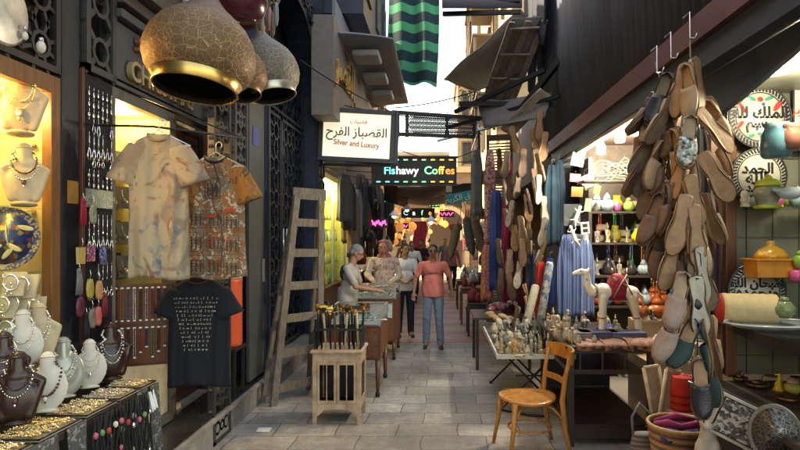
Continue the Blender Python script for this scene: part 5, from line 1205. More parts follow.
# ---------------------------------------------------------------- folding trinket table
tt = thing('folding_table', 'white edged folding table crowded with trinkets beside the wooden chair', 'table', (.98, 6.5, 0))
MB().box(-.42, .33, -.92, .8, .63, .648).build('top', mat('dark_top', (.06, .05, .045), .4), tt); MB().box(-.435, -.42, -.935, .8, .615, .66).box(-.42, .33, -.935, -.92, .615, .66).build('edge_band', mat('white_edge', (.55, .55, .5), .35), tt)
for s_ in (-1, 1):
    y = .55 * s_
    for (x0, x1) in ((-.36, .25), (.25, -.36)):
        t = MB().tube([(x0, y - .25 * 0, .625), (x1, y + .0, .012)], .012, 8).build('leg', BLACK, tt)
        MB().lathe([(.018, 0), (.018, .03), (.012, .035)], 10, (x1, y, 0)).build('rubber_foot', BLACK, t)
    MB().tube([(-.2, y + .012, .36), (.1, y + .012, .36)], .008, 6).build('spreader', BLACK, tt)
MB().tube([(-.36, -.55, .012), (-.1, -.75, .02), (.1, -.78, .012)], .012, 8).tube([(-.36, .55, .612), (-.36, -.55, .612)], .01, 8).build('rail', BLACK, tt)
# ---------------------------------------------------------------- bentwood chair
ch = thing('wooden_chair', 'honey coloured bentwood chair standing beside the trinket table', 'chair', (.74, 4.85, 0), R(-78)); ch.scale = (1.2, 1.18, 1.02)
# local: faces -y, back at +y
MB().loft([[(.205 * math.cos(a) * k * (1.0 if math.sin(a) > 0 else 1.02), .2 * math.sin(a) * k - .01, z - .008 * math.cos(a * 2)) for a in [2 * PI * i / 40 for i in range(40)]] for (z, k) in ((.43, .93), (.437, 1), (.452, 1.01), (.46, .97), (.459, .82), (.452, .6), (.45, .2))]).build('seat', HONEY, ch)
for s_ in (-1, 1):
    MB().tube([(s_ * .15, -.15, .44), (s_ * .165, -.17, .22), (s_ * .185, -.2, 0)], [.02, .017, .012], 12).build('leg', HONEY, ch)
    MB().tube([(s_ * .17, .25, 0), (s_ * .165, .205, .22), (s_ * .165, .185, .45), (s_ * .175, .205, .65), (s_ * .185, .235, .8)], [.013, .017, .019, .016, .014], 12).build('leg', HONEY, ch)
    MB().tube([(s_ * .155, -.158, .3), (s_ * .135, -.11, .38), (s_ * .1, -.06, .42)], .009, 8).tube([(s_ * .165, .19, .3), (s_ * .14, .13, .38), (s_ * .11, .07, .42)], .009, 8).build('corner_brace', HONEY, ch)
MB().tube([(.13, 0, 0) if 0 else (.15 * math.cos(a), .15 * math.sin(a) + .01, .2) for a in [2 * PI * i / 24 for i in range(24)]], .009, 8, closed=True).build('stretcher_ring', HONEY, ch)
b = MB(); k = 16; ri = []
for i in range(k + 1):
    a = PI * i / k; x = -.195 * math.cos(a); y = .19 + .075 * math.sin(a) + .03
    ri.append([(x, y - .009, .74), (x, y + .009, .735), (x * 1.02, y + .016, .84 + .01 * math.sin(a)), (x * 1.02, y - .002, .845 + .01 * math.sin(a))])
b.loft(ri, smooth=False); b.build('top_rail', HONEY, ch, bevel=.003)
b = MB(); ri = []
for i in range(k + 1):
    a = PI * i / k; x = -.17 * math.cos(a); y = .19 + .05 * math.sin(a)
    ri.append([(x, y - .007, .55), (x, y + .007, .55), (x, y + .009, .6), (x, y - .005, .6)])
b.loft(ri, smooth=False); b.build('lower_rail', HONEY, ch, bevel=.003)
# ---------------------------------------------------------------- dark old desk
dk = thing('old_desk', 'dark old wooden desk carrying the white toy camel', 'desk', (1.46, 5.6, 0))
DW = mat('desk_wood', (.032, .02, .014), .4, var=.35, scale=6, stretch=(6, 6, 1), bump=.15)
DX = .37; DY = .68
MB().box(-DX - .02, DX + .02, -DY - .02, DY + .02, .84, .865).build('top', DW, dk, bevel=.006)
for x in (-DX, DX - .055):
    for y in (-DY, DY - .055): MB().box(x, x + .055, y, y + .055, 0, .838).build('leg', DW, dk, bevel=.004)
for za, zb in ((.62, .66), (.8, .838)): MB().box(-DX + .056, DX - .056, -DY + .01, -DY + .03, za, zb).build('rail', DW, dk); MB().box(-DX + .01, -DX + .03, -DY + .056, DY - .056, za, zb).build('rail', DW, dk)
b = MB()
for i in range(3): b.box(-DX + .1 + i * .19, -DX + .115 + i * .19, -DY + .012, -DY + .026, .66, .8)
for i in range(14): b.lathe([(.008, .66), (.014, .7), (.008, .73), (.014, .77), (.008, .8)], 8, (-DX + .02, -DY + .12 + i * .09, 0))
b.build('turned_gallery', DW, dk)
MB().box(-DX + .03, DX - .03, -DY + .05, DY - .02, .16, .18).box(-DX + .03, DX - .03, -DY + .04, -DY + .06, .06, .16).build('lower_shelf', DW, dk); MB().box(-DX + .03, DX - .03, DY - .1, DY - .08, .2, .62).box(-DX + .03, DX - .03, -DY + .1, DY - .1, .6, .615).build('back_panel', BLACK, dk)
TZ = .865
# folded cloths with copper fringes along the desk front
COPC = pat('copper_cloth', 'spots', [(.2, .08, .045), (.3, .16, .1), (.12, .05, .03)], 30, .7)
for i, (x0, x1, lab) in enumerate(((1.16, 1.42, 'copper pink cloth draped over the desk edge, left piece'), (1.40, 1.64, 'copper pink cloth draped over the desk edge, middle piece'), (1.6, 1.86, 'orange copper fringed cloth at the right end of the desk edge'))):
    b = MB(); b.sheet(22, 12, lambda u, v: (x0 + (x1 - x0) * u, 4.875 + .24 * (1 - v) if v < .6 else 4.985 - .085 - .01 * math.sin(u * 20), TZ + .012 + .012 * ripple(u * 9 + v * 5, i) + .012 * i if v < .6 else TZ + .01 - (v - .6) * (.1 + .04 * math.sin(u * 6 + i * 2))))
    b.build('draped_cloth', COPC, solid=.005, label=lab, cat='cloth', group='copper cloths on the desk edge')
for i, (x, y, w, m, lab) in enumerate(((1.42, 5.22, .34, pat('navy_weave', 'bands', [(.03, .04, .12), (.2, .2, .26), (.02, .02, .06)], 40, .9), 'folded navy patterned shawl at the feet of the toy camel'), (1.68, 5.2, .3, pat('blue_weave', 'bands', [(.06, .09, .22), (.3, .3, .36), (.03, .04, .1)], 30, .9), 'folded blue striped shawls stacked right of the camel'), (1.25, 5.2, .2, pat('grey_weave', 'spots', [(.2, .18, .17), (.1, .09, .09), (.35, .3, .28)], 30, .9), 'rumpled grey cloth at the left of the desk'))):
    t = thing('folded_shawl', lab, 'shawl', (x, y, TZ + .01))
    for k in range(3): MB().loft([[(w / 2 * c, .1 * s2 * (1 - .04 * k), .012 + k * .02 + zz) for c, s2 in ((-1, -1), (-.5, -1.04), (0, -1), (.5, -1.05), (1, -1), (1.02, 0), (1, 1), (0, 1), (-1, 1), (-1.02, 0))] for zz in (0, .006, .014, .018)]).build('fold', m, t, bevel=.003)
# ---------------------------------------------------------------- toy camel
cm = thing('toy_camel', 'white toy camel with red saddle standing on the desk', 'toy camel', (1.64, 5.36, TZ + .085), 0)
HIDE = mat('cream_leather_hide', (.78, .73, .6), .5, var=.1, bump=.15, bscale=60)
def g(b):
    b.cap((-.1, 0, .26), .055, (.1, 0, .24), .06, 16); b.ell((.01, 0, .31), (.07, .045, .06)); b.cap((-.1, 0, .27), .05, (-.17, 0, .25), .036, 14); b.cap((-.17, 0, .25), .036, (-.205, 0, .3), .03); b.cap((-.205, 0, .3), .03, (-.215, 0, .39), .024)
    b.cap((-.215, 0, .39), .026, (-.25, 0, .40), .024); b.cap((-.25, 0, .40), .024, (-.3, 0, .385), .017)
    for s_ in (-1, 1):
        b.cap((-.2, .018 * s_, .405), .009, (-.192, .03 * s_, .43), .004)
        b.cap((-.1, .028 * s_, .22), .034, (-.085 if s_ > 0 else -.11, .035 * s_, .11), .024); b.cap((-.085 if s_ > 0 else -.11, .035 * s_, .11), .022, (-.08 if s_ > 0 else -.115, .037 * s_, .0), .024)
        b.cap((.1, .03 * s_, .22), .042, (.135 if s_ > 0 else .12, .037 * s_, .12), .026); b.cap((.135 if s_ > 0 else .12, .037 * s_, .12), .022, (.17 if s_ > 0 else .14, .04 * s_, .0), .024)
o = blob(g, 'body', HIDE, .006, 3, cm); cm.scale = (1.32, 1.25, 1.3)
MB().tube([(.15, 0, .25), (.18, 0, .22), (.185, 0, .14)], [.01, .008, .006], 8).ell((.186, 0, .125), (.01, .01, .02)).build('tail', HIDE, cm)
MB().loft([[(x * k, y * k + 0, z) for x, y in [(.07 * math.cos(a), .062 * math.sin(a)) for a in [2 * PI * i / 20 for i in range(20)]]] for (z, k) in ((.2, 1.12), (.26, 1.18), (.32, 1.0), (.37, .7), (.385, .3))]).build('saddle_cloth', pat('saddle_red', 'spots', [(.3, .015, .04), (.45, .12, .05), (.08, .04, .2)], 40, .8), cm)
MB().tube([(-.03, -.02, .39), (-.035, 0, .42), (-.03, .02, .39)], .008, 8).tube([(.06, -.03, .37), (.07, 0, .42), (.06, .03, .37)], .008, 8).tube([(-.04, -.04, .36), (.06, -.06, .3), (.09, -.068, .24)], .006, 6).tube([(.06, -.04, .38), (.0, -.07, .3), (-.04, -.07, .22)], .006, 6).build('saddle', leather('saddle_brown', (.3, .2, .13)), cm)
MB().tube([(-.15, .045 * math.cos(a), .262 + .045 * math.sin(a)) for a in [2 * PI * i / 18 for i in range(18)]], .008, 8, closed=True).tube([(-.213 + .004 * math.cos(a), .03 * math.cos(a), .345 + .028 * math.sin(a) * .3) for a in [2 * PI * i / 18 for i in range(18)]], .005, 8, closed=True).build('neck_band', pat('beadband', 'vor', [(.3, .02, .05), (.1, .1, .12), (.5, .4, .2)], 160), cm)
MB().ell((-.258, -.023, .405), .005, 8, 6).ell((-.258, .023, .405), .005, 8, 6).build('eyes', BLACK, cm); MB().tube([(-.3, -.014, .377), (-.28, -.022, .376)], .0025, 5).build('mouth', BLACK, cm)
b = MB()
for (x, y) in ((-.115, -.037), (-.08, .037), (.14, -.04), (.17, .04)): b.lathe([(.025, .07), (.028, .075), (.025, .08)], 12, (x * .95 if x < 0 else x * .88, y, 0))
b.build('leg_band', pat('beadband', 'vor', [], 1), cm)
# ================================================================ LADDER, CABINETS on the left side of the alley
ld_ = thing('wooden_ladder', 'weathered wooden step ladder propped against the navy gateway', 'ladder', (-1.57, 6.35, 0))
Lb, Rb = V((-1.76, 6.1, 0)) - ld_.location, V((-1.38, 6.62, 0)) - ld_.location
Lt, Rt = at(297, 195, 6.45) - ld_.location, at(321, 197, 6.62) - ld_.location
LADW = mat('ladder_wood', (.22, .18, .14), .8, var=.3, scale=9, stretch=(4, 4, 1), bump=.3, col2=(.09, .07, .05))
for a, c in ((Lb, Lt), (Rb, Rt)): MB().bar(a, c, .035, .085, 0, (Rb - Lb)).build('rail', LADW, ld_, bevel=.004)
for u in (.075, .235, .4, .555, .715, .865):
    a = Lb.lerp(Lt, u); c = Rb.lerp(Rt, u); MB().bar(a + V((0, 0, 0)), c, .03, .09, 0, (0, 0, 1)).build('rung', LADW, ld_, bevel=.003)
MB().bar(Lt + V((-.04, -.03, .02)), Rt + V((.05, .03, .02)), .13, .03, 0, (0, 1, .0)).build('top_step', LADW, ld_, bevel=.004)
for (a, c) in ((Lb, Lt), (Rb, Rt)): MB().bar(a + V((-.16, .14, 0)), c + V((-.03, .03, -.06)), .03, .05, 0, (Rb - Lb)).build('rear_leg', LADW, ld_)
MB().box(-.06, .06, -.04, .04, 0, .02).build('paper_scrap', mat('white_paper', (.7, .68, .64), .7), bevel=.004, label='crumpled scrap of white paper lying on the paving', cat='litter').location = (-1.62, 5.32, .006)
# small cream cabinet
cb = thing('small_cabinet', 'small worn cream wooden cabinet with glazed doors holding upright canes', 'cabinet', (-.985, 5.7, 0))
W_, D_2 = .23, .2
MB().box(-W_, -W_ + .04, -D_2, -D_2 + .04, 0, .68).box(W_ - .04, W_, -D_2, -D_2 + .04, 0, .68).box(-W_, -W_ + .04, D_2 - .04, D_2, 0, .68).box(W_ - .04, W_, D_2 - .04, D_2, 0, .68).build('corner_posts', CREAMWOOD, cb, bevel=.004)
b = MB(); b.prism([(-W_ + .04, .2), (-W_ + .04, .08), (-W_ + .07, .1), (-W_ + .11, .14), (0, .15), (W_ - .11, .14), (W_ - .07, .1), (W_ - .04, .08), (W_ - .04, .2)], .02, Matrix.Translation((0, -D_2 + .006, 0))); b.box(-W_ + .04, W_ - .04, -D_2 + .006, -D_2 + .026, .6, .68); b.box(W_ - .026, W_ - .006, -D_2 + .04, D_2 - .04, .14, .2); b.box(W_ - .026, W_ - .006, -D_2 + .04, D_2 - .04, .6, .68); b.build('apron', CREAMWOOD, cb)
MB().box(-W_ - .02, W_ + .02, -D_2 - .02, D_2 + .02, .682, .71).build('top', CREAMWOOD, cb, bevel=.008)
MB().box(-W_ + .03, W_ - .03, D_2 - .03, D_2 - .015, .15, .68).box(-W_ + .012, -W_ + .024, -D_2 + .04, D_2 - .04, .15, .68).box(-W_ + .03, W_ - .03, -D_2 + .03, D_2 - .03, .15, .165).build('inner_box', BLACK, cb)
for x in (-W_ + .042, .002):
    x1 = x + W_ - .044; b = MB(); y = -D_2 + .002
    for (a, c, d, e) in ((x, x + .025, .202, .598), (x1 - .025, x1, .202, .598), (x + .025, x1 - .025, .202, .23), (x + .025, x1 - .025, .57, .598), ((x + x1) / 2 - .005, (x + x1) / 2 + .005, .23, .57)): b.box(a, c, y, y + .018, d, e)
    o = b.build('glazed_door', CREAMWOOD, cb, bevel=.002); MB().add([(x + .025, y + .009, .23), (x1 - .025, y + .009, .23), (x1 - .025, y + .009, .57), (x + .025, y + .009, .57)], [(0, 1, 2, 3)]).build('glass', PANE, o)
b = MB(); y = W_ - .012
b.box(y - .0, y + .01, -D_2 + .05, -D_2 + .07, .21, .59); b.box(y, y + .01, D_2 - .07, D_2 - .05, .21, .59); b.box(y, y + .01, -D_2 + .07, D_2 - .07, .21, .23); b.box(y, y + .01, -D_2 + .07, D_2 - .07, .57, .59); b.box(y - .012, y - .002, -D_2 + .04, D_2 - .04, .2, .6, 1); b.build('side_grille', [CREAMWOOD, BLACK], cb)
BONE = mat('bone_inlay', (.6, .54, .42), .4, var=.2)
def dagger(k):
    def f():
        t = thing('walking_cane', '', 'cane'); s = [BLACK, mat('brown_cane', (.14, .07, .035), .4), mat('cream_cane', (.5, .42, .3), .5)][k]
        MB().tube([(0, 0, 0), (0, 0, .3), (0, 0, .36)], [.009, .012, .013], 8).build('shaft', s, t)
        if k == 1: MB().tube([(0, 0, .36), (0, 0, .39), (.02, 0, .42), (.05, 0, .415)], [.014, .015, .014, .011], 8).build('handle', BLACK, t)
        else: MB().tube([(0, 0, .36), (0, 0, .385)], .017, 8).box(-.035, .035, -.012, .012, .385, .41).build('handle', [BRASS, BLACK, BLACK][k], t)
        MB().tube([(0, 0, .345), (0, 0, .36)], .016, 8).build('ring', BRASS, t); return t
    return f
DG = [Proto(dagger(k)) for k in range(3)]; kn = ['black cane with brass fitting', 'brown cane with hooked handle', 'cream cane with dark handle']
for i in range(20):
    k = [0, 0, 2, 0, 1, 0, 2][i % 7]; x = -.2 + .4 * (i % 10) / 9; y = -.13 if i < 10 else .08
    DG[k].put('%s standing in the %s row on the small cabinet' % (kn[k], 'front' if i < 10 else 'back'), (cb.location.x + x, 5.7 + y, .712), (R(random.uniform(-4, 4)), R(random.uniform(-5, 5)), random.uniform(0, 3)), random.uniform(.93, 1.03), 'cane', 'canes on the small cabinet')
t = thing('cane_rack', 'low black rack keeping the canes upright on the small cabinet', 'rack', (cb.location.x, 5.7, .711))
[MB().box(-.225, .225, y, y + .008, .18, .2).build('rail', BLACK, t) for y in (-.16, -.1, .05, .11)]
for x in (-.225, .215): MB().box(x, x + .01, -.16, .118, 0, .2).build('side', BLACK, t)
# glass topped display cases
def case(lab, x0, x1, y0, y1, ztop, glass_h, body_h, feet=True):
    t = thing('display_case', lab, 'display case', ((x0 + x1) / 2, (y0 + y1) / 2, 0)); hx = (x1 - x0) / 2; hy = (y1 - y0) / 2; zb = ztop - glass_h
    MB().box(-hx, hx, -hy, hy, zb - body_h, zb).build('body', REDWOOD, t, bevel=.006)
    MB().box(-hx + .03, hx - .03, -hy - .006, -hy, zb - body_h + .03, zb - .03).box(hx, hx + .006, -hy + .04, hy - .04, zb - body_h + .03, zb - .03).build('carved_panel', mat('carved_red', (.16, .06, .03), .4, var=.4, scale=30, bump=.4), t)
    for sx in (-1, 1):
        for sy in (-1, 1):
            x = sx * (hx - .03); y = sy * (hy - .03)
            l_ = MB().tube([(x, y, zb - body_h), (x, y, .12), (x, y, .07)], [.03, .021, .017], 8).build('leg', REDWOOD, t)
            MB().lathe([(.0, 0), (.022, .008), (.028, .035), (.018, .065), (.012, .075)], 12, (x, y, 0)).build('castor', BLACK, l_)
    b = MB()
    for sx in (-1, 1):
        for sy in (-1, 1): b.box(sx * hx - .009 - .006 * sx, sx * hx + .009 - .006 * sx, sy * hy - .009 - .006 * sy, sy * hy + .009 - .006 * sy, zb, ztop)
        b.box(sx * hx - .015 if sx > 0 else -hx, sx * hx if sx > 0 else -hx + .015, -hy, hy, ztop, ztop + .014)
    b.box(-hx + .015, hx - .015, -hy, -hy + .015, ztop, ztop + .014); b.box(-hx + .015, hx - .015, hy - .015, hy, ztop, ztop + .014); b.build('frame', mat('pewter_frame', (.35, .34, .32), .4, .5), t)
    MB().add([(-hx + .01, -hy + .01, ztop + .006), (hx - .01, -hy + .01, ztop + .006), (hx - .01, hy - .01, ztop + .006), (-hx + .01, hy - .01, ztop + .006)], [(0, 1, 2, 3)]).add([(-hx, -hy + .005, zb), (hx, -hy + .005, zb), (hx, -hy + .005, ztop), (-hx, -hy + .005, ztop)], [(0, 1, 2, 3)]).add([(hx - .005, -hy, zb), (hx - .005, hy, zb), (hx - .005, hy, ztop), (hx - .005, -hy, ztop)], [(0, 1, 2, 3)]).build('glass_cover', SHELFGLASS, t)
    MB().box(-hx + .02, hx - .02, -hy + .02, hy - .02, zb + .001, zb + .012).build('lining', mat('grey_velvet', (.3, .3, .31), .9, var=.1), t)
    return t
case('glass topped display case on turned legs behind the small cabinet', -1.3, -.665, 6.42, 7.35, .95, .15, .38)
case('taller glass topped display case in front of the woman in the headscarf', -1.3, -.64, 8.35, 9.3, 1.03, .14, .62)
random.seed(99)
RINGP = Proto(lambda: (lambda b: (b.tube([(.014 * math.cos(a), 0, .014 + .014 * math.sin(a)) for a in [2 * PI * i / 12 for i in range(12)]], .003, 6, closed=True), b.ell((0, 0, .03), .006, 6, 4), b.build('ring', SILVER))[-1])(MB()))
for i in range(40):
    c = i % 2
    RINGP.put('silver ring lying inside the %s glass topped display case' % ['lower', 'taller'][c], (random.uniform(-1.24, -.72), random.uniform(6.5, 7.2) if c == 0 else random.uniform(8.45, 9.2), (.815 if c == 0 else .905)), (R(random.uniform(-60, 60)), 0, random.uniform(0, 3)), random.uniform(1, 1.8), 'ring', 'rings in the glass cases')
LSH = [Proto(lambda: MB().box(-.08, .08, -.05, .05, 0, .008).box(-.06, .06, -.03, .03, .009, .014, 1).build('jewellery_card', [mat('white_card', (.62, .6, .58), .6), SILVER]))]
for i in range(9):
    LSH[0].put('white jewellery card laid on top of the taller display case' if i > 3 else 'white jewellery card inside the lower display case', (-1.2 + .11 * (i % 4), 8.5 + .15 * (i % 5), 1.046) if i > 3 else (-1.1 + .13 * i, 6.8, .815), (0, 0, random.uniform(-.4, .4)), 1, 'card', 'jewellery cards')
t = thing('leaflet_frame', 'pale leaflet panel on the front of the taller display case', 'sign', (-.85, 8.34, .72)); MB().box(-.16, .16, -.01, .0, -.1, .1).build('leaflet', pat('leaflet_print', 'spots', [(.5, .55, .55), (.2, .35, .35), (.6, .6, .58)], 14, .4), t); MB().box(-.17, .17, -.014, -.0, .1, .11).build('frame', STEEL, t)
# ---------------------------------------------------------------- FIGURINES
IV = mat('ivory_resin', (.38, .32, .21), .45, var=.2); STN = mat('grey_soapstone', (.25, .24, .21), .5, var=.35, scale=20); BLKS = mat('black_basalt', (.03, .03, .03), .35, var=.4); OCH = mat('ochre_resin', (.4, .27, .1), .5, var=.3); ROSE = mat('rose_stone', (.45, .25, .2), .5, var=.3); AL = mat('alabaster', (.38, .33, .24), .35, var=.3, scale=18); ORJ = mat('orange_glaze', (.38, .08, .02), .25, var=.2); BLJ = mat('blue_glaze', (.08, .2, .32), .25, var=.3); LBJ = mat('pale_blue_glaze', (.3, .4, .45), .3, var=.25); GRJ = mat('green_glaze', (.2, .35, .06), .25, var=.2); YEL = mat('yellow_glaze', (.5, .36, .02), .25, var=.1)
def f_cat(b):
    b.ell((0, .01, .045), (.026, .032, .045)); b.cap((0, -.004, .07), .02, (0, -.012, .105), .014); b.ell((0, -.02, .125), (.017, .02, .016)); b.cap((.01, -.015, .135), .006, (.012, -.012, .155), .002, 8); b.cap((-.01, -.015, .135), .006, (-.012, -.012, .155), .002, 8)
    b.cap((.012, -.02, .07), .008, (.012, -.03, .004), .007, 8); b.cap((-.012, -.02, .07), .008, (-.012, -.03, .004), .007, 8)
def f_pharaoh(b):
    b.box(-.03, .03, -.02, .02, 0, .02); b.ell((0, 0, .05), (.04, .022, .035)); b.ell((0, -.004, .095), (.02, .021, .028)); b.ell((0, .006, .1), (.034, .018, .032)); b.cap((.026, -.004, .085), .011, (.022, -.012, .045), .008, 8); b.cap((-.026, -.004, .085), .011, (-.022, -.012, .045), .008, 8); b.cap((0, -.024, .08), .005, (0, -.024, .058), .004, 8)
def f_stand(b):
    b.box(-.022, .022, -.018, .018, 0, .012); b.cap((.009, 0, .012), .009, (.009, 0, .07), .012); b.cap((-.009, -.006, .012), .009, (-.009, 0, .07), .012); b.ell((0, 0, .1), (.022, .014, .03)); b.ell((0, 0, .148), (.013, .014, .018)); b.cap((.022, 0, .118), .007, (.026, -.01, .07), .005, 8); b.cap((-.022, 0, .118), .007, (-.026, -.01, .07), .005, 8); b.cap((0, .004, .158), .012, (0, .006, .19), .006)
def f_eleph(b):
    b.ell((0, .01, .06), (.032, .045, .034)); b.ell((0, -.04, .075), (.022, .022, .024)); b.cap((0, -.06, .07), .009, (0, -.075, .02), .005, 8)
    for x in (-.017, .017):
        for y in (-.02, .038): b.cap((x, y, .045), .012, (x, y, .006), .011, 8)
        b.ell((x * 1.6, -.035, .078), (.012, .005, .018))
def f_seat(b):
    b.box(-.02, .02, -.012, .024, 0, .035); b.ell((0, .008, .06), (.02, .016, .032)); b.ell((0, .002, .1), (.013, .014, .016)); b.cap((.01, 0, .038), .009, (.01, -.024, .036), .008, 8); b.cap((-.01, 0, .038), .009, (-.01, -.024, .036), .008, 8); b.cap((.01, -.025, .034), .007, (.01, -.026, .004), .007, 8); b.cap((-.01, -.025, .034), .007, (-.01, -.026, .004), .007, 8)
def fproto(fn, nm, m, vox=.0045): return Proto(lambda: blob(fn, nm, m, vox, 1))
def lproto(prof, nm, m, lid=None):
    def f():
        if lid is None: return MB().lathe(prof, 18).build(nm, m)
        t = thing(nm, '', nm); MB().lathe(prof, 22).build('body', m, t); MB().lathe(lid, 22).build('lid', m, t); return t
    return Proto(f)
FG = [('ivory cat figurine', fproto(f_cat, 'cat_figurine', IV)), ('black cat figurine', fproto(f_cat, 'cat_figurine', BLKS)), ('alabaster pharaoh bust', fproto(f_pharaoh, 'pharaoh_bust', AL)), ('ochre pharaoh bust', fproto(f_pharaoh, 'pharaoh_bust', OCH)), ('grey standing statuette', fproto(f_stand, 'statuette', STN)), ('ivory standing statuette', fproto(f_stand, 'statuette', IV)), ('grey stone elephant', fproto(f_eleph, 'elephant_figurine', STN)), ('seated ochre statuette', fproto(f_seat, 'seated_statuette', OCH)), ('seated black statuette', fproto(f_seat, 'seated_statuette', BLKS)),
      ('small alabaster vase', lproto([(.015, 0), (.028, .02), (.032, .045), (.02, .075), (.012, .085), (.017, .095)], 'small_vase', AL)), ('rose stone egg cup', lproto([(.022, 0), (.02, .006), (.007, .02), (.008, .03), (.022, .045), (.024, .065), (.02, .065), (.0, .045)], 'stone_cup', ROSE)), ('grey soapstone scarab', fproto(lambda b: (b.ell((0, 0, .012), (.024, .032, .018)), b.ell((0, -.03, .01), (.014, .012, .011))), 'scarab', STN)), ('rose stone scarab', fproto(lambda b: (b.ell((0, 0, .012), (.024, .032, .018)), b.ell((0, -.03, .01), (.014, .012, .011))), 'scarab', ROSE)),
      ('small stone pyramid', Proto(lambda: MB().add([(-.035, -.035, 0), (.035, -.035, 0), (.035, .035, 0), (-.035, .035, 0), (0, 0, .06)], [(0, 1, 4), (1, 2, 4), (2, 3, 4), (3, 0, 4), (3, 2, 1, 0)]).build('pyramid', AL))), ('grey stone obelisk', Proto(lambda: MB().add([(s * .013 * k, q * .013 * k, z) for z, k in ((0, 1.3), (.012, 1.3), (.012, 1), (.12, .7)) for s, q in ((-1, -1), (1, -1), (1, 1), (-1, 1))] + [(0, 0, .14)], [(i * 4 + j, i * 4 + (j + 1) % 4, i * 4 + 4 + (j + 1) % 4, i * 4 + 4 + j) for i in range(3) for j in range(4)] + [(12 + j, 12 + (j + 1) % 4, 16) for j in range(4)]).build('obelisk', STN)))]
random.seed(31)
# trinket table: rows across the folding table, z .648
rowsT = [(5.64, 'front row'), (5.76, 'second row'), (5.89, 'third row'), (6.02, 'fourth row'), (6.16, 'fifth row'), (6.31, 'sixth row')]
for (y, rn) in rowsT:
    x = .6
    while x < 1.27:
        if rn == 'front row': k = random.choice([5, 5, 7, 3, 5, 0, 4])
        else: k = random.choice(range(len(FG)))
        n_, pr = FG[k]; s_ = random.uniform(1.0, 1.45) * (1.1 if k in (11, 12) else 1)
        px = int(440 + F * x / y)
        where = 'near the white edge' if x < .82 else 'in the middle' if x < 1.04 else 'beside the chair back'
        pr.put('%s in the %s of the trinket table %s' % (n_, rn, where), (x, y + random.uniform(-.06, .06), .649), (R(90) * (random.random() < .12), 0, random.uniform(-1.6, 1.6)), s_ * random.uniform(.55, 1), 'figurine', 'trinkets on the folding table')
        x += random.uniform(.04, .075)
for i in range(16):
    k = random.choice([0, 2, 4, 6, 9, 10, 11]); n_, pr = FG[k]
    pr.put('%s at the far end of the trinket table by the rolled rugs' % n_, (random.uniform(.6, 1.2), random.uniform(6.5, 7.2), .649), (0, 0, random.uniform(-1, 1)), 1.4, 'figurine', 'trinkets on the folding table')
t = thing('glass_pyramid', 'large mottled glass pyramid at the right corner of the trinket table', 'pyramid', (1.12, 5.72, .649)); MB().add([(-.11, -.09, 0), (.11, -.09, 0), (.11, .09, 0), (-.11, .09, 0), (0, 0, .19)], [(0, 1, 4), (1, 2, 4), (2, 3, 4), (3, 0, 4), (3, 2, 1, 0)]).build('pyramid', pat('foil_marble', 'spots', [(.15, .15, .14), (.5, .48, .44), (.3, .27, .22)], 30, .2), t)
t.scale = (.8, .8, .85); MB().box(-.12, .12, -.1, .1, -.0005, .004).build('base', BLACK, t)
# bundles of textiles at the far end and beyond
for i, (px, py, Y, w, m, lab) in enumerate(((492, 308, 8.0, .3, pat('pink_beads', 'vor', [(.4, .12, .14), (.5, .3, .3), (.3, .05, .08), (.15, .12, .12)], 60, .8), 'pile of pink beaded pouches beyond the trinket table'), (508, 306, 8.1, .26, pat('mauve_beads', 'vor', [(.3, .14, .2), (.4, .35, .3), (.12, .06, .08)], 60, .8), 'pile of mauve patterned pouches by the rolled mat'), (497, 318, 7.55, .34, mat('tan_bundle', (.35, .23, .14), .8, var=.3, bump=.3), 'tan leather bundle lying across the far end of the table'))):
    p = at(px, py, Y); t = thing('pouch_pile', lab, 'pouches', p)
    for k in range(9):
        b = MB(); a = random.uniform(0, 3); b.ell((0, 0, 0), (w * .22, w * .13, .035), 12, 6); o = b.build('pouch', m, t); o.location = (random.uniform(-w / 2, w / 2), random.uniform(-.12, .12), .03 * (k // 4)); o.rotation_euler = (random.uniform(-.3, .3), random.uniform(-.3, .3), a)
t = thing('side_table', 'low dark side table carrying the piles of pouches', 'table', (.85, 8.1, 0)); MB().box(-.4, .4, -.4, .5, .68, .71).build('top', DW, t)
for x in (-.37, .33):
    for y in (-.37, .43): MB().box(x, x + .04, y, y + .04, 0, .68).build('leg', DW, t)
# desk clutter
dkl = [(1.14, 5.05, 0), (1.2, 5.0, 9), (1.13, 5.25, 2), (1.18, 5.4, 5), (1.14, 5.6, 3), (1.25, 5.5, 10), (1.2, 5.75, 0), (1.14, 5.9, 5), (1.3, 5.85, 4), (1.22, 6.05, 2), (1.14, 6.15, 7), (1.34, 6.1, 0), (1.62, 5.55, 10), (1.7, 5.5, 9), (1.76, 5.42, 7), (1.72, 5.3, 12), (1.8, 5.2, 11), (1.66, 5.75, 2), (1.75, 5.8, 5), (1.5, 5.95, 6), (1.55, 6.15, 0), (1.7, 6.1, 3), (1.24, 5.15, 11), (1.3, 5.08, 12), (1.08, 5.3, 0), (1.1, 5.75, 4), (1.28, 5.3, 9), (1.08, 5.5, 10)]
for i, (x, y, k) in enumerate(dkl):
    n_, pr = FG[k]; pr.put('%s on the old desk %s' % (n_, 'left of the toy camel' if x < 1.3 else 'behind the toy camel' if x < 1.6 else 'right of the toy camel'), (x + random.uniform(-.02, .02), y, TZ + .001), (0, 0, random.uniform(-.8, .8)), random.uniform(.7, 1.1), 'figurine', 'figurines on the old desk')
t = thing('blue_cloth_ball', 'bright blue folded cloth behind the camel hind leg', 'cloth', (1.6, 5.6, TZ + .03)); blob(lambda b: (b.ell((0, 0, 0), (.08, .06, .035)), b.ell((.03, .01, .02), (.05, .05, .03)), b.ell((-.04, 0, .01), (.05, .04, .03))), 'fold', FAB('cobalt_cloth', (.01, .03, .3)), .008, 2, t)
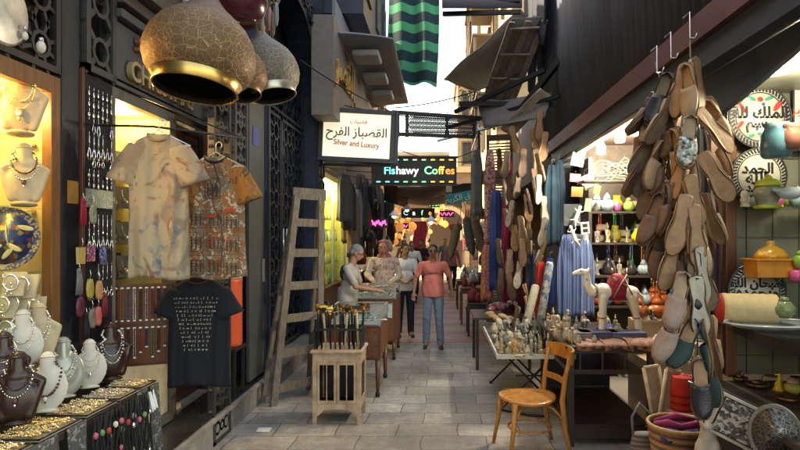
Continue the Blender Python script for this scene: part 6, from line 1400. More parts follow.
# ---------------------------------------------------------------- shelves in the shop: jars, figurines
ORB = lproto([(.03, 0), (.06, .02), (.075, .06), (.06, .1), (.035, .115)], 'lidded_jar', ORJ, [(.04, .115), (.045, .13), (.03, .155), (.012, .17), (.014, .185), (0, .2)])
BLB = lproto([(.035, 0), (.05, .03), (.07, .07), (.055, .11), (.03, .125)], 'lidded_jar', BLJ, [(.034, .125), (.04, .14), (.022, .165), (.006, .21), (0, .23)])
LBB = lproto([(.035, 0), (.06, .03), (.065, .06), (.05, .1), (.025, .11)], 'lidded_jar', LBJ, [(.03, .11), (.034, .12), (.02, .15), (.0, .175)])
GRB = lproto([(.03, 0), (.05, .03), (.05, .07), (.03, .1)], 'lidded_jar', GRJ, [(.032, .1), (.02, .125), (0, .135)])
WHJ = lproto([(.06, 0), (.075, .02), (.08, .08), (.07, .14), (.045, .16)], 'lidded_jar', pat('blue_white_band', 'bands', [(.6, .58, .5), (.1, .15, .25), (.55, .52, .45)], 10, .3), [(.05, .16), (.045, .18), (.02, .2), (.015, .215), (0, .22)])
BWV = lproto([(.04, 0), (.06, .03), (.05, .09), (.025, .13), (.03, .16)], 'dark_vase', BLKS)
YGV = lproto([(.035, 0), (.055, .04), (.06, .08), (.03, .12), (.032, .15)], 'bright_vase', YEL)
PK = lproto([(.03, 0), (.045, .02), (.045, .08), (.03, .09)], 'pink_pot', mat('pink_glaze', (.5, .08, .2), .3))
catal = [('orange lidded jar', ORB), ('blue lidded jar', BLB), ('pale blue lidded jar', LBB), ('green lidded jar', GRB), ('black vase', BWV), ('yellow vase', YGV), ('pink pot', PK)] + [FG[k] for k in (0, 2, 4, 5, 6, 9)]
shn = {.95: 'lowest', 1.32: 'second', 1.72: 'third', 2.1: 'top'}
for z in shelf_z:
    x = 1.93; 
    while x < 3.36:
        pool = {.95: [0, 0, 1, 2, 2, 1], 1.32: [4, 8, 9, 2, 6, 10, 4], 1.72: [7, 8, 9, 10, 3, 5, 12], 2.1: [3, 5, 6, 12, 9, 4, 2]}[z]
        n_, pr = catal[random.choice(pool)]
        pr.put('%s on the %s shelf inside the gift shop, %s' % (n_, shn[z], 'left part' if x < 2.35 else 'middle part' if x < 2.85 else 'right part'), (x, SY + random.uniform(.08, .16), z + .001), (0, 0, random.uniform(-.6, .6)), random.uniform(1.0, 1.35), 'ornament', 'ornaments on the shop shelves')
        if random.random() < .5:
            n_, pr = catal[random.choice(pool)]
            pr.put('%s at the back of the %s shelf inside the gift shop' % (n_, shn[z]), (x + .05, SY + .3, z + .001), (0, 0, 0), 1.4, 'ornament', 'ornaments on the shop shelves')
        x += random.uniform(.1, .15)
# low beige shelf block with jars between desk and basket
t = thing('beige_step_shelf', 'beige stepped shelf holding blue and white jars right of the desk', 'shelf', (2.35, 5.65, 0))
MB().box(-.4, .5, -.25, .35, .0, .62).box(-.4, .5, .12, .35, .62, .96).build('steps', mat('beige_laminate', (.4, .29, .18), .5, var=.12), t, bevel=.004)
MB().box(-.41, .51, -.262, -.252, .6, .625).box(-.41, .51, .108, .118, .94, .965).build('edge_strip', mat('pale_edge', (.5, .4, .26), .4), t)
for i, x in enumerate((2.08, 2.27, 2.46, 2.66)): WHJ.put('blue and white banded jar, %s on the lower beige step' % ['first', 'second', 'third', 'fourth'][i], (x, 5.55, .625), (0, 0, i), 1.05, 'jar', 'banded jars on the beige steps')
for i, (x, pr, nm) in enumerate(((2.02, ORB, 'orange'), (2.2, ORB, 'orange'), (2.36, BLB, 'blue'), (2.5, LBB, 'pale blue'), (2.66, BLB, 'blue'), (2.8, LBB, 'pale blue'))): pr.put('%s lidded jar standing %s on the upper beige step' % (nm, ['first', 'second', 'third', 'fourth', 'fifth', 'last'][i]), (x, 5.85, .966), (0, 0, i), 1.25, 'jar', 'glazed jars on the beige steps')
# cards and magnets hanging at the far jamb
cards = [(578, 158, 6.9, .15, .2, 12, (.12, .35, .16), 'green framed card with dark squares'), (588, 182, 6.85, .16, .17, -25, (.45, .4, .3), 'tilted framed card with speckled picture'), (575, 178, 7.0, .13, .1, 5, (.5, .03, .04), 'red cardboard souvenir'), (577, 192, 6.95, .14, .12, 3, (.5, .28, .08), 'orange box souvenir'), (588, 205, 6.9, .08, .16, 8, (.35, .5, .3), 'pale green hanging card'), (585, 228, 6.8, .1, .14, -6, (.5, .48, .45), 'white card with black squares'), (572, 215, 6.9, .2, .26, 0, (.06, .07, .07), 'dark display board'), (576, 240, 6.95, .3, .14, 0, (.25, .28, .3), 'grey display board'), (597, 190, 7.0, .07, .1, 15, (.6, .5, .05), 'yellow flower shaped magnet')]
for (px, py, Y, w, h, a, c, lab) in cards:
    t = thing('souvenir_card', lab + ' hanging at the shop jamb', 'souvenir', at(px, py, Y), rot=(0, R(a), 0), group='souvenirs at the shop jamb'); m = mat('card_' + lab.split()[0] + lab.split()[1], c, .5, var=.2)
    MB().box(-w / 2, w / 2, -.008, .008, -h / 2, h / 2).build('card', m, t, bevel=.003)
    pc = pat('speckle', 'spots', [(.5, .42, .3), (.15, .12, .1), (.35, .1, .08)], 30, .5) if 'speckled' in lab else BLACK
    b = MB()
    if 'square' in lab or 'speckled' in lab:
        if 'speckled' in lab: b.box(-w * .4, w * .4, -.011, -.009, -h * .4, h * .4)
        else: [b.box(-w * .3 + .0 * q, w * .3, -.011, -.009, h * (.06 + .0) + q * h * -.42, h * .36 + q * h * -.42) for q in (0, 1)]
        b.build('print', pc, t)
    MB().tube([(0, 0, h / 2), (0, 0, h / 2 + .04)], .002, 5).build('string', BLACK, t)
def lizard(b):
    b.cap((0, 0, .05), .014, (0, 0, -.04), .018); b.cap((0, 0, -.04), .016, (.02, 0, -.1), .004); b.ell((0, 0, .075), (.016, .012, .02))
    for s_ in (-1, 1): b.cap((0, 0, .03), .007, (.04 * s_, 0, .055), .005, 8); b.cap((0, 0, -.03), .007, (.04 * s_, 0, -.05), .005, 8)
for i, (px, py) in enumerate(((577, 216), (574, 236))):
    o = blob(lizard, 'lizard_magnet', mat('pale_magnet', (.5, .5, .45), .4), .005, 1); o.location = at(px, py, 6.75); o.rotation_euler = (0, R(20 - 40 * i), 0); o.scale = (1.4,) * 3; tag(o, ['upper', 'lower'][i] + ' pale lizard shaped magnet on the dark display board', 'magnet', 'lizard magnets')
# netted bundle on top shelf under the bulbs
t = thing('net_bundle', 'bundle of pale netting and strings lying under the white bulbs', 'bundle', at(625, 172, 6.6)); b = MB()
random.seed(12)
for i in range(46):
    x0 = random.uniform(-.45, .35); b.tube([(x0 + .12 * k + random.uniform(-.04, .04), random.uniform(-.08, .08), .08 * math.sin(k * .9 + i) + random.uniform(-.05, .05) + .05 * k * .3) for k in range(6)], random.uniform(.004, .012), 5)
b.build('netting', mat('pale_netting', (.13, .115, .075), .7, var=.3), t)
MB().box(-.5, .5, -.12, .18, -.12, -.1).build('carrier_shelf', DARK, t)
# ---------------------------------------------------------------- basket, fez, mats near the bottom right
bk = thing('woven_basket', 'striped woven basket holding a purple and red scarf', 'basket', (1.68, 4.05, .02)); bk.scale = (1, 1, 1.12)
BKM = pat('basket_weave', 'bands', [(.4, .24, .12), (.2, .04, .03), (.34, .2, .1), (.1, .05, .03)], 7, .8, stretch=(.01, .01, 1), bump=.4)
prof = [(0, 0.01), (.13, .01)] + [(.15 + .06 * k / 12 + (.004 if k % 2 else -.001), .01 + .4 * k / 12) for k in range(13)]
b = MB(); b.lathe(prof, 40); b.f.pop(); b.m.pop(); b.s.pop(); b.build('body', BKM, bk, solid=.01)
MB().tube([(.213 * math.cos(a), .213 * math.sin(a), .415) for a in [2 * PI * i / 40 for i in range(40)]], .013, 8, closed=True).build('rim', mat('basket_rim', (.42, .24, .11), .7, var=.3, scale=60), bk)
MB().tube([(.1, -.19, .3), (.1, -.25, .28), (.12, -.24, .2), (.11, -.2, .17)], .01, 6).build('handle', BLACK, bk)
t = thing('bundled_scarf', 'navy scarf with purple red border bundled in the woven basket', 'scarf', (1.68, 4.05, .41))
MB().sheet(24, 24, lambda u, v: ((u - .5) * .36, (v - .5) * .34, .03 + .045 * ripple(u * 4 + v * 3, 2) + .03 * ripple(u * 9 - v * 7, 5) - .12 * max(0, ((u - .5) ** 2 + (v - .5) ** 2) - .14))).build('navy_cloth', FAB('navy_scarf', (.02, .025, .1)), t, solid=.01)
MB().tube([(-.16, .04, .06), (-.1, -.04, .09), (0, -.02, .06), (.1, -.06, .09), (.17, .02, .06)], [.02, .03, .022, .03, .02], 8).tube([(-.14, .1, .06), (0, .08, .1), (.14, .12, .07)], [.02, .03, .02], 8).build('purple_border', FAB('magenta_scarf', (.25, .02, .1)), t)
for i in range(3):
    t = thing('felt_hat', ['bottom', 'middle', 'top'][i] + ' red felt hat in the short stack behind the basket', 'hat', (1.92, 4.55, .44 + i * .055), group='stack of red felt hats')
    MB().lathe([(.105, 0), (.103, .02), (.09, .14), (.085, .148), (0, .15)], 32).build('crown', RED, t); MB().tube([(0, 0, .15), (0, -.01, .165), (.04, -.05, .15)], .003, 5).build('stub', BLACK, t)
t = thing('hat_box', 'tan box under the red felt hats', 'box', (1.92, 4.55, .02)); MB().box(-.14, .14, -.12, .12, 0, .4).build('body', mat('tan_box', (.25, .15, .08), .7, var=.2), t, bevel=.006); MB().box(-.145, .145, -.125, .125, .4, .418).build('lid', mat('tan_lid', (.3, .19, .1), .7), t)
for i, (px, py, Y, rz, lab) in enumerate(((660, 408, 4.5, 12, 'pale rolled mat leaning behind the basket, left one'), (668, 404, 4.6, -8, 'pale folded frame leaning behind the basket, right one'))):
    p = at(px, py, Y); t = thing('leaning_frame', lab, 'frame', (p.x, p.y, .03), rot=(R(-8), R(rz), 0)); fm = mat('straw_mat', (.42, .34, .22), .8, var=.25, bump=.3)
    b = MB(); w_, h_ = .12, .72; [b.tube(q, .016, 8) for q in ([(-w_ / 2, 0, 0), (-w_ / 2, 0, h_)], [(w_ / 2, 0, 0), (w_ / 2, 0, h_)], [(-w_ / 2, 0, h_), (w_ / 2, 0, h_)], [(-w_ / 2, 0, .02), (w_ / 2, 0, .02)])]; b.build('edge', fm, t); MB().box(-w_ / 2 + .01, w_ / 2 - .01, -.006, .006, .02, h_ - .01).build('infill', mat('straw_infill', (.3, .22, .14), .85, var=.3, bump=.4), t)
t = thing('woven_bag', 'grey and brown woven shoulder bag leaning at the left of the basket', 'bag', (1.56, 4.4, .02)); MB().loft([[(w_ * math.cos(a), .05 * math.sin(a), z) for a in [2 * PI * i / 24 for i in range(24)]] for (w_, z) in ((.08, 0), (.11, .05), (.115, .18), (.095, .27), (.09, .28))]).build('body', pat('bag_bands', 'bands', [(.18, .18, .17), (.22, .07, .05), (.08, .08, .08)], 9, .9, stretch=(.05, .05, 1)), t); MB().tube([(-.09, 0, .27), (-.1, 0, .4), (-.03, .03, .5), (.05, .02, .42), (.09, 0, .27)], .01, 8).build('strap', mat('grey_strap', (.15, .16, .16), .9), t)
# cat statue, inlaid box lid, oval tray
cs = thing('cat_statue', 'off white sitting cat statue in front of the counter', 'statue', (1.53, 3.3, .425), R(-25)); 
def g(b):
    b.ell((0, .03, .12), (.075, .09, .12)); b.cap((0, -.0, .18), .055, (0, -.035, .29), .04, 14); b.ell((0, -.05, .325), (.048, .05, .045)); b.ell((0, -.095, .312), (.024, .02, .02))
    for s_ in (-1, 1): b.cap((.028 * s_, -.04, .355), .018, (.036 * s_, -.03, .41), .004, 10); b.cap((.035 * s_, -.03, .2), .026, (.035 * s_, -.07, .02), .02, 12); b.ell((.035 * s_, -.085, .015), (.02, .03, .015)); b.ell((.06 * s_, .03, .06), (.04, .07, .06))
    b.cap((.05, .1, .02), .014, (.09, .0, .015), .012, 10)
blob(g, 'body', mat('chalk_resin', (.42, .37, .3), .6, var=.15, bump=.1), .007, 2, cs); cs.scale = (1.0,) * 3
MB().ell((.02, -.09, .338), .006, 8, 6).ell((-.02, -.09, .338), .006, 8, 6).build('eyes', BLACK, cs)
INL = pat('inlay_pattern', 'vor', [(.05, .05, .05), (.4, .4, .36), (.15, .15, .14), (.5, .5, .46), (.08, .08, .08)], 55, .3)
t = thing('inlaid_panel', 'square inlaid box lid tilted against the counter behind the cat statue', 'inlaid lid', (1.62, 3.13, .79), rot=(R(14), R(22), R(-30)))
MB().box(-.13, .13, 0, .03, -.13, .13).build('board', DARK, t, bevel=.003); MB().box(-.105, .105, -.004, -.001, -.105, .105).build('inlay', INL, t)
b = MB(); [b.box(*q) for q in ((-.13, .13, -.008, -.001, .115, .13), (-.13, .13, -.008, -.001, -.13, -.115), (-.13, -.115, -.008, -.001, -.115, .115), (.115, .13, -.008, -.001, -.115, .115))]; b.build('border', mat('pearl_border', (.5, .48, .42), .3, var=.3), t)
t = thing('oval_tray', 'oval engraved dark and silver tray leaning on the counter front', 'tray', (1.66, 2.86, .82), rot=(R(12), R(6), R(-38)), sc=.78)
Mo = Matrix.Rotation(R(90), 4, 'X'); MB().lathe([(0, 0), (.15, 0), (.165, .0095)], 40, sx=.82, sy=1.12, M=Mo).build('well', pat('engraved_dark', 'mosaic', [(.3, .29, .27), (.05, .05, .05), (.16, .15, .14), (.03, .03, .03)], 38, .35, .4), t)
MB().lathe([(.165, .008), (.185, .014), (.19, .012), (.185, .0), (.15, -.008), (0, -.008)], 40, sx=.82, sy=1.12, M=Mo).build('rim', mat('pewter', (.3, .29, .27), .35, .7, var=.3), t)
t = thing('ledge', 'dark ledge in front of the counter under the tilted lid and the oval tray', 'ledge', (1.62, 3.2, 0)); MB().box(-.13, .06, -1.1, .5, .4, .42).build('board', DARK, t); MB().box(-.12, .05, -1.1, .5, 0, .4).build('front', BLACK, t)
# ---------------------------------------------------------------- vitrine contents
def calli(lab, px, py, Y, r, spec, words):
    t = thing('calligraphy_plate', lab, 'plate', at(px, py, Y)); Mx = Matrix.Rotation(R(90), 4, 'X')
    MB().lathe([(r * .97, 0.0005), (r * .97, .002)], 48, M=Mx).build('face', mat('white_enamel', (.55, .53, .48), .3, var=.06), t)
    MB().lathe([(r * .97, 0), (r * .99, .008), (r, 0), (r * .99, -.015), (0, -.015)], 48, M=Mx).build('rim', BLACK, t)
    b = MB()
    for k in range(48):
        a = 2 * PI * k / 48; b.bar((r * .8 * math.cos(a), -.0035, r * .8 * math.sin(a)), (r * .93 * math.cos(a + .07), -.0035, r * .93 * math.sin(a + .07)), .012 * r / .2, .002, 0, (0, 1, 0))
    b.ring(0, 0, r * .76, .006, .002, 40, -.004); b.ring(0, 0, r * .95, .006, .002, 40, -.004); b.build('border_pattern', BI, t)
    for nm, m, items in spec:
        b = MB()
        for (x, z, a, l_, w_) in items: b.ell((0, 0, 0), (l_ * r, .0015, w_ * r), 10, 4, 0, Matrix.Translation((x * r, -.003, z * r)) @ Matrix.Rotation(a, 4, 'Y'))
        b.build(nm, m, t)
    for (w, sz, z, x) in words: writing('calligraphy', arabic(w), sz * r, BI, t, (x * r, -.004, z * r), FACE_CAM, .0015, bold=.0035)
REDI = mat('enamel_red', (.5, .05, .04), .3); GRNI = mat('enamel_green', (.03, .25, .2), .3); BLUI = mat('enamel_blue', (.04, .08, .35), .3)
calli('round white plate with black calligraphy and red and green floral border', 760, 117, 3.88, .215, [('red_petals', REDI, [(-.6, .3, .9, .22, .09), (.55, .35, -.9, .22, .09), (-.65, -.25, -.7, .18, .07), (.6, -.3, .8, .2, .08), (.0, .55, 0, .1, .08)]), ('green_petals', GRNI, [(-.28, .58, .4, .16, .06), (.28, .58, -.4, .16, .06), (-.3, -.6, -.4, .14, .06), (.1, -.55, .2, .2, .06)]), ('blue_dots', BLUI, [(.1, .4, 0, .06, .06), (-.1, -.38, 0, .05, .05), (.35, -.5, 0, .06, .05)])], [('الملك لله', .48, .12, 0), ('بسم', .4, -.2, -.1)])
calli('black and white calligraphy plate hanging below the coloured one', 759, 176, 3.86, .19, [], [('الحمد', .5, .25, -.05), ('بالله', .6, -.1, 0), ('محمد', .42, -.42, 0)])
calli('large dark rimmed calligraphy plate standing behind the roll of hats', 757, 292, 3.7, .19, [], [('سبحان الله', .42, .3, 0), ('وبحمده', .5, -.02, 0)])
t = thing('framed_print', 'narrow framed red and white print at the right edge of the vitrine', 'frame', at(801, 110, 3.9)); MB().box(-.06, .06, -.01, .01, -.28, .25).build('frame', BLACK, t, bevel=.003); MB().box(-.05, .05, -.014, -.011, -.27, .24).build('print', mat('print_paper', (.6, .58, .52), .5), t); writing('print_lettering', arabic('صبر'), .1, REDI, t, (0, -.017, 0), FACE_CAM, .001)
def mug(lab, px, py, Y, m, s_=1):
    t = thing('pottery_mug', lab, 'mug', at(px, py, Y), R(30)); t.scale = (s_,) * 3
    MB().lathe([(.05, 0), (.06, .01), (.068, .05), (.062, .1), (.05, .13), (.058, .15), (.053, .15), (.045, .13), (.055, .1), (.05, .012), (0, .01)], 26).build('body', m, t)
    MB().tube([(.055, 0, .12), (.1, 0, .12), (.11, 0, .07), (.06, 0, .035)], .008, 8).build('handle', m, t)
mug('blue glazed pottery pot hanging in front of the coloured plate', 776, 158, 3.45, pat('teal_glaze', 'spots', [(.06, .17, .22), (.12, .28, .32), (.25, .06, .06), (.04, .06, .1)], 14, .3), 1.35)
mug('speckled brown pot beside the blue one over the plate', 790, 150, 3.4, pat('brown_speckle', 'spots', [(.25, .1, .07), (.4, .35, .28), (.08, .06, .06)], 16, .4), 1.0)
t = thing('green_teapot', 'lime green lidded pot on the upper glass shelf', 'pot', at(768, 209, 3.62)); GLZ = mat('lime_glaze', (.42, .5, .05), .3, var=.25)
MB().lathe([(.05, 0), (.08, .01), (.085, .02), (.06, .024), (.055, .04), (.085, .09), (.09, .12), (.07, .15), (0, .155)], 26).build('body', mat('clear_body', (.25, .27, .2), .15, var=.3), t); MB().lathe([(.05, 0), (.085, .004), (.088, .02), (.06, .026)], 26).build('foot', GLZ, t); MB().lathe([(.08, .15), (.085, .16), (.06, .19), (.02, .205), (.018, .22), (0, .23)], 26).build('lid', GLZ, t); t.scale = (.95,) * 3
t = thing('glass_fish', 'grey blue glass fish ornament beside the lime pot', 'ornament', at(790, 198, 3.5)); blob(lambda b: (b.ell((0, 0, .03), (.08, .03, .04)), b.cap((.07, 0, .03), .02, (.12, 0, .06), .012), b.cap((-.06, 0, .04), .02, (-.1, 0, .05), .012)), 'body', mat('grey_blue_glass', (.3, .36, .42), .2, var=.2), .007, 1, t)
bt = thing('butter_dish', 'mottled orange yellow lidded dish on the lower glass shelf', 'dish', at(771, 277, 3.6)); AMB = pat('amber_glaze', 'spots', [(.5, .25, .03), (.65, .42, .05), (.4, .15, .03)], 18, .25)
MB().loft([[(x * k, y * k, z) for x, y in ((-.13, -.08), (.13, -.08), (.135, .08), (-.135, .08))] for z, k in ((0, .93), (.1, 1), (.105, 1.12), (.115, 1.12))], smooth=False).build('tray', mat('amber_dark', (.5, .2, .03), .3, var=.2), bt, bevel=.004)
MB().lathe([(.105, .116), (.1, .14), (.075, .17), (.035, .19), (.022, .2), (.03, .215), (.02, .225), (0, .228)], 28, sx=1, sy=.7).build('lid', AMB, bt)
rl = thing('hat_roll', 'horizontal stack of straw coloured hat bodies with red lining', 'hat stack', at(748, 309, 3.45), rot=(0, 0, R(-12))); 
prr = [(.088, -.15)] + [(.09 + .004 * (k % 2), -.15 + .3 * k / 14) for k in range(15)]
Mr = Matrix.Rotation(R(90), 4, 'Y'); b = MB(); b.lathe(prr, 36, M=Mr); b.f.pop(); b.m.pop(); b.s.pop(); b.build('straw_roll', mat('straw_felt', (.5, .38, .2), .85, var=.12, bump=.2), rl)
MB().lathe([(.088, .148), (.07, .13), (.0, .1)], 36, M=Mr).build('red_lining', mat('crimson_lining', (.3, .015, .03), .8), rl); MB().lathe([(.0, -.17), (.085, -.165), (.087, -.15)], 36, M=Mr).build('red_end', RED, rl)
b = MB(); [b.prism([(0, -.09), (.025, -.075), (.02, -.06), (-.01, -.07)], .002, Matrix.Translation((.15, 0, 0)) @ Matrix.Rotation(i * PI / 3, 4, 'X') @ Matrix.Rotation(R(90), 4, 'Z')) for i in range(6)]; b.build('torn_edge', MC['straw_felt'], rl)
t = thing('glass_plate', 'thick grey glass dish edge on the raised shelf under the hat roll', 'dish', at(775, 328, 3.3)); MB().lathe([(0, 0), (.2, .0), (.27, .02), (.28, .03), (.2, .012), (0, .01)], 36, sy=.6).build('dish', mat('smoky_glass', (.25, .27, .28), .12, var=.2), t); MB().tube([(.28 * math.cos(a), .168 * math.sin(a), .03) for a in [2 * PI * i / 36 for i in range(36)]], .005, 6, closed=True).build('rim', mat('glass_rim', (.5, .52, .52), .1), t)
t = thing('green_glass_ball', 'mottled green glass jar right of the hat roll', 'jar', at(784, 318, 3.35)); MB().lathe([(.03, 0), (.06, .03), (.062, .06), (.04, .09), (.03, .1)], 22).build('body', mat('olive_glass', (.16, .2, .09), .15, var=.4, scale=30), t); MB().lathe([(.032, .1), (.02, .12), (0, .125)], 18).build('lid', MC['olive_glass'], t)
# counter top trinkets: z = .82
def onc(px, py, z=.82):
    py += 9; d = ray(px, py); return V((0, 0, CAMH)) + d * ((z - CAMH) / d.z)
BRZ = mat('dark_bronze', (.14, .08, .045), .35, .7, var=.35)
p = onc(779, 381); t = thing('yellow_dancer', 'small bright yellow glazed dress shaped figurine on the counter', 'figurine', p); blob(lambda b: (b.cap((0, 0, .005), .03, (0, 0, .05), .014), b.cap((0, 0, .05), .014, (.004, 0, .09), .009), b.cap((0, 0, .06), .008, (-.024, 0, .035), .005, 8), b.cap((.02, -.01, .003), .012, (.008, 0, .05), .01, 8)), 'body', YEL, .005, 1, t); MB().lathe([(.035, 0), (.034, .004), (0, .005)], 16).build('base', YEL, t); t.scale = (1.1,) * 3
p = onc(793, 384); t = thing('yellow_pot', 'olive yellow round pot with pale lid on the counter', 'pot', p); MB().lathe([(.03, 0), (.05, .02), (.05, .045), (.035, .06)], 22).build('body', mat('olive_yellow', (.4, .38, .1), .3), t); MB().lathe([(.036, .06), (.034, .08), (.02, .09), (0, .095)], 20).build('lid', IV, t)
for i, (px, py, r, lab) in enumerate(((757, 378, .075, 'round bronze dish with a coiled figure on the counter'), (740, 372, .05, 'small bronze bowl left of the coiled dish'), (730, 368, .032, 'little brass cup beside the vitrine post'), (788, 392, .07, 'dark bronze ashtray at the counter front'), (772, 368, .06, 'dull bronze bowl behind the yellow figurine'), (797, 372, .04, 'reddish bronze cup at the right edge'))):
    p = onc(px, py); t = thing('bronze_dish', lab, 'dish', p, group='bronze ware on the counter'); MB().lathe([(r * .6, 0), (r * .9, .008), (r, .028 + .01 * (i == 2)), (r * .93, .028 + .01 * (i == 2)), (r * .7, .01), (0, .008)], 26).build('dish', BRZ if i != 2 else BRASS, t)
    if i in (0, 1, 4): blob(lambda b: (b.ell((0, 0, .03), (r * .5, r * .25, .02)), b.cap((r * .3, 0, .04), .012, (r * .45, 0, .07), .007), b.cap((-r * .3, 0, .03), .01, (-r * .6, .0, .05), .005)), 'figure', BRZ, .006, 1, t)
for i, (px, py, Y) in enumerate(((745, 207, 3.6), (756, 209, 3.7), (798, 208, 3.6), (746, 276, 3.7), (796, 282, 3.5), (800, 268, 3.5))):
    n_, pr = catal[[8, 9, 2, 7, 6, 3][i]]; pr.put('%s %s' % (n_, ['at the left of the upper vitrine shelf', 'behind the lime pot in the vitrine', 'at the right of the upper vitrine shelf', 'at the left of the lower vitrine shelf', 'at the right of the lower vitrine shelf', 'far right beside the orange dish'][i]), at(px, py, Y), (0, 0, i), .8, 'ornament', 'small ornaments in the vitrine')
# ================================================================ PEOPLE
SKIN = mat('tan_skin', (.4, .2, .12), .5, var=.08, bump=.05); SKIN2 = mat('brown_skin', (.3, .145, .085), .5, var=.08)
HAIRB = mat('black_hair', (.015, .013, .012), .6, var=.3, bump=.5, bscale=120); HAIRG = mat('grey_hair', (.2, .2, .2), .7, var=.3, bump=.5, bscale=120)
def mk_hand(b, w, e, s_, rest):
    """palm and five bent fingers past the wrist w, forearm coming from e"""
    d = (w - e).normalized(); side = V((s_, 0, 0)) if abs(d.x) < .8 else V((0, -1, 0)); n = d.cross(side).normalized(); side = n.cross(d).normalized()
    pc = w + d * .045
    b.cap(w, .022, w + d * .03, .026, 8); b.cap(pc - side * .018, .019, pc + side * .018, .019, 8); b.cap(w + d * .02 , .024, w + d * .075, .026, 8)
    for k in range(4):
        o = w + d * .08 + side * (.028 - .0187 * k); L_ = [.03, .036, .033, .025][k]
        m1 = o + d * L_ + rest * .006; b.cap(o, .0095, m1, .009, 6); b.cap(m1, .009, m1 + (d * .75 + rest * .6).normalized() * L_ * .9, .0075, 6)
    o = w + d * .025 + side * .026; m1 = o + (d * .6 + side * .75 + rest * .2).normalized() * .036; b.cap(o, .012, m1, .0105, 6); b.cap(m1, .0105, m1 + (d * .9 + side * .2 + rest * .4).normalized() * .03, .0085, 6)
def person(lab, loc, rz, H=1.7, skin=SKIN, hair=HAIRB, shirt=None, trouser=None, shoe=None, arms=None, legs=None, head=(0, 0), sleeve='short', hairstyle='short', build=1., extra=None, detail=True, lean=0):
    """local frame: faces -y, feet at z = 0; arms: {-1: (elbow, wrist), 1: ...}"""
    k = H / 1.7; t = thing('person', lab, 'person', loc, rz); t.scale = (k, k, k)
    arms = arms or {-1: ((-.25, .02, 1.13), (-.27, -.05, .9)), 1: ((.25, .02, 1.13), (.27, -.05, .9))}
    legs = legs or {-1: ((-.1, -.02, .5), (-.11, .03, .09)), 1: ((.1, -.02, .5), (.11, .0, .09))}
    L_ = lambda p: V((p[0], p[1] - lean * max(0, p[2] - .95), p[2]))
    B = build; hy, hx = R(head[0]), R(head[1])
    HM = Matrix.Translation(L_((0, -.015, 1.5))) @ Matrix.Rotation(hy, 4, 'Z') @ Matrix.Rotation(hx, 4, 'X')
    hp = lambda x, y, z: HM @ V((x, y, z))
    def body(b):
        b.ell((0, 0, 0), (.073, .092, .098), 16, 12, 0, HM @ Matrix.Translation((0, -.005, .105)))
        b.ell((0, 0, 0), (.056, .062, .06), 14, 10, 0, HM @ Matrix.Translation((0, -.035, .05)))
        b.cap(hp(0, -.088, .1), .011, hp(0, -.107, .07), .014, 8); b.cap(hp(-.012, -.095, .065), .009, hp(.012, -.095, .065), .009, 8)
        b.cap(hp(-.02, -.083, .035), .009, hp(.02, -.083, .035), .009, 8); b.cap(hp(-.038, -.07, .118), .012, hp(.038, -.07, .118), .012, 8)
        for s_ in (-1, 1): b.ell((0, 0, 0), (.01, .022, .03), 8, 6, 0, HM @ Matrix.Translation((.074 * s_, .01, .09)))
        b.cap(L_((0, .01, 1.38)), .062, hp(0, .012, .04), .053, 12)
        b.ell(tuple(L_((0, .005, 1.3))), (.15 * B, .1, .12)); b.ell(tuple(L_((0, 0, 1.1))), (.13 * B, .1, .16)); b.ell((0, 0, .93), (.15, .11, .12))
        for s_ in (-1, 1):
            e, w_ = arms[s_]; sh = L_((.17 * B * s_, .01, 1.37)); e = L_(e); w_ = L_(w_)
            b.cap(L_((.05 * s_, .01, 1.36)), .06, sh, .052, 10); b.cap(sh, .048, e, .037, 10); b.cap(e, .036, w_, .024, 10); mk_hand(b, w_, e, -s_, V((-s_ * .3, -.5, 0)))
            kn, an = legs[s_]; b.cap((.09 * s_, 0, .88), .082, kn, .054, 10); b.cap(kn, .052, an, .036, 10); b.cap(an, .04, (an[0], an[1] - .12, .035), .03, 8)
    blob(body, 'body', skin, .0085, 2, t)
    def sh(b):
        b.ell(tuple(L_((0, .005, 1.29))), (.172 * B, .122, .14)); b.ell(tuple(L_((0, -.006, 1.1))), (.158 * B, .122 + .02 * (B - 1) * 5, .19));  b.lathe([(.165 * B, .85), (.166 * B, .86), (.17 * B, .93), (.165 * B, 1.0), (.155 * B, 1.1)], 24, sy=.76)
        b.cap(L_((-.06, .01, 1.39)), .06, L_((.06, .01, 1.39)), .06, 10)
        for s_ in (-1, 1):
            e, w_ = arms[s_]; s0 = L_((.17 * B * s_, .01, 1.37)); e = L_(e); w_ = L_(w_); b.cap(L_((.05 * s_, .01, 1.365)), .068, s0, .062, 10)
            if sleeve == 'short': b.cap(s0, .062, s0.lerp(e, .72), .057, 10)
            else: b.cap(s0, .06, e, .055, 10); b.cap(e, .054, e.lerp(w_, .85), .043, 10)
    o = blob(sh, 'shirt', shirt, .01, 3, t)
    for v in o.data.vertices:
        c = v.co; f = 1 if c.z < 1.33 else .3
        v.co = c + V((ripple(c.z * 9 + c.x * 6, 3) * .012 * f, ripple(c.x * 13 + c.z * 5 + c.y * 4, 8) * .016 * f, 0))
    def tr(b):
        b.ell((0, 0, .92), (.162, .122, .1)); 
        for s_ in (-1, 1):
            kn, an = legs[s_]; b.cap((.088 * s_, 0, .88), .094, kn, .071, 12); b.cap(kn, .069, (an[0], an[1] + .01, .1), .06, 12)
    o = blob(tr, 'trousers', trouser, .01, 3, t)
    for v in o.data.vertices:
        c = v.co; v.co = c + V((0, ripple(c.z * 16 + c.x * 7, 5) * .012, 0))
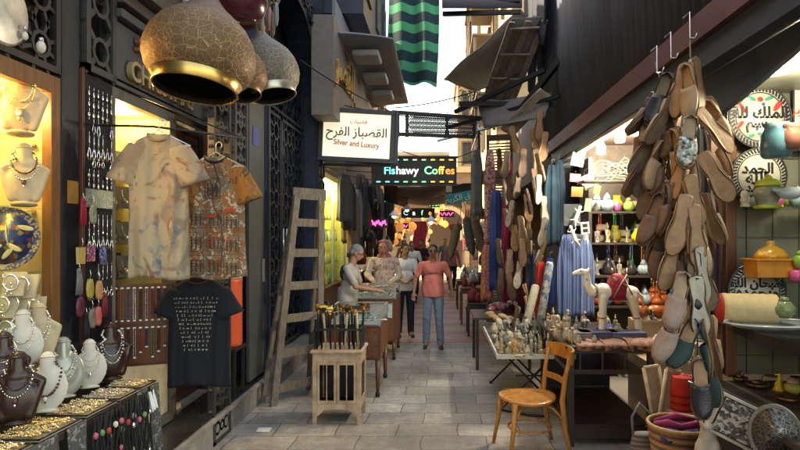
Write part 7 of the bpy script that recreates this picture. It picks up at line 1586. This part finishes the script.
    for s_ in (-1, 1):
        kn, an = legs[s_]; f_ = V((an[0], an[1], 0))
        o = blob(lambda b: (b.cap(f_ + V((0, .03, .045)), .042, f_ + V((.012 * s_, -.13, .035)), .036, 10), b.cap(f_ + V((0, .02, .06)), .042, f_ + V((0, -.01, .09)), .042, 10), b.cap(f_ + V((0, .035, .025)), .035, f_ + V((.01 * s_, -.15, .022)), .034, 10)), 'shoe', shoe or BLACK, .009, 2, t)
        MB().loft([[(f_.x + x * kx + .006 * s_, f_.y + y, z) for x, y in [(.048 * math.cos(a), -.055 + .125 * math.sin(a)) for a in [2 * PI * i / 20 for i in range(20)]]] for z, kx in ((.001, .95), (.02, 1))]).build('sole', mat('pale_sole', (.5, .5, .5), .6, var=.1) if shoe else BLACK, o)
    if hairstyle == 'short':
        def hr(b):
            b.ell((0, 0, 0), (.08, .096, .088), 16, 12, 0, HM @ Matrix.Translation((0, .012, .128)))
            b.ell((0, 0, 0), (.079, .06, .07), 16, 12, 0, HM @ Matrix.Translation((0, .048, .09)))
        blob(hr, 'hair', hair, .008, 1, t)
    elif hairstyle == 'scarf':
        def hr(b):
            b.ell((0, 0, 0), (.088, .1, .1), 16, 12, 0, HM @ Matrix.Translation((0, .02, .125))); b.ell((0, 0, 0), (.085, .085, .1), 16, 12, 0, HM @ Matrix.Translation((0, .04, .05))); b.cap(L_((-.06, .02, 1.43)), .065, L_((.06, .02, 1.43)), .065, 10); b.cap(hp(-.06, -.03, .19), .022, hp(.06, -.03, .19), .022, 8); b.cap(hp(-.076, -.02, .08), .02, hp(-.05, -.045, -.01), .02, 8); b.cap(hp(.076, -.02, .08), .02, hp(.05, -.045, -.01), .02, 8)
        blob(hr, 'headscarf', hair, .008, 2, t)
    if detail:
        b = MB()
        for s_ in (-1, 1): b.ell((0, 0, 0), (.012, .006, .006), 8, 6, 0, HM @ Matrix.Translation((.03 * s_, -.089, .098)))
        b.build('eyes', mat('dark_eyes', (.02, .015, .012), .2), t)
        b = MB()
        for s_ in (-1, 1): b.tube([hp(.046 * s_, -.084, .118), hp(.03 * s_, -.094, .124), hp(.014 * s_, -.094, .118)], .0045, 6)
        b.build('eyebrows', HAIRB, t)
        MB().tube([hp(-.022, -.089, .036), hp(0, -.095, .034), hp(.022, -.089, .036)], .0045, 6).build('lips', mat('lip', (.2, .07, .06), .5), t)
    if extra: extra(t, hp, L_)
    return t
JEANS = mat('light_jeans', (.16, .22, .3), .85, var=.25, scale=10, bump=.2, bscale=200); DKJ = mat('dark_trousers', (.02, .025, .04), .85, var=.2)
PINK = mat('coral_cotton', (.66, .19, .16), .9, var=.1, bump=.1); WHC = mat('white_cotton', (.78, .78, .76), .9, var=.06, bump=.1)
def x_pink(t, hp, L_):
    b = MB(); b.tube([hp(-.026, -.094, .055), hp(0, -.105, .06), hp(.026, -.094, .055)], .008, 6); b.build('moustache', HAIRB, t)
    b = MB()
    for s_ in (-1, 1): b.ell(tuple(hp(.031 * s_, -.096, .1)), (.022, .005, .016), 10, 6)
    b.tube([hp(-.07, -.03, .1), hp(-.05, -.09, .104), hp(.05, -.09, .104), hp(.07, -.03, .1)], .003, 5); b.build('sunglasses', BLACK, t)
    b = MB(); rnd = random.Random(2)
    for i in range(9): b.bar((-.07 + i * .017, -.137, 1.235 + rnd.uniform(-.006, .006)), (-.063 + i * .017, -.137, 1.262 + rnd.uniform(-.008, .008)), .006, .006)
    b.tube([(-.075, -.137, 1.232), (.08, -.137, 1.24)], .004, 5); b.build('chest_lettering', BLACK, t)
    MB().tube([(.07 * math.cos(a), .01 + .07 * math.sin(a), 1.43 - .02 * (math.sin(a) < 0)) for a in [2 * PI * i / 20 for i in range(20)]], .009, 8, closed=True).build('collar', PINK, t)
    MB().tube([(.266 + .03 * math.cos(a), -.03 + .03 * math.sin(a), .93) for a in [2 * PI * i / 14 for i in range(14)]], .007, 6, closed=True).build('watch', STEEL, t)
GY = 9.3
person('man in a coral pink t-shirt, light jeans and sunglasses walking towards us', at(433, 348, 9.3) * 1, R(0), 1.66, SKIN2, HAIRB, PINK, JEANS, mat('dark_sneaker', (.02, .022, .03), .5), {-1: ((-.285, .03, 1.15), (-.31, -.06, .92)), 1: ((.285, .05, 1.15), (.31, -.02, .92))}, {-1: ((-.1, -.03, .5), (-.115, .02, .09)), 1: ((.1, -.06, .5), (.125, -.05, .09))}, (0, 2), 'short', 'short', 1.1, x_pink)
def x_white(t, hp, L_):
    MB().tube([hp(-.022, -.094, .054), hp(0, -.103, .058), hp(.022, -.094, .054)], .006, 6).build('moustache', HAIRB, t)
p = at(405, 336, 10.3); p.z = 0
person('slim man in a white t-shirt and dark trousers clasping his hands by the display case', p, R(12), 1.66, SKIN, HAIRB, WHC, DKJ, BLACK, {-1: ((-.24, .0, 1.12), (-.06, -.2, 1.03)), 1: ((.24, .0, 1.12), (.05, -.22, 1.05))}, None, (12, 4), 'short', 'short', .98, x_white)
FLOR = pat('floral_blouse', 'spots', [(.5, .4, .32), (.3, .14, .12), (.55, .45, .36), (.25, .2, .16)], 16, .9)
def x_woman(t, hp, L_):
    MB().tube([hp(-.03, -.04, -.06), hp(0, -.07, -.13), hp(.03, -.04, -.06)], .003, 5).ell(tuple(hp(0, -.075, -.14)), .009, 8, 6).build('necklace', SILVER, t)
p = at(384, 330, 9.75); p.z = 0
person('woman in a pink headscarf and floral blouse reaching over the display case', p, R(-2), 1.72, SKIN, mat('pink_scarf', (.34, .1, .1), .9, var=.25, scale=30), FLOR, DKJ, BLACK, {-1: ((-.27, -.05, 1.14), (-.12, -.26, 1.02)), 1: ((.27, -.05, 1.12), (.1, -.3, 1.0))}, None, (-4, 10), 'long', 'scarf', 1.12, x_woman)
def x_grey(t, hp, L_):
    o = blob(lambda b: (b.ell(tuple(L_((0, .05, 1.3))), (.165, .1, .13)), b.cap(L_((-.12, .06, 1.37)), .06, L_((.12, .06, 1.37)), .06, 10)), 'dark_yoke', mat('dark_grey_yoke', (.06, .055, .05), .9), .01, 2, t)
    MB().tube([hp(-.07, -.02, .1), hp(-.055, -.09, .1), hp(.055, -.09, .1), hp(.07, -.02, .1)], .003, 5).build('glasses', BLACK, t)
p = at(347, 365, 8.0); p.z = 0
person('grey haired man in a pale t-shirt with dark shoulders leaning over the display case', p, R(82), 1.68, SKIN, HAIRG, mat('oatmeal_cotton', (.4, .37, .33), .9, var=.12), mat('grey_green_trousers', (.12, .13, .12), .85), BLACK, {-1: ((-.22, -.16, 1.13), (-.14, -.42, 1.08)), 1: ((.22, -.1, 1.12), (.14, -.38, 1.06))}, None, (8, 22), 'short', 'short', 1.08, x_grey, lean=.16)
far = [(412, 15.5, 4, 1.66, 'white shirt', WHC, 'far man in white walking behind the man in coral pink', 'short', HAIRB), (421, 17.5, -20, 1.7, 'black', mat('black_cotton', (.02, .02, .025), .9), 'far figure in black under the small LED board', 'short', HAIRB), (452, 19, 20, 1.62, 'pink', mat('rose_cotton', (.4, .15, .17), .9), 'far woman in a rose top beside the hanging grey garments', 'scarf', mat('cream_scarf', (.5, .42, .34), .9)), (445, 22, -10, 1.7, 'blue', mat('dusty_blue', (.12, .17, .25), .9), 'distant man in dusty blue near the arch', 'short', HAIRB), (404, 21, 10, 1.64, 'cream', mat('sand_cotton', (.42, .34, .25), .9), 'distant figure in sand colour below the yellow lanterns', 'scarf', mat('dark_scarf', (.06, .05, .06), .9)), (429, 25, 180, 1.7, 'olive', mat('olive_cotton', (.12, .12, .07), .9), 'distant person in olive walking away towards the arch', 'short', HAIRB)]
for px, Y, rz, H, _, m, lab, hs, hm in far:
    p = at(px, 240, Y); p.z = 0; person(lab, p, R(rz), H, SKIN, hm, m, DKJ, BLACK, None, {-1: ((-.1, -.08, .5), (-.1, -.1, .09)), 1: ((.1, .0, .5), (.1, .12, .09))}, (0, 0), 'long' if hs == 'scarf' else 'short', hs, 1, None, False)
# ================================================================ FAR SHOPS
# yellow lit showcase on the left
sc = thing('lit_showcase', 'tall yellow lit showcase of gold goods behind the wooden ladder', 'showcase', (-2.0, 10.75, 0))
MB().box(-.5, .02, -1.1, 1.1, 0, .9).build('cabinet_base', REDWOOD, sc, bevel=.006); MB().box(-.5, -.47, -1.1, 1.1, .9, 2.8).box(-.47, .0, 1.07, 1.1, .9, 2.8).box(-.5, .04, -1.14, 1.14, 2.8, 3.15).build('carcass', mat('mustard_lining', (.55, .45, .15), .6), sc)
MB().box(-.02, .03, -1.14, -1.08, .9, 2.8).box(-.02, .03, 1.08, 1.14, .9, 2.8).box(-.02, .03, -.03, .03, .9, 2.8).build('frame', mat('silver_frame', (.4, .4, .38), .4, .5), sc)
MB().box(-.4, -.02, -1.05, 1.05, 2.74, 2.77).build('light_strip', mat('strip_light', (1, 1, .8), .5, var=0, emit=(1, .95, .65), es=3), sc)
MB().add([(0.01, -1.08, .9), (.01, 1.08, .9), (.01, 1.08, 2.8), (.01, -1.08, 2.8)], [(0, 1, 2, 3)]).build('glass', PANE, sc)
for z in (1.3, 1.7, 2.1, 2.45): MB().box(-.46, -.03, -1.05, 1.05, z - .008, z).build('shelf', SHELFGLASS, sc)
l = bpy.data.lights.new('showcase_lamp', 'AREA'); l.shape = 'RECTANGLE'; l.size = .35; l.size_y = 2; l.energy = 22; l.color = (1, .9, .5); k = bpy.data.objects.new('showcase_lamp', l); COL.objects.link(k); k.location = (-2.2, 10.75, 2.72)
YB = [Proto(lambda c=c: MB().lathe([(.03, 0), (.035, .01), (.03, .12), (.014, .15), (.014, .19), (.02, .2)], 12).build('perfume_bottle', mat('bottle_%d' % c, [(.6, .45, .1), (.6, .55, .35), (.3, .4, .3)][c], .25))) for c in range(3)]
for j, z in enumerate((.9, 1.3, 1.7, 2.1, 2.45)):
    for i in range(13): YB[(i + j) % 3].put('%s bottle on the %s shelf of the yellow lit showcase' % (['golden', 'cream', 'greenish'][(i + j) % 3], ['bottom', 'second', 'middle', 'fourth', 'top'][j]), (-2.12 - .12 * (i % 2), 9.8 + i * .155, z + .002), (0, 0, 0), 1.15, 'bottle', 'bottles in the yellow lit showcase')
t = thing('lattice_awning', 'grey lattice canopy over the yellow lit showcase', 'canopy', (-2.0, 10.3, 3.2)); b = MB()
for i in range(10): b.bar((0, -.8 + i * .17, .5), (.7, -.8 + i * .17, .15), .012); b.bar((.07 * i, -.8, .5 - .035 * i), (.07 * i, .75, .5 - .035 * i), .012)
b.build('lattice', mat('zinc', (.2, .2, .22), .5, .5), t); MB().bar((.7, -.82, .15), (.7, .78, .15), .04).build('edge', BLACK, t)
# lanterns
def lantern(k):
    c = [(1, .55, .12), (1, .75, .3), (.9, .35, .12)][k]
    def f():
        t = thing('mosaic_lantern', '', 'lantern')
        MB().lathe([(.03, 0), (.1, .04), (.13, .12), (.1, .2), (.04, .25)], 14).build('globe', mat('lantern_%d' % k, c, .3, var=0, emit=c, es=.1), t)
        MB().tube([(0, 0, .25), (0, 0, .6)], .006, 5).lathe([(.0, -.05), (.03, 0)], 8).build('mount', BRASS, t); return t
    return f
LN = [Proto(lantern(k)) for k in range(3)]; random.seed(8)
lc = ['amber', 'golden', 'orange']
for i in range(54):
    px = random.uniform(384, 414) if i < 36 else random.uniform(398, 450); py = random.uniform(212, 250) if i < 36 else random.uniform(205, 235); Y = random.uniform(19, 27) if i < 36 else random.uniform(24, 29)
    LN[i % 3].put('%s mosaic lantern glowing %s' % (lc[i % 3], 'on the left beyond the woman in the headscarf' if i < 36 else 'under the arch at the alley end'), at(px, py, Y), (0, 0, 0), random.uniform(.6, 1.25), 'lantern', 'lanterns far down the alley')
for i, (px, py, Y) in enumerate(((394, 216, 16), (407, 210, 18), (431, 222, 15))): 
    t = thing('pendant_light', ['white bell lamp above the headscarfed woman', 'small white lamp left under the far LED board', 'white bell lamp right above the man in coral'][i], 'lamp', at(px, py, Y)); MB().lathe([(.16, 0), (.12, .05), (.03, .14), (.02, .16)], 16).build('shade', WHITEP, t, solid=.004); MB().ell((0, 0, 0), .06, 10, 6).build('lamp', mat('warm_lamp', (1, .9, .7), .4, var=0, emit=(1, .88, .65), es=2), t); MB().tube([(0, 0, .16), (0, 0, .7)], .006, 5).build('cord', BLACK, t)
# garments, bags and clutter down both sides
pc = [('charcoal', (.04, .04, .045)), ('pink', (.45, .1, .16)), ('olive', (.13, .13, .07)), ('cream', (.45, .4, .32)), ('black', (.015, .015, .018)), ('rust', (.3, .09, .04)), ('blue grey', (.12, .15, .2)), ('brown', (.12, .07, .045)), ('red', (.38, .03, .04))]
random.seed(21)
wd_l = ['just past the yellow showcase', 'above the pink neon sign', 'left of the woman in the headscarf', 'behind the man in white', 'below the far lanterns']
for i in range(26):
    px = 346 + 46 * (i / 26) + random.uniform(-2, 2); X = -1.95 + random.uniform(.0, .35); Y = F * X / (px - 440); top = random.uniform(2.2, 3.3); n_, c = pc[(i * 4) % 9] if i % 3 == 0 else pc[[0, 4, 7][i % 3]]
    garment('%s garment hanging on the left side %s' % (n_, wd_l[min(4, i // 5)]), (X, Y, top), random.uniform(.3, .5), .16, random.uniform(.7, 1.3), FAB('cloth_' + n_.replace(' ', '_'), c), 6, i, .5, R(70), gr='garments down the left side')
wd_r = ['just past the louvred shutter', 'beside the dark winged mannequins', 'behind the man in coral', 'near the far corner']
for i in range(24):
    px = 474 - 24 * (i / 24) + random.uniform(-2, 2); X = 1.25 + random.uniform(-.15, .35); Y = F * X / (px - 440); n_, c = pc[(i * 5 + 2) % 9]; top = random.uniform(2.1, 3.2)
    garment('%s garment hanging on the right side %s' % (n_, wd_r[min(3, i // 6)]), (X, Y, top), random.uniform(.3, .5), .16, random.uniform(.7, 1.3), FAB('cloth_' + n_.replace(' ', '_'), c), 6, i + 3, .5, R(-60), gr='garments down the right side')
for i, (px, py, Y, rz) in enumerate(((458, 222, 12.5, 12), (466, 216, 12, -10), (474, 218, 11.5, -16))):
    t = thing('leather_bag', ['left', 'middle', 'right'][i] + ' long grey leather bag of the three hanging beyond the shutter', 'bag', at(px, py, Y), rot=(0, R(rz), 0), group='long bags beyond the shutter'); MB().loft([[(w_ * math.cos(a), .05 * math.sin(a), z) for a in [2 * PI * q / 20 for q in range(20)]] for w_, z in ((.01, 0), (.08, -.06), (.1, -.25), (.09, -.5), (.06, -.75), (.01, -.85))]).build('body', [GRYL, mat('slate_leather', (.08, .09, .1), .5), GRYL][i], t); MB().tube([(0, 0, 0), (.02, 0, .15), (0, 0, .3)], .006, 5).build('strap', BLACK, t)
def stool(lab, x, y, h, w_, m):
    t = thing('goods_table', lab, 'table', (x, y, 0)); MB().box(-w_, w_, -w_, w_, h - .03, h).build('top', m, t, bevel=.006); MB().box(-w_ + .03, w_ - .03, -w_ + .03, w_ - .03, h - .12, h - .03).build('apron', m, t)
    for sx in (-1, 1):
        for sy in (-1, 1): MB().box(sx * (w_ - .03) - .02, sx * (w_ - .03) + .02, sy * (w_ - .03) - .02, sy * (w_ - .03) + .02, 0, h - .12).build('leg', m, t)
stool('dark goods table nearest behind the trinket tables', .8, 10.6, .6, .32, DW); stool('brown goods table halfway down the right side', .75, 12.0, .75, .34, BROWN); stool('dark goods table farther down the right side', .8, 14.5, .7, .4, DW); stool('brown stall table on the left behind the shoppers', -1.5, 12.6, .8, .35, REDWOOD); stool('dark stall table far left under the lanterns', -1.4, 18, .8, .5, DW)
random.seed(5); GB = [Proto(lambda m=m, c=c: MB().loft([[(w_ * math.cos(a), w_ * .6 * math.sin(a), z) for a in [2 * PI * q / 14 for q in range(14)]] for w_, z in ((.07, 0), (.09, .04), (.08, .12), (.04, .17))]).tube([(-.05, 0, .15), (0, 0, .24), (.05, 0, .15)], .006, 5).build('handbag', m)) for m, c in ((mat('bag_tan', (.3, .16, .08), .5), 0), (BLKS, 1), (mat('bag_white', (.5, .47, .42), .5), 2), (mat('bag_red', (.3, .04, .04), .5), 3))]
for i in range(40):
    tb = [(.8, 10.6, .6, 'nearest dark goods table'), (.75, 12, .75, 'brown goods table on the right'), (.8, 14.5, .7, 'farther dark goods table'), (-1.5, 12.6, .8, 'brown stall table on the left')][i % 4]; k = random.randrange(4)
    GB[k].put('%s handbag piled on the %s' % (['tan', 'black', 'white', 'red'][k], tb[3]), (tb[0] + random.uniform(-.25, .25), tb[1] + random.uniform(-.25, .25), tb[2] + .002 + .1 * (i // 28)), (0, 0, random.uniform(0, 3)), random.uniform(.9, 1.4), 'handbag', 'handbags on the far tables')
GB2 = []
for i in range(60):
    k = random.randrange(4); left = i % 2; X = random.uniform(-1.95, -1.5) if left else random.uniform(1.1, 1.6); Y = random.uniform(13, 28); z = random.uniform(.9, 2.6)
    GB[k].put('%s handbag hanging far down the %s wall' % (['tan', 'black', 'white', 'red'][k], 'left' if left else 'right'), (X, Y, z), (0, 0, random.uniform(0, 3)), random.uniform(1.4, 2.2), 'handbag', 'handbags hanging down the far alley')
# awnings and signs far away
for i, (px0, px1, py0, py1, Y, c, lab) in enumerate(((384, 398, 178, 205, 13, (.05, .05, .055), 'dark left awning below the coffee board'), (392, 408, 190, 208, 18, (.1, .09, .08), 'brown left awning above the lanterns'), (452, 478, 186, 200, 14, (.07, .1, .1), 'grey green right awning behind the shutter'), (444, 462, 196, 208, 19, (.3, .26, .2), 'pale right awning near the far corner'))):
    quad_sheet('far_awning', lab, 'awning', [at(px0, py0, Y), at(px1, py0 + (8 if i < 2 else -4), Y), at(px1, py1, Y + 2), at(px0, py1 - 4, Y + 2)], mat('far_awning_%d' % i, c, .8), .05, seed=i, group='awnings farther down')
t = thing('shop_sign', 'turquoise shop sign with white Arabic letters on the right beyond the shutter', 'sign', at(462, 197, 14), rot=(0, R(-12), R(20))); MB().box(-.42, .42, -.03, .03, -.12, .12).build('board', mat('turquoise_board', (.02, .3, .27), .4, var=.1), t, bevel=.004); writing('lettering', arabic('سوق الكريم'), .2, WHITEP, t, (0, -.035, 0), FACE_CAM, .002)
t = thing('shop_sign', 'red heart shaped hanging sign near the far bags', 'sign', at(456, 228, 14.5)); MB().ell((-.07, 0, .02), (.1, .04, .1)).ell((.07, 0, .02), (.1, .04, .1)).prism([(-.15, 0), (.15, 0), (0, -.2)], .05, Matrix.Translation((0, -.025, 0))).build('board', mat('red_sign', (.5, .03, .05), .4), t)
t = thing('hanging_scarf', 'bright pink scarf hanging under the arch beyond the man in coral', 'scarf', at(420, 222, 22)); MB().sheet(8, 12, lambda u, v: ((u - .5) * .5 + .04 * math.sin(v * 9), .05 * math.sin(u * 18), -v * 1.5)).build('cloth', FAB('hot_pink_cloth', (.5, .05, .1)), t, solid=.01); MB().bar((-.3, 0, .01), (.3, 0, .01), .02).build('rod', BLACK, t)
# ================================================================ CABLES and small overhead things
for i, (a, c, sag) in enumerate((((322, 100, 9.3), (470, 118, 11), .1), ((392, 108, 9.4), (545, 60, 9), .15), ((300, 60, 8), (392, 112, 9.4), .05), ((400, 150, 11), (480, 160, 12), .12), ((345, 170, 12), (476, 150, 12), .2), ((322, 166, 9.2), (372, 180, 11), .03))):
    a = at(*a); c = at(*c); MB().tube([a.lerp(c, k / 10) - V((0, 0, sag * 4 * (k / 10) * (1 - k / 10))) for k in range(11)], .009, 6).build('cable', BLACK, label=['cable along the top of the mesh canopy', 'cable from the sign corner to the dark canopy', 'short cable over the gateway', 'slack cable below the mesh canopy', 'long slack cable under the coffee board', 'cable under the white lightbox'][i], cat='cable', group='cables over the alley')
# greenery behind the tarpaulin
t = thing('trailing_plant', 'trailing green plant behind the edge of the tarpaulin', 'plant', at(470, 95, 11.5)); random.seed(3); b = MB()
for i in range(260):
    x = random.gauss(0, .16); z = random.gauss(0, .2); y = random.gauss(0, .1); a = Euler((random.uniform(0, 3), random.uniform(0, 3), random.uniform(0, 3))).to_matrix().to_4x4(); a.translation = (x, y, z); b.add([(-.03, 0, 0), (0, -.012, 0), (.03, 0, 0), (0, .012, 0)], [(0, 1, 2, 3)], 0, False, a)
b.build('foliage', mat('leaf_green', (.03, .08, .03), .6), t); MB().tube([(0, 0, -.3), (.02, 0, 0), (0, .02, .3)], .01, 6).build('stem', BROWN, t)

# ================================================================ more far canopies and shop clutter
for i, (px0, px1, py, Y, c, lab) in enumerate(((396, 446, 196, 17, (.2, .17, .14), 'sagging grey brown cloth canopy crossing the alley below the coffee board'), (402, 462, 203, 21, (.1, .08, .08), 'dark cloth canopy crossing the alley farther on'), (398, 452, 207, 25, (.24, .18, .13), 'tan cloth canopy crossing near the arch'))):
    quad_sheet('cloth_canopy', lab, 'canopy', [at(px0, py - 8, Y), at(px1, py - 12, Y), at(px1, py - 1, Y + 2), at(px0, py + 2, Y + 2)], mat('cloth_canopy_%d' % i, c, .9), .25, seed=i, group='cloth canopies across the far alley')
for i, (px, py, Y, n, c) in enumerate(((388, 200, 17, 'green', (.05, .8, .3)), (402, 226, 20, 'purple', (.4, .1, .9)), (447, 214, 18, 'pink', (.9, .08, .4)), (434, 205, 24, 'green', (.05, .8, .3)))):
    t = thing('neon_sign', 'tiny %s neon sign far down the alley, %s' % (n, ['by the left garments', 'under the yellow lanterns', 'on the right side', 'over the arch'][i]), 'neon sign', at(px, py, Y)); MB().tube([((k / 14 - .5) * .4, 0, .05 * math.sin(k * 1.4 + i)) for k in range(15)], .014, 5).build('tube', glow('far_' + n, c, .5), t); MB().box(-.23, .23, .03, .05, -.1, .1).build('back_plate', BLACK, t)
random.seed(77)
BX = [Proto(lambda m=m: MB().box(-.06, .06, -.04, .04, 0, .07).box(-.045, .045, -.042, -.0405, .01, .06, 1).build('gift_box', [m, IV])) for m in (mat('box_maroon', (.2, .03, .03), .5), mat('box_green', (.04, .12, .06), .5), mat('box_kraft', (.26, .17, .09), .7), mat('box_white', (.4, .38, .34), .6))]
bn = ['maroon', 'green', 'brown card', 'white']
for z in shelf_z + [.02]:
    for i in range(14):
        k = random.randrange(4); x = random.uniform(1.95, 3.35)
        BX[k].put('%s gift box at the back of the %s' % (bn[k], shn[z] + ' shop shelf' if z > .1 else 'shop floor under the shelves'), (x, SY + random.uniform(.3, .36), z + .002 + .072 * random.randrange(3)), (0, 0, random.uniform(-.3, .3)), random.uniform(1, 1.5), 'gift box', 'gift boxes in the shop')
for i in range(34):
    z = random.choice(shelf_z[1:]); x = random.uniform(1.9, 3.3); k = random.randrange(9); n_, m = sc_[k]
    b = MB(); L_ = random.uniform(.12, .3); beads([(-.012, 0, 0), (-.014, 0, -L_), (0, 0, -L_ - .02), (.014, 0, -L_), (.012, 0, 0)], .006, b, 0, .02)
    b.build('bead_string', m, label='%s bead string dangling from the %s shelf edge in the gift shop' % (n_, shn[z]), cat='bead string', group='bead strings on the shop shelf edges').location = (x, SY - .012, z - .02)
for i in range(26):
    n_, pr = FG[random.choice([0, 1, 3, 4, 8, 11, 12, 13, 6])]; x = random.uniform(1.95, 2.8)
    pr.put('%s lying loose on the %s beige step' % (n_, 'lower' if i % 2 else 'upper'), (x, random.uniform(5.43, 5.5) if i % 2 else random.uniform(5.78, 5.82), .623 if i % 2 else .963), (R(90) * (i % 3 == 0), 0, random.uniform(-2, 2)), random.uniform(.8, 1.3), 'figurine', 'figurines on the beige steps')
for i in range(30):
    n_, pr = FG[random.choice([11, 12, 11, 9, 10, 1, 4, 13])]; x = random.uniform(1.1, 1.36); y = random.uniform(4.98, 6.2)
    pr.put('%s scattered along the left side of the old desk' % n_, (x, y, TZ + .002), (R(90) * (i % 4 == 0), 0, random.uniform(-2, 2)), random.uniform(.7, 1.1), 'figurine', 'figurines on the old desk')

random.seed(15)
for i in range(22):
    n_, pr = catal[random.randrange(len(catal))]; up = i % 2; x = 2.1 + .036 * (i // 2) * 1.8
    pr.put('%s in the back row of the %s vitrine shelf' % (n_, 'upper' if up else 'lower'), (x, random.uniform(3.78, 3.86), 1.99 if up else 1.53), (0, 0, i), random.uniform(.6, .85), 'ornament', 'back row ornaments in the vitrine')
EXPO = 2.6
# ================================================================ LIGHT
w = bpy.data.worlds.new('World'); scene.world = w; w.use_nodes = True
N = w.node_tree.nodes; L = w.node_tree.links; bg = N['Background']
sky = N.new('ShaderNodeTexSky'); sky.sky_type = 'NISHITA'; sky.sun_disc = False
SUN_EL, SUN_AZ = 38, 276
sky.sun_elevation = R(SUN_EL); sky.sun_rotation = R(SUN_AZ); sky.air_density = 1.2; sky.dust_density = 2.5
L.new(sky.outputs[0], bg.inputs[0]); bg.inputs[1].default_value = .15
sl = bpy.data.lights.new('sun', 'SUN'); sl.energy = 3; sl.angle = R(.5); sl.color = (1, .95, .86)
so = bpy.data.objects.new('sun', sl); COL.objects.link(so)
az = R(SUN_AZ); d = V((math.sin(az) * math.cos(R(SUN_EL)), math.cos(az) * math.cos(R(SUN_EL)), math.sin(R(SUN_EL))))
so.rotation_euler = d.to_track_quat('Z', 'Y').to_euler()
vs = scene.view_settings; vs.view_transform = 'Standard'; vs.look = 'None'; vs.exposure = EXPO; vs.gamma = 1
vs.use_white_balance = True; vs.white_balance_temperature = 9200; vs.white_balance_tint = 10
scene.render.engine = 'CYCLES'; scene.cycles.use_denoising = True
scene.cycles.max_bounces = 6; scene.cycles.transparent_max_bounces = 16; scene.cycles.diffuse_bounces = 4; scene.cycles.sample_clamp_indirect = 6
scene.cycles.caustics_reflective = False; scene.cycles.caustics_refractive = False
